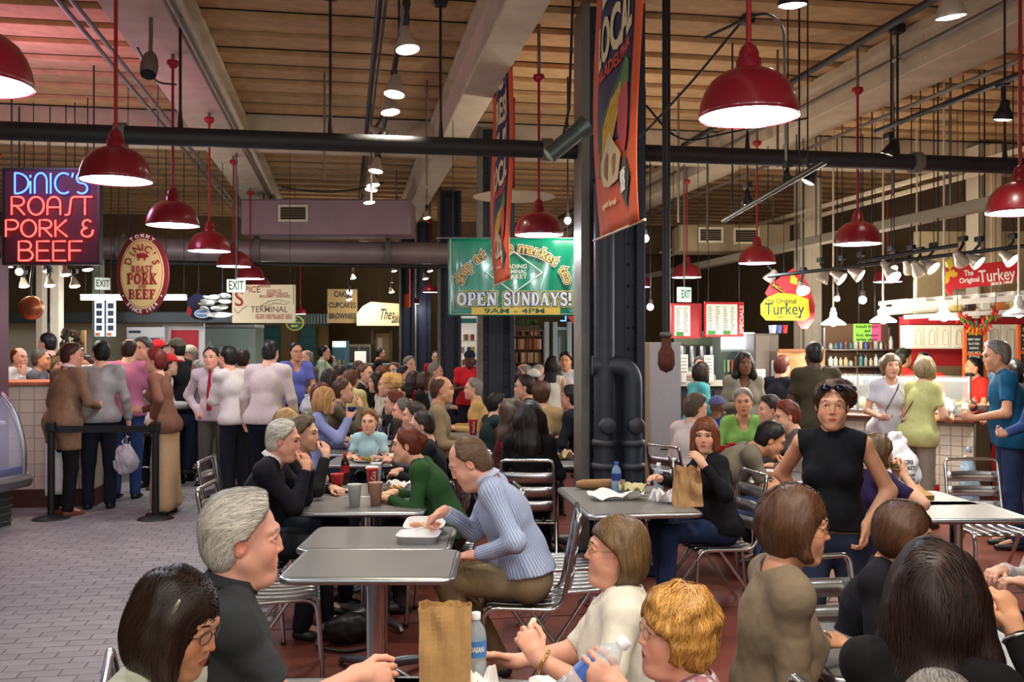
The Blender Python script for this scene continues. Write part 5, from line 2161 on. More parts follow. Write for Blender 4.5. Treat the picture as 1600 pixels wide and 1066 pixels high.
# ------------------------------------------------------------------ signs, banners, neon
def sign(name, label, px0, px1, y0, y1, d, rotz=None, cat='sign'):
 """Frame of a flat sign: root at its centre, local x right, z up, front towards -y; returns root, width, height."""
 p = at((px0 + px1) / 2, (y0 + y1) / 2, d)
 o = thing(name, label, cat, p, -YAW if rotz is None else rotz)
 return o, (px1 - px0) / FPX * d, (y1 - y0) / FPX * d


def hangers(o, xs, z0, m=None, r=.004, ztop=ZC + .06):
 for x in xs:
  MB().tube([(x, 0, z0), (x, 0, ztop - o.location[2])], r, 5).build('hanger_wire', m or M_BLACK, o)


def ellipse(rx, rz, n=40):
 return [(rx * math.cos(2 * math.pi * k / n), rz * math.sin(2 * math.pi * k / n)) for k in range(n)]


def panel(mb, w, h, t=.02, c=(0, 0, 0)):
 return mb.box(c, (w, t, h), bev=.003)


INK = mat((30, 28, 28), .7)
INKR = mat((150, 34, 30), .7)
INKW = mat((244, 240, 230), .6)
# --- neon: blue name over three red lines, on a dark board with a clear cover
o, w, h = sign('neon_sign', 'neon sign with blue name over red words on a dark board at far left', 10, 155, 267, 411, 9.0)
q = MB()
panel(q, w, h, .06)
q.build('sign_board', mat((52, 12, 24), .65), o)
fr = MB()
for x in (-1, 1):
 fr.box((x * (w / 2 + .01), 0, 0), (.02, .08, h + .04))
for z in (-1, 1):
 fr.box((0, 0, z * (h / 2 + .01)), (w + .04, .08, .02))
fr.build('sign_frame', M_BLACK, o)
NB = mat((60, 90, 140), .5, emit=5.0, ecol=(50, 90, 255))
NR = mat((140, 40, 40), .5, emit=4.2, ecol=(255, 62, 54))


def npx(x, y):
 return ((x - 82.5) / FPX * 9.0, -(y - 339) / FPX * 9.0)


for word, x0, x1, yt, yb, m in (("DiNIC'S", 28, 140, 272, 304, NB), ('ROAST', 23, 145, 309, 337, NR), ('PORK', 14, 110, 345, 371, NR), ('&', 131, 151, 345, 371, NR), ('BEEF', 34, 131, 378, 408, NR)):
 (xa, zb), (xb, zt) = npx(x0, yb), npx(x1, yt)
 n = MB()
 wd = word.replace("S", 's') if word.startswith('Di') else word
 neon_word(n, wd, xa, zb, zt - zb, xb - xa, -.055, .0085)
 n.build('neon_tube', m, o)
n = MB()
for i in range(6):
 n.cyl((-.3 + i * .12, -.03, .1), (-.3 + i * .12, -.06, .1), .006, n=6)
n.build('tube_support', M_BLACK, o)
hangers(o, (-w / 2 + .05, w / 2 - .05), h / 2, r=.008)
point('neon_fill_glow', (-.1, -.7, .60), 13, (.25, .45, 1.0), .25, o)  # points added off the tubes to tint the ceiling and beams
point('neon_fill_glow', (.15, -.9, .45), 30, (1.0, .28, .46), .3, o)

# --- oval roast pork sign
o, w, h = sign('oval_sign', 'oval cream and maroon roast pork and beef sign with a pig', 183, 264, 364, 492, 9.6)
q = MB()
q.prism(ellipse(w / 2, h / 2), .04)
q.build('sign_rim', mat((112, 26, 34), .5), o)
q = MB()
q.prism(ellipse(w / 2 * .84, h / 2 * .86), .045)
q.build('sign_face', mat((222, 196, 130), .6), o)
q = MB()
e = ellipse(w / 2 * .79, h / 2 * .81, 48)
q.tube([(x, -.024, z) for x, z in e], .0016, 4, closed=True)
q.build('ring_line', INKR, o)
q = MB()
y_ = -.026
S9 = 9.6 / FPX
mb2 = MB()
for word, zc, sz, fit in (('ROAST', 421, 12, 33), ('PORK', 436, 18, 47), ('AND', 448, 6.5, 13), ('BEEF', 460, 15.5, 43)):
 slab_text(q, word, -fit / 2 * S9, fit / 2 * S9, -(zc - 428) * S9 - sz * S9 / 2, -(zc - 428) * S9 + sz * S9 / 2, y_)
text_arc(q, "DiNIC'S", .098, w * .29, h * .315, 152, 26, y_, bold=.002)
q.build('lettering', INKR, o)
q = MB()
text_arc(q, 'TOMMY', .050, w * .455, h * .462, 116, 64, -.0225, bold=.002)
text_arc(q, 'SINCE 1954', .050, w * .455, h * .462, 234, 306, -.0225, bold=.0012, flip=True)
for a in (216, 324):
 q.ball((w * .455 * math.cos(R(a)), -.022, h * .46 * math.sin(R(a))), (.008, .004, .008), 8, 6)
q.build('lettering', INKW, o)
pig = [(-.055, .012), (-.06, .02), (-.045, .033), (-.02, .042), (.015, .040), (.032, .034), (.038, .042), (.046, .030), (.060, .014), (.066, .004), (.058, -.002), (.048, -.004), (.036, -.008), (.034, -.034), (.022, -.034), (.020, -.012),
    (-.012, -.010), (-.026, -.012), (-.028, -.034), (-.042, -.034), (-.044, -.008), (-.054, .002)]
MB().prism(pig, .006, (0, -.024, .165)).build('pig_emblem', INKR, o)
hangers(o, (-.15, .15), h * .42)

# --- spice sign
o, w, h = sign('spice_sign', 'cream spice shop sign with red lettering behind the red lamps', 363, 462, 445, 505, 13.0)
MB().box((0, 0, 0), (w, .03, h), bev=.004).build('sign_face', mat((226, 208, 168), .6), o)
q = MB()
SS = 13.0 / FPX


def spx(x, y):
 return ((x - 412.5) * SS, -.017, -(y - 475) * SS)


for t, x, y, sz, f in (('HERBS', 414, 447.5, 5, 18), ('EXTRACTS', 429, 455, 4.5, 23), ('DRIED FRUITS', 434, 459.5, 4.5, 33), ('BALSAMIC VINEGARS', 430, 463.5, 4.5, 48), ('EXTRA VIRGIN OLIVE OILS', 428, 493, 4.5, 56), ('HERBS AND HERBAL TEAS', 428, 497, 4.5, 56)):
 text_into(q, t, sz * SS * 1.3, spx(x, y), bold=.0006, fit=f * SS)
text_into(q, 'S', 34 * SS, spx(374, 468), bold=.002)
text_into(q, 'SPICE', 14 * SS, spx(392, 453), bold=.001, fit=30 * SS)
q.build('lettering', INKR, o)
q = MB()
text_into(q, 'TERMINAL', 13.5 * SS, spx(421, 484), bold=.0012, fit=58 * SS)
q.build('lettering', mat((110, 84, 60), .7), o)
q = MB()
q.tube([spx(408, 478), spx(420, 471), spx(436, 468), spx(446, 472), spx(454, 472), spx(446, 476), spx(430, 474), spx(418, 478), spx(408, 478)], .004, 5)
for k in range(6):
 q.tube([spx(420 + k * 4, 470), spx(417 + k * 4, 477)], .002, 4)
q.build('leaf_drawing', mat((120, 104, 84), .7), o)
q = MB()
q.tube([spx(366, 482), spx(372, 490), spx(380, 482), spx(387, 478)], .004, 5)
q.build('leaf_drawing', mat((60, 46, 36), .7), o)
q = MB()
q.tube([spx(459, 446), spx(459, 476)], .003, 4)
q.build('edge_line', INK, o)
hangers(o, (-.35, .35), h / 2)
# --- exit sign
o, w, h = sign('exit_sign', 'white exit sign with green letters under the fifth red lamp', 355, 383, 437, 457, 11.4, -YAW + .25)
MB().box((0, 0, 0), (w, .06, h), bev=.004).build('sign_box', mat((240, 246, 236), .5, emit=.6, ecol=(225, 240, 220)), o)
q = MB()
text_into(q, 'EXIT', h * 1.0, (0, -.032, 0), bold=.002, fit=w * .8)
q.build('lettering', mat((40, 96, 66), .6), o)
hangers(o, (0,), h / 2, M_CONDUIT, .012)
o, w, h = sign('exit_sign', 'green exit sign hung beside the black standpipe, turned aside', 1062, 1076, 449, 472, 12.2, -YAW + .6)
MB().box((0, 0, 0), (.20, .06, h), bev=.004).build('sign_box', mat((220, 240, 230), .5, emit=.5, ecol=(200, 236, 214)), o)
q = MB()
text_into(q, 'EXIT', h * .8, (0, -.032, 0), bold=.002, fit=.16)
q.build('lettering', mat((30, 120, 70), .6), o)
hangers(o, (0,), h / 2, M_CONDUIT, .012)
o, w, h = sign('exit_sign', 'small hanging exit sign left of the oval sign, seen askew', 152, 167, 434, 453, 13.0, -YAW + .7)
MB().box((0, 0, 0), (.2, .05, h), bev=.004).build('sign_box', mat((222, 232, 214), .5), o)
q = MB()
text_into(q, 'EXIT', h * .8, (0, -.028, 0), bold=.002, fit=.17)
q.build('lettering', mat((60, 80, 60), .6), o)
hangers(o, (0,), h / 2, M_CONDUIT, .01)
# --- restrooms sign
o, w, h = sign('restroom_sign', 'small green oval restrooms sign with yellow rim and arrow', 447, 475, 493, 517, 16.0)
MB().prism(ellipse(w / 2, h / 2, 28), .03).build('sign_rim', mat((226, 214, 60), .5), o)
MB().prism(ellipse(w * .43, h * .42, 28), .036).build('sign_face', mat((24, 92, 74), .5), o)
q = MB()
text_into(q, 'RESTROOMS', .05, (0, -.02, .005), bold=.001, fit=w * .72)
q.prism([(-.07, -.05), (-.03, -.08), (-.03, -.065), (.05, -.065), (.05, -.035), (-.03, -.035), (-.03, -.02)], .006, (0, -.02, 0))
q.prism([(-.03, .06), (.0, .03), (.04, .06), (.0, .10)], .006, (0, -.02, 0))
q.build('lettering', mat((232, 220, 90), .6), o)
hangers(o, (0,), h / 2)

# --- green banner
o, w, h = sign('green_banner', 'green open sundays banner hung left of the near iron column', 700, 902, 372, 494, 9.7)
GB = 9.7 / FPX
q = MB()
q.grid(lambda u, v: ((u - .5) * w, .012 * math.sin(u * 9) * math.sin(v * 5) * (1 - .5 * v) + .008 * math.sin(u * 22), (v - .5) * h), 40, 20, True, .004)
q.build('banner_cloth', mat((0, 138, 108), .22, spec=.5, coat=.2), o)


def gpx(x, y):
 return ((x - 801) * GB, -.030, -(y - 433) * GB)


q = MB()
for x in (704, 899):
 q.tube([gpx(x, 374), gpx(x, 491)], .0035, 4)
q.tube([gpx(704, 491), gpx(899, 491)], .0035, 4)
q.build('border_cord', M_WHITE, o)
MB().tube([(-w / 2 - .12, 0, h / 2), (w / 2 + .02, 0, h / 2)], .008, 8).build('banner_rod', M_STEEL, o)
for nm, ext, dy, m in (('lettering', 0, 0, mat((226, 240, 250), .5)), ('letter_outline', .0085, .003, mat((24, 62, 78), .5)), ('letter_halo', .0165, .006, mat((226, 222, 120), .5))):
 q = MB()
 for wd, xa, xb in (('OPEN', 714, 777), ('SUNDAYS!', 787, 893)):
  A0, B0 = gpx(xa, 478), gpx(xb, 457)
  slab_text(q, wd, A0[0], B0[0], A0[2], B0[2], A0[1] + dy - .006, ext)
 q.build(nm, m, o)
q = MB()
q.box(gpx(806, 486.5), (138 * GB, .006, 11 * GB))
q.build('hours_strip', mat((216, 190, 74), .5), o)
q = MB()
text_into(q, '9AM - 4PM', 8 * GB * 1.4, gpx(804, 486.5) + np.array([0, -.005, 0]), bold=.0012, fit=94 * GB)
q.build('lettering', mat((22, 84, 56), .5), o)
for bold, dy, m in ((.001, -.004, mat((206, 186, 120), .6)), (.008, -.002, INK), (.015, 0, INKW)):
 q = MB()
 a0, a1 = 165, 22
 cen = gpx(803, 450)
 sub = MB()
 text_arc(sub, 'shop at the market too', 17 * GB * 1.3, 86 * GB, 62 * GB, 170, 12, 0, bold=.002 + bold)
 q._add(np.array(sub.v) + np.array(cen) + np.array([0, dy, 0]), sub.f)
 q.build('lettering' if bold == .001 else 'letter_halo', m, o)
q = MB()
cx, cy = 803, 426
dia = [(0, 32), (44, 0), (0, -32), (-44, 0)]
q.tube([gpx(cx + x, cy + y) for x, y in dia], .010, 4, closed=True)
q.build('diamond_frame', mat((232, 244, 236), .5), o)
q = MB()
for t, y, sz in (('READING', 417, 7), ('TERMINAL', 425, 7), ('MARKET', 433, 7)):
 text_into(q, t, sz * GB * 1.3, gpx(803, y), bold=.001, fit=40 * GB)
text_into(q, 'SINCE', .02, gpx(803, 446))
q.build('lettering', mat((230, 240, 226), .5), o)
hangers(o, (-w / 2 + .05, w / 2 - .1), h / 2)


# --- two orange banners along the middle beam, facing the aisle
def orange_banner(label, xw, y0, y1, zb, zt):
 """Face towards -X: local x runs from far (y1) to near (y0)."""
 w_ = y1 - y0
 o = thing('orange_banner', label, 'banner', (xw, (y0 + y1) / 2, (zb + zt) / 2), -math.pi / 2)
 h_ = zt - zb

 def warp(x, z, off=0.0):
  return (x, off + .030 * math.sin(z * 3.1 + x * 1.5) * (1 - (z / h_ + .5)) + .010 * math.sin(x * 14), z)

 def sheet(name, x0, x1, z0, z1, m, off, t=.003, nu=8, nv=16):
  MB().grid(lambda u, v: warp(x0 + (x1 - x0) * u, z0 + (z1 - z0) * v, off), nu, nv, True, t).build(name, m, o)

 def flat(name, poly, m, off):
  q = MB()
  if name[:6] != 'market':
   poly = [(x, -.13 + (z - .03) * .63 if z > -.33 else z) for x, z in poly]
  n = len(poly)
  cx, cz = sum(p[0] for p in poly) / n, sum(p[1] for p in poly) / n
  # fan rings so that the sheet follows the cloth
  vs_, fs = [warp(cx * w_, cz * h_, off)], []
  for rr in (.5, 1.0):
   vs_ += [warp((cx + (x - cx) * rr) * w_, (cz + (z - cz) * rr) * h_, off) for x, z in poly]
  for k in range(n):
   l = (k + 1) % n
   fs.append([0, 1 + k, 1 + l])
   fs.append([1 + k, 1 + n + k, 1 + n + l, 1 + l])
  q._add(vs_, fs, True)
  q.build(name, m, o)

 def words(t, x, z, sz, m, tilt=0, fit=None, bold=.002):
  q = MB()
  ca, sa = math.cos(R(tilt)), math.sin(R(tilt))
  sub = MB()
  text_into(sub, t, sz, (0, 0, 0), np.array([[ca, 0, -sa], [0, 1, 0], [sa, 0, ca]]), bold=bold, fit=fit)
  q._add([warp(v[0] + x * w_, v[2] + z * h_, -.012 + v[1]) for v in sub.v], sub.f)
  q.build('lettering', m, o)
 O = mat((206, 84, 36), .7)
 sheet('banner_cloth', -w_ / 2, w_ / 2, -h_ / 2, h_ / 2, O, 0, .004, 12, 40)
 sheet('printed_panel', -w_ * .37, w_ * .37, -h_ * .30, h_ * .48, mat((40, 26, 66), .7), -.005, .002, 10, 30)
 cr = mat((226, 206, 160), .7)
 words('BUY', 0, .36, .30, cr, 0, w_ * .60, .010)
 words('FRESH', 0, .22, .30, cr, 0, w_ * .66, .010)
 words('BUY', 0, .08, .30, cr, 0, w_ * .60, .010)
 words('LOCAL', 0, -.05, .30, cr, 8, w_ * .68, .010)
 words('PHILADELPHIA', 0, -.125, .085, mat((206, 70, 40), .7), 8, w_ * .66, .002)
 G1, G2 = mat((44, 92, 40), .7), mat((78, 120, 50), .7)
 flat('corn_husk', [(-.38, -.36), (-.30, -.28), (-.18, -.14), (.02, -.05), (.24, .03), (.18, -.05), (.0, -.16), (-.10, -.36)], G1, -.010)
 flat('corn_husk', [(.10, -.06), (.24, .03), (.34, -.01), (.36, -.08), (.20, -.09)], G2, -.011)
 flat('corn_cob', [(-.16, -.28), (-.14, -.18), (-.02, -.10), (.12, -.03), (.16, -.06), (.10, -.16), (.0, -.26), (-.06, -.31)], mat((206, 158, 44), .8, noise=.25, nscale=60), -.012)
 flat('red_pepper', [(.10, -.10), (.20, -.065), (.34, -.075), (.38, -.16), (.36, -.27), (.28, -.31), (.16, -.28), (.10, -.20)], mat((186, 28, 34), .6), -.012)
 flat('garlic_bulb', [(-.22, -.36), (-.20, -.30), (-.10, -.26), (-.02, -.20), (.06, -.25), (.16, -.29), (.18, -.34), (.10, -.39), (-.06, -.40), (-.16, -.39)], mat((206, 182, 140), .7), -.014)
 flat('garlic_shade', [(-.12, -.37), (-.10, -.30), (-.05, -.27), (-.03, -.33), (-.06, -.385)], mat((130, 84, 48), .7), -.0155)
 flat('garlic_shade', [(.02, -.38), (.02, -.30), (.06, -.28), (.09, -.33), (.06, -.37)], mat((150, 104, 62), .7), -.0155)
 flat('market_emblem', [(.10, -.40), (.28, -.345), (.42, -.40), (.28, -.465)], mat((46, 66, 60), .7), -.012)
 q = MB()
 for k, t in enumerate(('READING', 'TERMINAL', 'MARKET')):
  sub = MB()
  text_into(sub, t, .045, (0, 0, 0), bold=.0008, fit=w_ * .17)
  q._add([warp(v[0] + .265 * w_, v[2] + (-.388 - .016 * k) * h_, -.020 + v[1]) for v in sub.v], sub.f)
 q.build('lettering', INKW, o)
 words('support local', -.12, -.435, .04, cr, 0, w_ * .32, .001)
 MB().tube([(-w_ / 2 - .05, 0, h_ / 2), (w_ / 2 + .05, 0, h_ / 2)], .012, 8).build('banner_rod', M_BLACK, o)
 MB().tube([(-w_ / 2 - .05, 0, -h_ / 2), (w_ / 2 + .02, 0, -h_ / 2)], .006, 8).build('banner_rod', mat((220, 210, 180), .5), o)


orange_banner('large orange banner with corn, nearest, hanging in front of the iron column', 1.25, 3.93, 4.72, 2.27, 4.34)
orange_banner('smaller looking orange banner hanging in front of the green banner', 1.34, 7.75, 8.75, 2.27, 4.34)
p = at(634, HOR, 18.0)
o = thing('orange_banner', 'far small orange banner at the fifth iron column', 'banner', (p[0], p[1], 3.0), -math.pi / 2 + .3)
MB().box((0, 0, -.1), (.5, .01, 1.0), bev=.002).build('banner_cloth', mat((196, 80, 36), .7), o)
MB().box((0, -.008, 0), (.36, .004, .7)).build('printed_panel', mat((40, 40, 50), .7), o)
hangers(o, (0,), .4)

# --- yellow turkey sign and red turkey sign
o, w, h = sign('turkey_sign', 'yellow turkey sign with a red bird shape, lit by glaring spotlights', 1188, 1275, 420, 516, 10.9)
TS = 10.9 / FPX


def tpx(x, y):
 return ((x - 1231.5) * TS, -(y - 468) * TS)


bird = [(1240, 419), (1256, 432), (1266, 450), (1274, 478), (1272, 500), (1262, 514), (1252, 514), (1244, 502), (1240, 480), (1205, 470), (1196, 458), (1204, 444), (1222, 432)]
MB().prism([tpx(x, y) for x, y in bird][::-1], .03, (0, .02, 0)).build('bird_board', mat((206, 52, 56), .5), o)
face = [(1188, 476), (1196, 466), (1206, 462), (1214, 458), (1240, 460), (1262, 468), (1264, 494), (1256, 501), (1196, 501), (1188, 492)]
MB().prism([tpx(x, y) for x, y in face][::-1], .03, (0, -.02, 0)).build('sign_face', mat((238, 206, 36), .5), o)
q = MB()
text_into(q, 'Turkey', 20 * TS * 1.3, (tpx(1224, 484)[0], -.037, tpx(1224, 484)[1]), bold=.002, fit=62 * TS)
text_into(q, 'The Original', 9 * TS * 1.3, (tpx(1218, 471)[0], -.037, tpx(1218, 471)[1]), bold=.001, fit=50 * TS)
text_into(q, 'SINCE 1984', 4.5 * TS * 1.3, (tpx(1232, 496)[0], -.037, tpx(1232, 496)[1]), bold=.0006, fit=38 * TS)
q.build('lettering', mat((40, 66, 40), .6), o)
for k in range(5):
 a = [tpx(1228 - k * 3, 462 - k * 4), tpx(1214 - k * 2, 452 - k * 2), tpx(1203 + k * 2, 446 - k * 2.5)]
 MB().tube([(x, -.02, z) for x, z in a], [.006, .012, .004], 6).build('feather', mat((236, 176, 60) if k % 2 else (60, 30, 26), .6), o)
MB().prism([tpx(x, y) for x, y in [(1236, 428), (1246, 436), (1244, 446), (1234, 442)]][::-1], .04, (0, 0, 0)).build('beak_mark', mat((232, 190, 60), .6), o)
hangers(o, (-.05, .1), h * .4)
o, w, h = sign('turkey_sign', 'red turkey sign with a yellow tail fan over the right-hand stand', 1466, 1588, 408, 462, 10.6, -YAW - .10)
TR = 10.6 / FPX


def rpx(x, y):
 return ((x - 1527) * TR, -(y - 435) * TR)


MB().prism([rpx(x, y) for x, y in [(1480, 418), (1492, 416), (1586, 407), (1589, 424), (1580, 443), (1492, 452), (1486, 462), (1476, 448)]][::-1], .04).build('sign_face', mat((196, 34, 42), .5), o)
q = MB()
M3 = np.array([[1, 0, -.10], [0, 1, 0], [.10, 0, 1]])
for t, x, y, sz, f in (('The', 1513, 427, 9, 14), ('Original', 1514, 438, 8, 30), ('Turkey', 1555, 431, 20, 54), ('SINCE 1984', 1561, 443, 4, 30)):
 text_into(q, t, sz * TR * 1.35, (rpx(x, y)[0], -.023, rpx(x, y)[1]), M3, bold=.002, fit=f * TR)
q.build('lettering', INKW, o)
for k in range(6):
 a0 = R(200 - k * 32)
 c = rpx(1487, 436)
 MB().prism([(c[0] + .07 * math.cos(a0 + t) * r2, c[1] + .10 * math.sin(a0 + t) * r2) for t, r2 in ((-.22, .3), (-.30, .9), (0, 1.15), (.30, .9), (.22, .3))][::-1], .05 + .004 * k).build('tail_feather', mat((232, 186, 50), .5, var=.1), o)
MB().prism([rpx(x, y) for x, y in [(1478, 408), (1486, 404), (1490, 416), (1484, 422)]][::-1], .05).build('crest', mat((222, 196, 60), .5), o)
hangers(o, (-.3, .3), h * .3)


# --- menu boards
def menu(label, px0, px1, y0, y1, d, split, rows=14):
 o, w, h = sign('menu_board', label, px0, px1, y0, y1, d, -YAW + .18)
 MB().box((0, 0, 0), (w, .05, h), bev=.004).build('board', mat((190, 28, 40), .5), o)
 S_ = d / FPX
 for k, (a, c) in enumerate(split):
  x0, x1 = (a - (px0 + px1) / 2) * S_, (c - (px0 + px1) / 2) * S_
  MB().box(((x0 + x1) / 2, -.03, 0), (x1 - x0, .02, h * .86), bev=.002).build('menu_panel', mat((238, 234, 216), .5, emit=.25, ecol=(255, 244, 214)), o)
  q = MB()
  g = random.Random(int(a))
  for j in range(rows):
   z = h * .36 - j * h * .70 / rows
   for cc in range(2):
    xx = x0 + (x1 - x0) * (.08 + .48 * cc)
    wd = (x1 - x0) * .34 * g.uniform(.5, 1)
    q.box((xx + wd / 2, -.041, z), (wd, .002, h * .018))
  q.build('menu_lines', mat((96, 92, 80), .7), o)
  for j in range(2):
   MB().box((x0 + (x1 - x0) * (.2 + .24 * j), -.042, -h * .37), (.05, .004, .05)).build('green_mark', mat((70, 150, 60), .6), o)
 hangers(o, (-w * .4, w * .4), h / 2)
 return o, w, h


menu('left red framed menu board beside the black standpipe', 1046, 1097, 474, 529, 12.0, [(1052, 1077)])
o, w, h = menu('wider red framed menu board left of the yellow turkey sign', 1099, 1163, 472, 527, 12.0, [(1101, 1126), (1126, 1151)])
q = MB()
text_into(q, 'SPECIALS', .07, (w * .44, -.03, 0), np.array([[0, 0, -1], [0, 1, 0], [1, 0, 0]]).astype(float), bold=.001, fit=h * .8)
q.build('lettering', INKW, o)
# --- pink and green card
o, w, h = sign('fluorescent_card', 'bright green and pink hand lettered cards hung over the food case', 1332, 1377, 506, 534, 11.4, -YAW + .1)
MB().box((-w * .16, 0, 0), (w * .66, .01, h), bev=.002).build('card', mat((120, 190, 60), .7), o)
MB().box((w * .33, -.004, 0), (w * .34, .01, h * .95), bev=.002).build('card', mat((216, 70, 120), .7), o)
q = MB()
for k, t in enumerate(('lunch fresh', 'and', 'hot dinner', 'turkey platter')):
 text_into(q, t, .05, (0, -.012, h * .34 - k * h * .24), bold=.001, fit=w * (.8 if k != 1 else .2))
q.build('lettering', INK, o)
hangers(o, (-.1, .1), h / 2)
# --- bakery lettering and bright painted sign on the far wall
o, w, h = sign('bakery_sign', 'pale bakery wall sign with dark lettering far back', 512, 558, 452, 505, 21.6, 0)
MB().box((0, 0, 0), (w, .04, h)).build('sign_face', mat((150, 128, 92), .8), o)
q = MB()
for k, t in enumerate(('CAKES', 'CUPCAKES', 'BROWNIES')):
 text_into(q, t, .17, (0, -.03, h * .34 - k * h * .32), bold=.004, fit=w * (.55, .9, .9)[k])
q.build('lettering', INK, o)
hangers(o, (0,), h / 2)
o, w, h = sign('bakery_sign', 'bright cream sign with black script beside the bakery lettering', 558, 628, 472, 509, 21.4, 0)
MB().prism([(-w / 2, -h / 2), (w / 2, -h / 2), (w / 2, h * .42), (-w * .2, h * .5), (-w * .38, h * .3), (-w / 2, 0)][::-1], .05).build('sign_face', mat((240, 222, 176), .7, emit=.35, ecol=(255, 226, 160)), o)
q = MB()
text_into(q, 'The', .34, (w * .12, -.03, -.02), bold=.004, fit=w * .24, shear=.4)
text_into(q, 'Bakery', .34, (w * .40, -.03, -.1), bold=.004, fit=w * .3, shear=.4)
q.build('lettering', INK, o)
hangers(o, (0,), h * .4)
point('sign_point_light', (-.4, -.5, .2), 25, (1, .85, .6), .1, o)  # point light in front of the sign, without a fixture
# --- sandwich shaped sign
o, w, h = sign('sandwich_sign', 'hanging sign with a sculpted white leafy sandwich and an oval label', 292, 366, 460, 500, 12.0)
g = random.Random(3)
q = MB()
q.prism([(-.29, -.06), (-.28, .10), (-.18, .17), (.0, .13), (.1, -.12), (-.05, -.17), (-.2, -.15)], .06)
q.build('sign_board', mat((30, 34, 66), .5), o)
MB().prism([(-.29, -.06), (-.27, .02), (-.22, -.04), (-.24, -.12)], .07).build('red_patch', mat((180, 40, 50), .5), o)
for k in range(15):
 a = g.uniform(0, 6.28)
 M = rotm('Z', g.uniform(0, 180)) @ rotm('X', g.uniform(-50, 50))
 MB().ball((g.uniform(-.06, .22), -.06 - g.uniform(0, .05), g.uniform(-.03, .14)), (.085, .05, .022), 10, 6, M).build('bread_leaf', mat((206, 214, 206), .5, noise=.2, nscale=14), o)
MB().prism(ellipse(.10, .055, 24), .03, (-.07, -.09, -.085)).build('oval_label', mat((214, 220, 222), .5), o)
MB().prism(ellipse(.085, .042, 24), .034, (-.07, -.09, -.085)).build('label_face', mat((84, 140, 190), .5), o)
q = MB()
text_into(q, 'HOAGIES', .035, (-.07, -.109, -.085), bold=.001, fit=.14)
q.build('lettering', INKW, o)
MB().prism(ellipse(.15, .035, 20), .10, (.14, -.06, -.10)).build('plate', M_WHITE, o)
hangers(o, (-.15, .15), .1)


# ------------------------------------------------------------------ stalls and counters round the hall
M_TILE = mat((226, 214, 190), .3, noise=.05, nscale=5, var=.05)
M_TILEW = mat((232, 228, 214), .28, var=.04)
M_TILER = mat((176, 28, 36), .3, var=.08)
M_WOODT = mat((84, 42, 30), .35, noise=.2, nscale=8)
M_GLASS = mat((230, 240, 238), .05, alpha=.16)
M_REDW = mat((186, 34, 44), .6)
M_CAB = mat((236, 230, 210), .5)


def tile_wall(parent, x0, x1, z0, z1, y, tw, th, red=lambda i, j: False, m=M_TILE, mr=M_TILER, gap=.006):
 nx, nz = max(1, round((x1 - x0) / tw)), max(1, round((z1 - z0) / th))
 tw, th = (x1 - x0) / nx, (z1 - z0) / nz
 a = MB().box((0, 0, 0), (tw - gap, .012, th - gap), bev=.002)
 ma, mb_ = a.mesh([m]), a.mesh([mr])
 for i in range(nx):
  for j in range(nz):
   link('tile', mb_ if red(i, j) else ma, parent, (x0 + (i + .5) * tw, y, z0 + (j + .5) * th))


# left: white tiled counter of the roast pork stand
p = at(84, HOR, 10.1)
o = thing('tiled_counter', 'cream tiled counter behind the queue at the left', 'counter', (p[0], p[1], 0), -YAW + .12)
MB().box((-.35, .35, .69), (1.5, .65, 1.22), bev=.004).build('counter_body', mat((196, 182, 158), .6), o)
MB().box((-.35, .35, .10), (1.52, .67, .2), bev=.004).build('plinth', mat((82, 44, 36), .5, noise=.1), o)
tile_wall(o, -1.10, .40, .20, 1.28, .02, .15, .135)
MB().box((-.35, .33, 1.315), (1.6, .74, .04), bev=.008).build('counter_top', mat((196, 110, 72), .4), o)
# curved glass deli case at the left edge
p = at(-132, HOR, 8.3)
o = thing('deli_case', 'curved glass deli case cut off by the left edge of the photo', 'display case', (p[0], p[1], 0), heading(100))
prof = []
for k in range(13):
 a = R(-12 + 78 * k / 12)
 prof.append((.05 + .62 * math.cos(a) - .30, .62 + .80 * math.sin(a)))
q = MB()
q.grid(lambda u, v: (-.9 + 1.8 * u, *(lambda t: (prof[t][0], prof[t][1]))(min(12, round(v * 12)))), 2, 12, True, .012)
q.build('curved_glass', mat((214, 220, 244), .06, alpha=.30), o)
for x in (-.9, .9):
 MB().tube([(x, a_, z_) for a_, z_ in prof], .028, 8).build('case_edge', M_STEEL, o)
q = MB()
q.tube([(-.95, .36, .44), (.95, .36, .44)], .07, 10)
q.build('bumper', M_STEEL, o)
MB().box((0, .335, .545), (1.84, .06, .07), bev=.01).build('blue_band', mat((36, 50, 130), .4), o)
MB().box((0, -.1, .42), (1.8, .84, .12), bev=.01).build('case_shelf', mat((206, 206, 220), .3), o)
MB().box((0, -.12, .19), (1.8, .72, .38), bev=.01).build('case_base', mat((56, 62, 58), .5, noise=.2, nscale=20), o)
for k in range(5):
 MB().box((0, .245, .06 + .07 * k), (1.8, .012, .012)).build('slat', mat((90, 96, 90), .5), o)
MB().box((0, -.36, .95), (1.8, .08, 1.0)).build('case_back', mat((190, 190, 220), .4), o)
MB().box((0, -.14, 1.36), (1.84, .5, .05), bev=.01).build('case_top', M_STEEL, o)
MB().box((.72, .255, .70), (.10, .01, .16)).build('price_card', mat((40, 150, 70), .6), o)
MB().box((.80, .235, .90), (.08, .01, .17)).build('price_card', mat((200, 206, 130), .6), o)
MB().box((.55, .2, .52), (.5, .2, .05), bev=.02).build('meat_tray', mat((190, 90, 100), .5), o)
point('case_light', (.2, .05, 1.2), 6, (.80, .84, 1.0), .1, o)


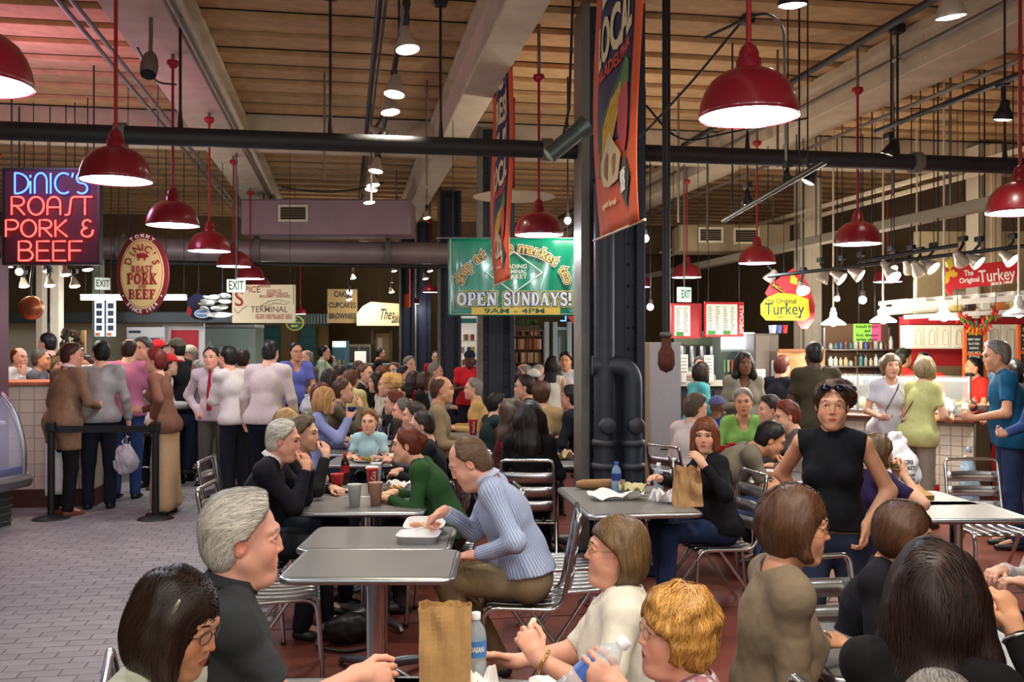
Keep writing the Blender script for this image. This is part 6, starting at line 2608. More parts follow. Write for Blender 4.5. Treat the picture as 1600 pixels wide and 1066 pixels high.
def cabinet(name, label, px0, px1, y0, y1, d, m, depth=.3, rotz=None, cat='cabinet'):
 a, c = at(px0, HOR, d), at(px1, HOR, d)
 p = (a + c) / 2
 z0, z1 = 1.75 + (HOR - y1) / FPX * d, 1.75 + (HOR - y0) / FPX * d
 w = np.linalg.norm(c - a)
 o = thing(name, label, cat, (p[0], p[1], 0), -YAW if rotz is None else rotz)
 return o, w, max(0, z0), z1


def boxon(o, name, m, x0, x1, z0, z1, y, t, bev=.004, parent=None):
 return MB().box(((x0 + x1) / 2, y, (z0 + z1) / 2), (x1 - x0, t, z1 - z0), bev=bev).build(name, m, parent or o)


# left stall behind the crowd
wall('wall_stall_left', at(-60, HOR, 14.2)[:2], at(318, HOR, 14.2)[:2], 0, 2.15, .12, mat((206, 196, 170), .8, noise=.06))
q = MB()
a, c = at(-60, HOR, 13.6), at(372, HOR, 13.6)
q.box((0, 0, 2.1), (np.linalg.norm(c - a), .3, .16), bev=.01)
o = q.build('stall_fascia', mat((48, 56, 52), .5, noise=.1), None, ((a + c) / 2 * [1, 1, 0]), -YAW)
tag(o, 'long dark green fascia board over the left stall', 'fascia')
for k, (px0, px1, d) in enumerate(((82, 96, 12.4), (60, 70, 12.8), (147, 160, 13.3))):
 o, w, z0, z1 = cabinet('stall_post', ['wide cream post behind the queue under the neon sign', 'narrow cream post left of the wide cream post', 'green grey post above the menu strips'][k], px0, px1, 415, 800, d, None, cat='post')
 boxon(o, 'post_body', M_CREAM if k < 2 else mat((126, 132, 112), .6), -w / 2, w / 2, 0, 2.9, 0, .14)
 boxon(o, 'post_foot', mat((140, 120, 96), .6), -w / 2 - .02, w / 2 + .02, 0, .12, 0, .18)
o, w, z0, z1 = cabinet('wall_post', 'dark mauve post at the very left edge above the deli case', -14, 7, 405, 640, 9.2, None, cat='post')
boxon(o, 'post_body', mat((110, 76, 84), .6), -w / 2, w / 2, 0, 2.6, 0, .16)
boxon(o, 'post_cap', mat((60, 36, 44), .6), -w / 2 - .02, w / 2 + .02, 2.55, 2.62, 0, .2)
o, w, z0, z1 = cabinet('refrigerator', 'white steel refrigerator against the left stall wall', 196, 256, 511, 700, 13.5, None)
boxon(o, 'body', mat((206, 206, 200), .35), -w / 2, w / 2, 0, z1, .3, .55, .01)
boxon(o, 'door', mat((190, 192, 190), .3, metal=.3), -w * .46, w * .46, .12, z1 - .14, .01, .04)
boxon(o, 'nameplate', mat((40, 50, 60), .5), -w * .42, -w * .12, z1 - .085, z1 - .05, .015, .02)
boxon(o, 'vent_panel', mat((60, 60, 64), .5), w * .12, w * .40, z1 - .20, z1 - .155, -.015, .01)
MB().tube([(w * .36, -.04, .7), (w * .36, -.04, 1.4)], .012, 8).build('handle', M_CHROME, o)
o, w, z0, z1 = cabinet('red_poster', 'plain red poster on the wall behind the crowd at the left', 264, 310, 516, 585, 13.8, None, cat='poster')
boxon(o, 'poster_sheet', mat((192, 36, 48), .6), -w / 2, w / 2, z0, z1, 0, .02)
boxon(o, 'white_mount', M_WHITE, -w / 2 - .1, w / 2 + .08, z0 - .6, z1 + .12, .03, .03)
for k, (px0, px1) in enumerate(((148, 163), (166, 181))):
 o, w, z0, z1 = cabinet('menu_strip', ['narrow white vertical menu strip with dark pictures, left one', 'narrow white vertical menu strip, right one by the oval sign'][k], px0, px1, 470, 526, 13.0, None, cat='sign')
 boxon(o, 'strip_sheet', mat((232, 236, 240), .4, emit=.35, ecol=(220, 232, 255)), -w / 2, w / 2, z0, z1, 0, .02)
 for j in range(4):
  boxon(o, 'menu_picture', mat((50, 54, 70), .6), -w * .3, w * .3, z0 + .08 + j * .1, z0 + .15 + j * .1, -.012, .004)
 boxon(o, 'orange_foot', mat((216, 120, 60), .6), -w * .4, w * .1, z0 + .01, z0 + .05, -.012, .004)
 MB().tube([(0, 0, z1), (0, 0, ZC)], .005, 5).build('hanger_wire', M_BLACK, o)
for k, (px0, px1, d) in enumerate(((127, 192, 12.2), (256, 291, 12.4))):
 p0, p1 = at(px0, 466, d), at(px1, 467, d)
 o = thing('tube_lamp', ['bright fluorescent tube left of the oval sign', 'bright fluorescent tube right of the oval sign'][k], 'lamp', (p0 + p1) / 2, -YAW)
 L = np.linalg.norm(p1 - p0)
 MB().cyl((-L / 2, 0, 0), (L / 2, 0, 0), .022, n=10).build('lamp_tube', mat((240, 244, 255), .5, emit=12, ecol=(220, 226, 255)), o)
 MB().box((0, 0, .04), (L, .09, .03), bev=.005).build('lamp_fixture', M_WHITE, o)
 for x in (-.4, .4):
  MB().tube([(x * L, 0, .05), (x * L, 0, ZC - p0[2])], .005, 5).build('hanger_wire', M_BLACK, o)
 point('tube_light', (0, -.1, -.1), 12, (.9, .92, 1), .15, o)
p = at(48, 481, 10.4)
o = thing('copper_pan', 'round copper pan hanging under the left end of the neon sign', 'pan', p, -YAW)
MB().lathe([(0, .02), (.115, .02), (.128, -.03), (.132, -.03), (.122, .03), (0, .03)], n=28, rot=rotm('X', 90)).build('pan_body', mat((190, 120, 84), .3, metal=.7, noise=.15), o)
MB().tube([(.0, 0, .12), (0, 0, .3), (.03, 0, .5)], .012, 8).build('pan_handle', M_BLACK, o)
MB().tube([(.03, 0, .48), (.03, 0, ZC - p[2])], .005, 5).build('hanger_wire', M_BLACK, o)
o, w, z0, z1 = cabinet('foil_package', 'crinkled dark foil covered display leaning on a wooden frame behind the queue', 88, 133, 514, 560, 11.9, None, cat='display')
q = MB()
g = random.Random(2)
q.grid(lambda u, v: ((u - .5) * w * (.5 + .5 * (1 - v)) + g.uniform(-.02, .02), g.uniform(-.04, .04), z0 + (z1 - z0) * (v - .12 * u * v) + g.uniform(-.012, .012)), 9, 8, False, .03)
q.build('foil_sheet', mat((120, 110, 90), .25, metal=.7), o)
boxon(o, 'wood_frame', mat((196, 150, 90), .5), w * .32, w * .46, z0 - .3, z1 - .02, .05, .04)
boxon(o, 'shelf', mat((150, 96, 60), .5), -w * .6, w * .6, .0, z0, .05, .3)
# far left: glass cold case seen beyond the standing men, green shuttered back wall
o, w, z0, z1 = cabinet('glass_case', 'long glass display case far back on the left aisle', 312, 398, 512, 640, 15.0, None, cat='display case')
boxon(o, 'case_base', mat((120, 128, 124), .5), -w / 2, w / 2, 0, 1.05, .3, .6)
boxon(o, 'case_glass', mat((190, 210, 200), .06, alpha=.35), -w / 2, w / 2, 1.05, z1, .3, .5, 0)
boxon(o, 'case_top', M_STEEL, -w / 2, w / 2, z1, z1 + .05, .3, .56)
for j in range(7):
 MB().ball((-w * .4 + j * w * .13, .15, 1.12), (.05, .05, .06), 8, 6).build('wrapped_food', mat(((60, 110, 170), (200, 200, 190), (170, 60, 50))[j % 3], .5), o)
wall('wall_shutter', at(390, HOR, 23.5)[:2], at(514, HOR, 23.5)[:2], 0, 2.35, .12, mat((156, 130, 84), .8, noise=.08))
o, w, z0, z1 = cabinet('corrugated_awning', 'pale corrugated awning strip under the restroom sign', 388, 515, 491, 506, 23.38, None, cat='awning')
for k in range(26):
 boxon(o, 'slat', mat((170, 184, 182), .4, metal=.4), -w / 2 + w * k / 26, -w / 2 + w * (k + .6) / 26, z0, z1, 0, .04, 0)
boxon(o, 'awning_back', mat((120, 130, 130), .6), -w / 2, w / 2, z0 - .02, z1 + .02, .04, .02)
for k, (px0, px1) in enumerate(((412, 438), (469, 494))):
 o, w, z0, z1 = cabinet('shutter_panel', ['left green shutter panel on the far tan wall', 'right green shutter panel on the far tan wall, by the walking man in white'][k], px0, px1, 509, 590, 23.0, None, cat='shutter')
 boxon(o, 'panel_sheet', mat((40, 96, 92), .6), -w / 2, w / 2, 0, z1, 0, .04)
 for j in range(8):
  boxon(o, 'slat', mat((46, 106, 100), .6), -w / 2 + .02, w / 2 - .02, .1 + j * z1 / 8.4, .1 + (j + .8) * z1 / 8.4, -.025, .012)
# bakery counter far back
o, w, z0, z1 = cabinet('drink_fridge', 'small lit drinks fridge on the far bakery counter', 519, 541, 533, 573, 20.0, None, cat='fridge')
boxon(o, 'body', mat((90, 130, 150), .4), -w / 2, w / 2, z0 - .3, z1, .2, .4)
boxon(o, 'lit_header', mat((240, 250, 255), .5, emit=3, ecol=(220, 240, 255)), -w * .46, w * .46, z1 - .12, z1 - .01, -.01, .02)
boxon(o, 'glass_door', mat((70, 110, 130), .1), -w * .44, w * .44, z0 - .2, z1 - .14, -.01, .02)
for j in range(6):
 MB().cyl((-w * .36 + j * w * .14, -.03, z0), (-w * .36 + j * w * .14, -.03, z0 + .14), .016, n=8).build('bottle', mat(((200, 220, 230), (60, 110, 90), (190, 150, 70))[j % 3], .3), o)
o, w, z0, z1 = cabinet('bakery_counter', 'blue fronted bakery counter far back behind the seated crowd', 519, 640, 568, 640, 20.4, None, cat='counter')
boxon(o, 'counter_body', mat((60, 96, 120), .6), -w / 2, w / 2, 0, z1 - .04, 0, .5)
boxon(o, 'counter_top', mat((130, 150, 160), .4), -w / 2 - .02, w / 2 + .02, z1 - .04, z1, 0, .56)
o, w, z0, z1 = cabinet('white_poster', 'bright white card standing on the far bakery counter', 554, 572, 549, 571, 19.9, None, cat='card')
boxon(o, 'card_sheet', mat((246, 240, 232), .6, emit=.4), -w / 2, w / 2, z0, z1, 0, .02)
boxon(o, 'card_stand', M_WHITE, -w * .2, w * .2, z0 - .03, z0 + .02, .03, .06)
o, w, z0, z1 = cabinet('oven_range', 'steel oven with two glass windows behind the bakery counter', 543, 580, 538, 572, 21.8, None, cat='oven')
boxon(o, 'body', mat((120, 112, 96), .5), -w / 2, w / 2, 0, z1, .2, .5)
for x in (-.24, .24):
 boxon(o, 'oven_window', mat((60, 56, 50), .3), (x - .2) * w, (x + .2) * w, z0 + .1, z1 - .06, -.055, .02)
o, w, z0, z1 = cabinet('store_room', 'pale lit doorway recess of the bakery far back', 583, 612, 521, 572, 22.6, None, cat='doorway')
boxon(o, 'recess_back', mat((176, 150, 112), .7), -w / 2, w / 2, 0, z1, .1, .05)
for x in (-1, 1):
 boxon(o, 'jamb', mat((110, 92, 66), .6), x * w / 2 - .04, x * w / 2 + .04, 0, z1 + .06, 0, .2)
boxon(o, 'notice', M_WHITE, -w * .28, -w * .02, z1 - .42, z1 - .1, .06, .01)
boxon(o, 'shelf', mat((140, 96, 60), .6), -w * .4, w * .4, 1.3, 1.34, 0, .2)
# book shop far behind the second column
o, w, z0, z1 = cabinet('bookshelf', 'tall shelf of books far back right of the second iron column', 802, 850, 525, 590, 18.5, None, cat='bookshelf')
boxon(o, 'shelf_back', mat((110, 80, 50), .7), -w / 2, w / 2, 0, z1 + .1, .16, .03)
for k in range(6):
 boxon(o, 'shelf', mat((120, 84, 50), .6), -w / 2, w / 2, 1.88 - k * .26 - .02, 1.88 - k * .26, .04, .22)
for x in (-1, 1):
 boxon(o, 'side_panel', mat((120, 84, 50), .6), x * w / 2 - .02, x * w / 2 + .02, 0, z1 + .1, .04, .24)
boxon(o, 'top_panel', mat((120, 84, 50), .6), -w / 2, w / 2, z1 + .08, z1 + .12, .04, .24)
shelf_o, shelf_w = o, w
bkm = [MB().box((0, 0, 0), (.028, .15, .19), bev=.003).mesh([mat(c, .6)]) for c in ((206, 160, 90), (150, 70, 46), (214, 190, 150), (96, 60, 40), (190, 120, 60), (60, 60, 70), (224, 206, 170))]
g = random.Random(8)
for k in range(4):
 x = -w / 2 + .04
 while x < w / 2 - .04:
  lc = np.array([x, .02, 1.88 - k * .26 + .097])
  cz, sz = math.cos(-YAW), math.sin(-YAW)
  wp = np.array([lc[0] * cz - lc[1] * sz, lc[0] * sz + lc[1] * cz, lc[2]]) + np.array(o.location)
  b_ = link('book', g.choice(bkm), None, wp, -YAW)
  tag(b_, 'book on the far bookshelf right of the second iron column, %s shelf' % ['top', 'second', 'third', 'lowest visible'][k], 'book', 'books on the %s shelf' % ['top', 'second', 'third', 'lowest visible'][k])
  x += .033 if g.random() > .1 else .06
o, w, z0, z1 = cabinet('planter_box', 'leafy green plant on top of the far bookshelf', 805, 842, 500, 528, 18.5, None, cat='plant')
z0 = 1.75 + (HOR - 525) / FPX * 18.5 + .121
boxon(o, 'planter', mat((90, 76, 56), .7), -w / 2, w / 2, z0, z0 + .08, 0, .16)
g = random.Random(5)
q = MB()
for k in range(70):
 a = g.uniform(0, 6.28)
 c0 = np.array([g.uniform(-w * .45, w * .45), g.uniform(-.05, .05), z0 + .08])
 tp = c0 + np.array([g.uniform(-.08, .08), g.uniform(-.08, .08), g.uniform(.06, z1 - z0 - .04)])
 sd = np.array([math.cos(a), math.sin(a), 0]) * .02
 q._add([c0, (c0 + tp) / 2 + sd, tp, (c0 + tp) / 2 - sd], [[0, 1, 2, 3]])
s_ = q.build('leaves', mat((74, 110, 60), .6, island=.3), o)
s_['kind'] = 'stuff'
o.location[2] += .0
# shop front with frame, far right of the second column
o, w, z0, z1 = cabinet('shop_front', 'pale blue grey shop door frame with glass beside the bookshelf', 851, 892, 505, 600, 16.5, None, cat='shop front')
for x in (-.42, -.1, .44):
 boxon(o, 'frame_post', mat((150, 170, 172), .5), x * w - .04, x * w + .04, 0, 2.1, 0, .1)
for z in (1.38, 1.96):
 boxon(o, 'frame_rail', mat((150, 170, 172), .5), -w * .1, w * .44, z, z + .05, 0, .08)
boxon(o, 'glass_pane', mat((120, 140, 130), .05, alpha=.25), -w * .1, w * .44, 0, 1.96, .02, .01, 0)
boxon(o, 'hanging_garment', mat((186, 196, 214), .7), w * .02, w * .12, 1.45, 1.85, .06, .04)
boxon(o, 'hanging_garment', mat((56, 110, 70), .7), w * .18, w * .32, 1.4, 1.7, .06, .04)
MB().tube([(w * .1, -.03, 2.12), (w * .3, -.03, 2.12), (w * .3, -.03, 2.2)], .012, 6).build('neon_tube', mat((60, 120, 255), .5, emit=5, ecol=(60, 120, 255)), o)
o, w, z0, z1 = cabinet('red_sign', 'plain red sign corner behind the near iron column', 884, 906, 491, 516, 16.0, None, cat='sign')
MB().prism([(-w / 2, z1), (w / 2, z1), (w / 2, z0), (w * .2, z0 + .05)], .04).build('sign_face', mat((206, 52, 44), .5), o)
MB().tube([(0, 0, z1), (0, 0, ZC)], .006, 5).build('hanger_wire', M_BLACK, o)
o, w, z0, z1 = cabinet('gift_stall', 'bright stall with white wares and a teal shelf edge between the third and second columns', 718, 746, 490, 570, 19.0, None, cat='stall')
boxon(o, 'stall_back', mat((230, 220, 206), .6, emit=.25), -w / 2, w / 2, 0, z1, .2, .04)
boxon(o, 'teal_canopy', mat((30, 130, 130), .5), -w / 2 - .05, w / 2, 2.13, 2.22, -.05, .3)
g = random.Random(4)
for k in range(14):
 x, z = g.uniform(-w * .4, w * .4), 1.35 + .25 * (k % 3)
 MB().box((x, 0, z), (.08, .06, .12), bev=.01).build('ware', mat(((190, 60, 60), (240, 236, 230), (70, 90, 140), (220, 180, 90))[k % 4], .5), o)
for z in (1.27, 1.52, 1.77):
 boxon(o, 'shelf', M_WHITE, -w / 2, w / 2, z, z + .02, .05, .2)

# right: sandwich counter behind the standing woman in the coat
o, w, z0, z1 = cabinet('lunch_counter', 'dark fronted lunch counter below the red menu boards', 1058, 1225, 597, 700, 11.6, None, cat='counter')
boxon(o, 'counter_body', mat((34, 30, 34), .5), -w / 2, w / 2, 0, z1 - .05, .3, .6)
boxon(o, 'counter_top', mat((206, 202, 190), .4), -w / 2 - .03, w / 2 + .03, z1 - .05, z1, .28, .7)
for k in range(6):
 boxon(o, 'front_panel', mat((44, 38, 42), .5), -w / 2 + w * k / 6 + .01, -w / 2 + w * (k + 1) / 6 - .01, .12, z1 - .1, -.01, .02)
zc = z1
o, w, z0, z1 = cabinet('food_case', 'low glass case of pastries at the left end of the lunch counter', 1060, 1100, 575, 597, 11.7, None, cat='display case')
boxon(o, 'case_floor', M_STEEL, -w / 2, w / 2, zc, zc + .02, .2, .3)
boxon(o, 'case_glass', M_GLASS, -w / 2, w / 2, zc + .02, z1, .2, .3, 0)
for k in range(12):
 MB().ball((-w * .42 + (k % 6) * w * .165, .12 + .12 * (k // 6), zc + .055), (.028, .03, .022), 8, 6).build('pastry', mat(((190, 120, 70), (214, 160, 100), (160, 80, 50))[k % 3], .6), o)
for k, (px0, px1, y0, y1) in enumerate(((1062, 1075, 554, 582), (1100, 1115, 555, 597), (1176, 1196, 577, 600))):
 o, w, z0, z1 = cabinet('counter_card', ['white card on the left end of the lunch counter', 'white menu card standing right of the pastry case', 'white menu card hung on the counter behind the coat'][k], px0, px1, y0, y1, 11.5 if k < 2 else 11.45, None, cat='card')
 boxon(o, 'card_sheet', M_WHITE, -w / 2, w / 2, z0, z1, 0, .01)
 for j in range(5):
  boxon(o, 'printed_line', mat((120, 116, 104), .7), -w * .35, w * .3, z1 - .05 - j * .04, z1 - .042 - j * .04, -.007, .003, 0)
 boxon(o, 'card_foot', M_WHITE, -w * .3, w * .3, zc - .002, z0 + .01, .03, .06)
o, w, z0, z1 = cabinet('back_counter', 'green grey back wall with cups and coffee urns behind the lunch counter', 1058, 1130, 528, 600, 14.2, None, cat='back counter')
boxon(o, 'wall_panel', mat((96, 110, 84), .6), -w / 2, w / 2, 0, z1 + .1, .3, .05)
boxon(o, 'shelf', M_STEEL, -w / 2, w / 2, 1.28, 1.32, .1, .35)
boxon(o, 'dark_panel', mat((52, 54, 44), .7), -w / 2, w * .3, 1.34, 1.70, .26, .02)  # flat dark sheet on the wall panel, not recessed
for k in range(5):
 MB().lathe([(.05, 0), (.055, .12), (.052, .36), (.03, .40), (0, .40)], (-w * .36 + k * .15, .1, 1.32), 14).build('coffee_urn', M_STEEL, o)
o, w, z0, z1 = cabinet('lit_fridge', 'cold case with a bright white light panel behind the coat wearer', 1128, 1182, 519, 600, 13.6, None, cat='fridge')
boxon(o, 'body', mat((110, 120, 110), .4), -w / 2, w / 2, 0, z1, .4, .6)
boxon(o, 'light_panel', mat((250, 250, 246), .5, emit=4.5, ecol=(240, 246, 250)), -w * .48, w * .48, z1 - .24, z1 - .01, .08, .03)
for k in range(4):
 boxon(o, 'glass_door', mat((80, 100, 90), .1), -w / 2 + w * k / 4 + .01, -w / 2 + w * (k + 1) / 4 - .01, .3, z1 - .27, .08, .02)
for k in range(8):
 MB().cyl((-w * .4 + k * w * .11, .04, 1.33), (-w * .4 + k * w * .11, .04, 1.5), .02, n=8).build('bottle', mat(((120, 180, 120), (220, 220, 210), (190, 110, 60))[k % 3], .3), o)
o, w, z0, z1 = cabinet('soda_machine', 'tall grey drinks dispenser with paper cups on top, left of the yellow sign', 1180, 1222, 521, 600, 12.8, None, cat='drinks machine')
boxon(o, 'body', mat((108, 98, 92), .5), -w / 2, w * .42, 0, z1, .3, .5, .01)
boxon(o, 'panel', mat((124, 114, 106), .5), -w * .46, w * .05, 1.2, z1 - .03, .04, .02)
MB().box((w * .3, .03, 1.36), (.13, .04, .30), bev=.01).build('brand_panel', mat((230, 230, 236), .4), o)
MB().tube([(w * .3 - .03, 0, 1.24), (w * .3 + .03, 0, 1.36), (w * .3 - .02, 0, 1.48)], .02, 6).build('blue_swirl', mat((40, 70, 160), .5), o)
MB().tube([(w * .3 + .03, 0, 1.24), (w * .3 + .05, 0, 1.36), (w * .3 + .02, 0, 1.48)], .014, 6).build('red_swirl', mat((190, 40, 50), .5), o)
for k in range(5):
 q = MB()
 q.lathe([(.030, 0), (.042, .11), (.039, .11), (.028, .01)], (w * .18 + .075 * (k % 3), .0 + .09 * (k // 3), z1 - .0 if k > 2 else z1), 14)
 q.build('paper_cup', mat(((216, 224, 240), (90, 120, 190), (206, 60, 60))[k % 3], .5), o)
o, w, z0, z1 = cabinet('wood_panel', 'pale wood patterned board behind the dark suited person at the lunch counter', 1218, 1292, 548, 620, 12.4, None, cat='panel')
boxon(o, 'panel_sheet', mat((206, 150, 100), .6, kind='tweed:6:232,190,140'), -w / 2, w / 2, .0, z1, .1, .04)
boxon(o, 'top_trim', mat((170, 110, 66), .5), -w / 2, w / 2, z1 - .02, z1 + .02, .08, .07)

# turkey stand: tiled counter, glass food case, red wall with white cabinets
a, c = at(1243, HOR, 10.9), at(1521, HOR, 9.75)
p = (a + c) / 2
ang = math.atan2((c - a)[1], (c - a)[0])
L = np.linalg.norm(c - a)
o = thing('turkey_counter', 'white tiled counter with scattered red tiles at the turkey stand', 'counter', (p[0], p[1], 0), ang)
ZT = .94
MB().box((0, .36, ZT / 2), (L - .03, .66, ZT), bev=.004).build('counter_body', mat((190, 186, 172), .6), o)
tile_wall(o, -L / 2, L / 2, .06, ZT - .05, .02, .108, .105, lambda i, j: (i * 3 + j * 5) % 11 == 0 and (i + j) % 2 == 0, M_TILEW)
MB().box((0, .30, ZT + .012), (L + .08, .86, .045), bev=.012).build('counter_top', M_WOODT, o)
MB().box((L / 2 + .006, .36, ZT / 2), (.02, .66, ZT - .02)).build('end_panel', M_STEEL, o)
cnt, CL, CANG = p, L, ang


def oncounter(x, y, z):
 return np.array([p_[0], p_[1], 0]) if False else np.array([cnt[0] + x * math.cos(CANG) - y * math.sin(CANG), cnt[1] + x * math.sin(CANG) + y * math.cos(CANG), z])


o = thing('food_case', 'glass sneeze guard case of roast food on the turkey counter', 'display case', oncounter(.0, .36, ZT + .037), CANG)
boxon(o, 'case_floor', M_STEEL, -.85, .85, 0, .03, .05, .42)
boxon(o, 'front_glass', M_GLASS, -.85, .85, .03, .40, -.16, .008, 0)
boxon(o, 'top_glass', M_GLASS, -.85, .85, .40, .408, .03, .38, 0)
for x in (-.85, -.3, .3, .85):
 boxon(o, 'case_post', M_STEEL, x - .012, x + .012, 0, .42, -.15, .024)
g = random.Random(9)
foods = ((206, 160, 90), (226, 196, 120), (150, 90, 50), (120, 150, 60), (236, 226, 200), (190, 110, 60), (196, 60, 40))
for k in range(26):
 MB().ball((-.78 + .063 * k, g.uniform(-.05, .15), .07 + g.uniform(0, .05)), (g.uniform(.04, .07), g.uniform(.04, .07), g.uniform(.03, .06)), 10, 7).build('roast_food', mat(foods[k % 7], .5, noise=.2, nscale=30), o)
for k in range(6):
 MB().lathe([(.10, 0), (.12, .03), (.11, .03), (.095, .008), (0, .008)], (-.7 + .27 * k, -.02, .03), 16).build('food_tray', M_STEEL, o)
for k in range(2):
 MB().tube([(-.8, .0, .38 - .01 * k), (.8, .0, .38 - .01 * k)], .012, 8).build('warming_tube', mat((255, 236, 200), .5, emit=6, ecol=(255, 226, 170)), o)
point('case_light', (-.4, -.02, .33), 9, (1, .84, .6), .08, o)
point('case_light', (.4, -.02, .33), 9, (1, .84, .6), .08, o)
# shelves with glassware and jars behind, left part
o, w, z0, z1 = cabinet('back_shelf', 'steel back shelf crowded with jars behind the turkey counter', 1296, 1400, 536, 640, 12.6, None, cat='shelf')
for z in (1.18, 1.42, 1.64):
 boxon(o, 'shelf', M_STEEL, -w / 2, w / 2, z, z + .02, .1, .3)
for x in (-.5, 0, .5):
 boxon(o, 'shelf_post', M_STEEL, x * w - .015, x * w + .015, 0, 1.95, .22, .03)
boxon(o, 'back_panel', mat((96, 70, 50), .7), -w / 2, w / 2, 0, 2.0, .27, .02)
g = random.Random(12)
for z in (1.20, 1.44, 1.66):
 for k in range(13):
  hgt = g.uniform(.07, .17)
  r2 = g.uniform(.02, .034)
  MB().lathe([(r2, 0), (r2, hgt * .7), (r2 * .5, hgt * .8), (r2 * .5, hgt), (0, hgt)], (-w * .46 + k * w * .076, .06, z), 10).build('jar', mat(g.choice([(200, 206, 206), (150, 160, 160), (90, 60, 40), (60, 110, 110), (190, 180, 140), (60, 90, 160)]), .25), o)
# red wall with cabinets
o, w, z0, z1 = cabinet('turkey_stand_wall', 'red painted back wall of the turkey stand', 1416, 1640, 497, 640, 11.9, None, cat='wall panel')
boxon(o, 'wall_panel', M_REDW, -w / 2, w / 2, 0, z1, .2, .06)
boxon(o, 'steel_splash', mat((150, 130, 100), .35, metal=.4), -w / 2 + .1, w * .02, .9, 1.45, .15, .03)
boxon(o, 'red_cornice', mat((200, 36, 50), .5), -w / 2, -w * .06, z1 - .08, z1 + .02, .08, .3)
def cab(label, px0, px1, y0, y1, d, n):
 o, w, z0, z1 = cabinet('wall_cabinet', label, px0, px1, y0, y1, d, None)
 boxon(o, 'body', M_CAB, -w / 2, w / 2, z0, z1, .16, .30)
 for k in range(n):
  x0, x1 = -w / 2 + w * k / n + .008, -w / 2 + w * (k + 1) / n - .008
  dd = boxon(o, 'door', M_CAB, x0, x1, z0 + .012, z1 - .012, 0, .022)
  poly = [(x0 + .04, z0 + .05), (x1 - .04, z0 + .05), (x1 - .04, z1 - .11)] + [((x0 + x1) / 2 + (x1 - x0 - .08) / 2 * math.cos(R(t)), z1 - .11 + .05 * math.sin(R(t))) for t in range(15, 180, 15)] + [(x0 + .04, z1 - .11)]
  q = MB()
  q.tube([(x, -.014, z) for x, z in poly], .007, 5, closed=True)
  q.build('arched_moulding', mat((214, 206, 184), .5), dd)
cab('white cabinet with four arched doors on the red wall', 1423, 1507, 508, 545, 11.4, 4)
cab('tall white cabinet door right of the chalkboard', 1539, 1589, 507, 590, 11.4, 2)
def chalk(label, px0, px1, y0, y1, d, head):
 o, w, z0, z1 = cabinet('chalkboard', label, px0, px1, y0, y1, d, None, cat='chalkboard')
 boxon(o, 'slate', mat((30, 34, 34), .7), -w / 2, w / 2, z0, z1, 0, .03)
 for x in (-1, 1):
  boxon(o, 'frame_side', mat((206, 96, 40), .6), x * w / 2 - .02, x * w / 2 + .02, z0, z1, -.005, .04)
 for z in (z0, (z0 + z1) / 2 - .02):
  boxon(o, 'frame_rail', mat((206, 96, 40), .6), -w / 2, w / 2, z, z + .03, -.005, .04)
 q = MB()
 text_into(q, head, .055, (0, -.02, z1 - .06), bold=.001, fit=w * .7)
 q.build('lettering', mat((216, 200, 60), .7), o)
 q = MB()
 for k, t in enumerate(('ROAST TURKEY', 'PLATTER', 'SANDWICH', 'SALAD', 'STUFFING', 'SOUP')):
  text_into(q, t, .036, (-w * .06, -.02, z1 - .13 - .05 * k), fit=w * (.62 - .08 * (k % 3)))
 for k in range(4):
  text_into(q, ('GRAVY', 'BEANS', 'YAMS', 'CORN')[k], .036, (-w * .06, -.02, z0 + .24 - .05 * k), fit=w * .4)
 q.build('lettering', INKW, o)
 boxon(o, 'support', mat((120, 60, 40), .6), -w * .1, w * .1, 0, z0, .03, .03)
chalk('orange framed chalkboard with chalk menu between the white cabinets', 1507, 1538, 513, 593, 11.0, 'SPECIAL')
chalk('second orange framed chalkboard at the right edge', 1591, 1625, 507, 593, 11.0, 'SIDES')
# white slatted trellis canopy with garlands
o, w, z0, z1 = cabinet('trellis_canopy', 'white slatted trellis canopy under the red turkey sign', 1400, 1650, 463, 492, 10.9, None, cat='canopy')
for k in range(3):
 MB().box((0, .1 + .22 * k, z1 - .05 - .03 * k), (w, .05, .07), rotm('Y', -4), bev=.004).build('slat', M_WHITE, o)
for k in range(9):
 MB().box((-w / 2 + .1 + k * w / 9, .34, z1 + .01 + (k - 4.5) * .014), (.035, .8, .05), bev=.004).build('slat', M_WHITE, o)
MB().box((.08, .14, z0 + .02), (w * .92, .06, .05), rotm('Y', -3), bev=.004).build('lower_rail', M_WHITE, o)
for x in (-.3, .45):
 MB().tube([(x * w, .3, z1), (x * w, .3, ZC)], .01, 6).build('hanger_rod', M_CREAM, o)
g = random.Random(21)
for k in range(6):
 MB().box((-.1 + k * .17, .3, z0 + .13), (.11, .1, .15), bev=.01).build('canister', mat(((226, 200, 120), (60, 40, 34), (230, 226, 210), (206, 120, 50))[k % 4], .4), o)
o, w, z0, z1 = cabinet('pepper_garland', 'garland of red peppers and leaves along the top of the chalkboard', 1496, 1556, 486, 517, 10.8, None, cat='garland')
for k in range(34):
 t = k / 33
 x = -w / 2 + w * t
 z = z1 - .05 - .13 * math.sin(math.pi * t) + g.uniform(-.05, .05)
 M = rotm('Y', g.uniform(-40, 40)) @ rotm('X', g.uniform(-30, 30))
 if k % 4 == 3:
  MB().ball((x, -.03, z), (.012, .03, .05), 8, 6, M).build('leaf', mat((60, 110, 50), .6, var=.2), o)
 else:
  MB().lathe([(0, -.07), (.010, -.05), (.018, 0), (.016, .03), (.004, .045), (0, .045)], (x, -.02, z), 8, M).build('red_pepper', mat(((200, 34, 30), (214, 110, 30), (180, 20, 30))[k % 3], .35), o)
MB().tube([(-w / 2, 0, z1 - .02), (0, 0, z1 - .15), (w / 2, 0, z1 - .02)], .006, 5).build('garland_cord', mat((80, 70, 40), .7), o)
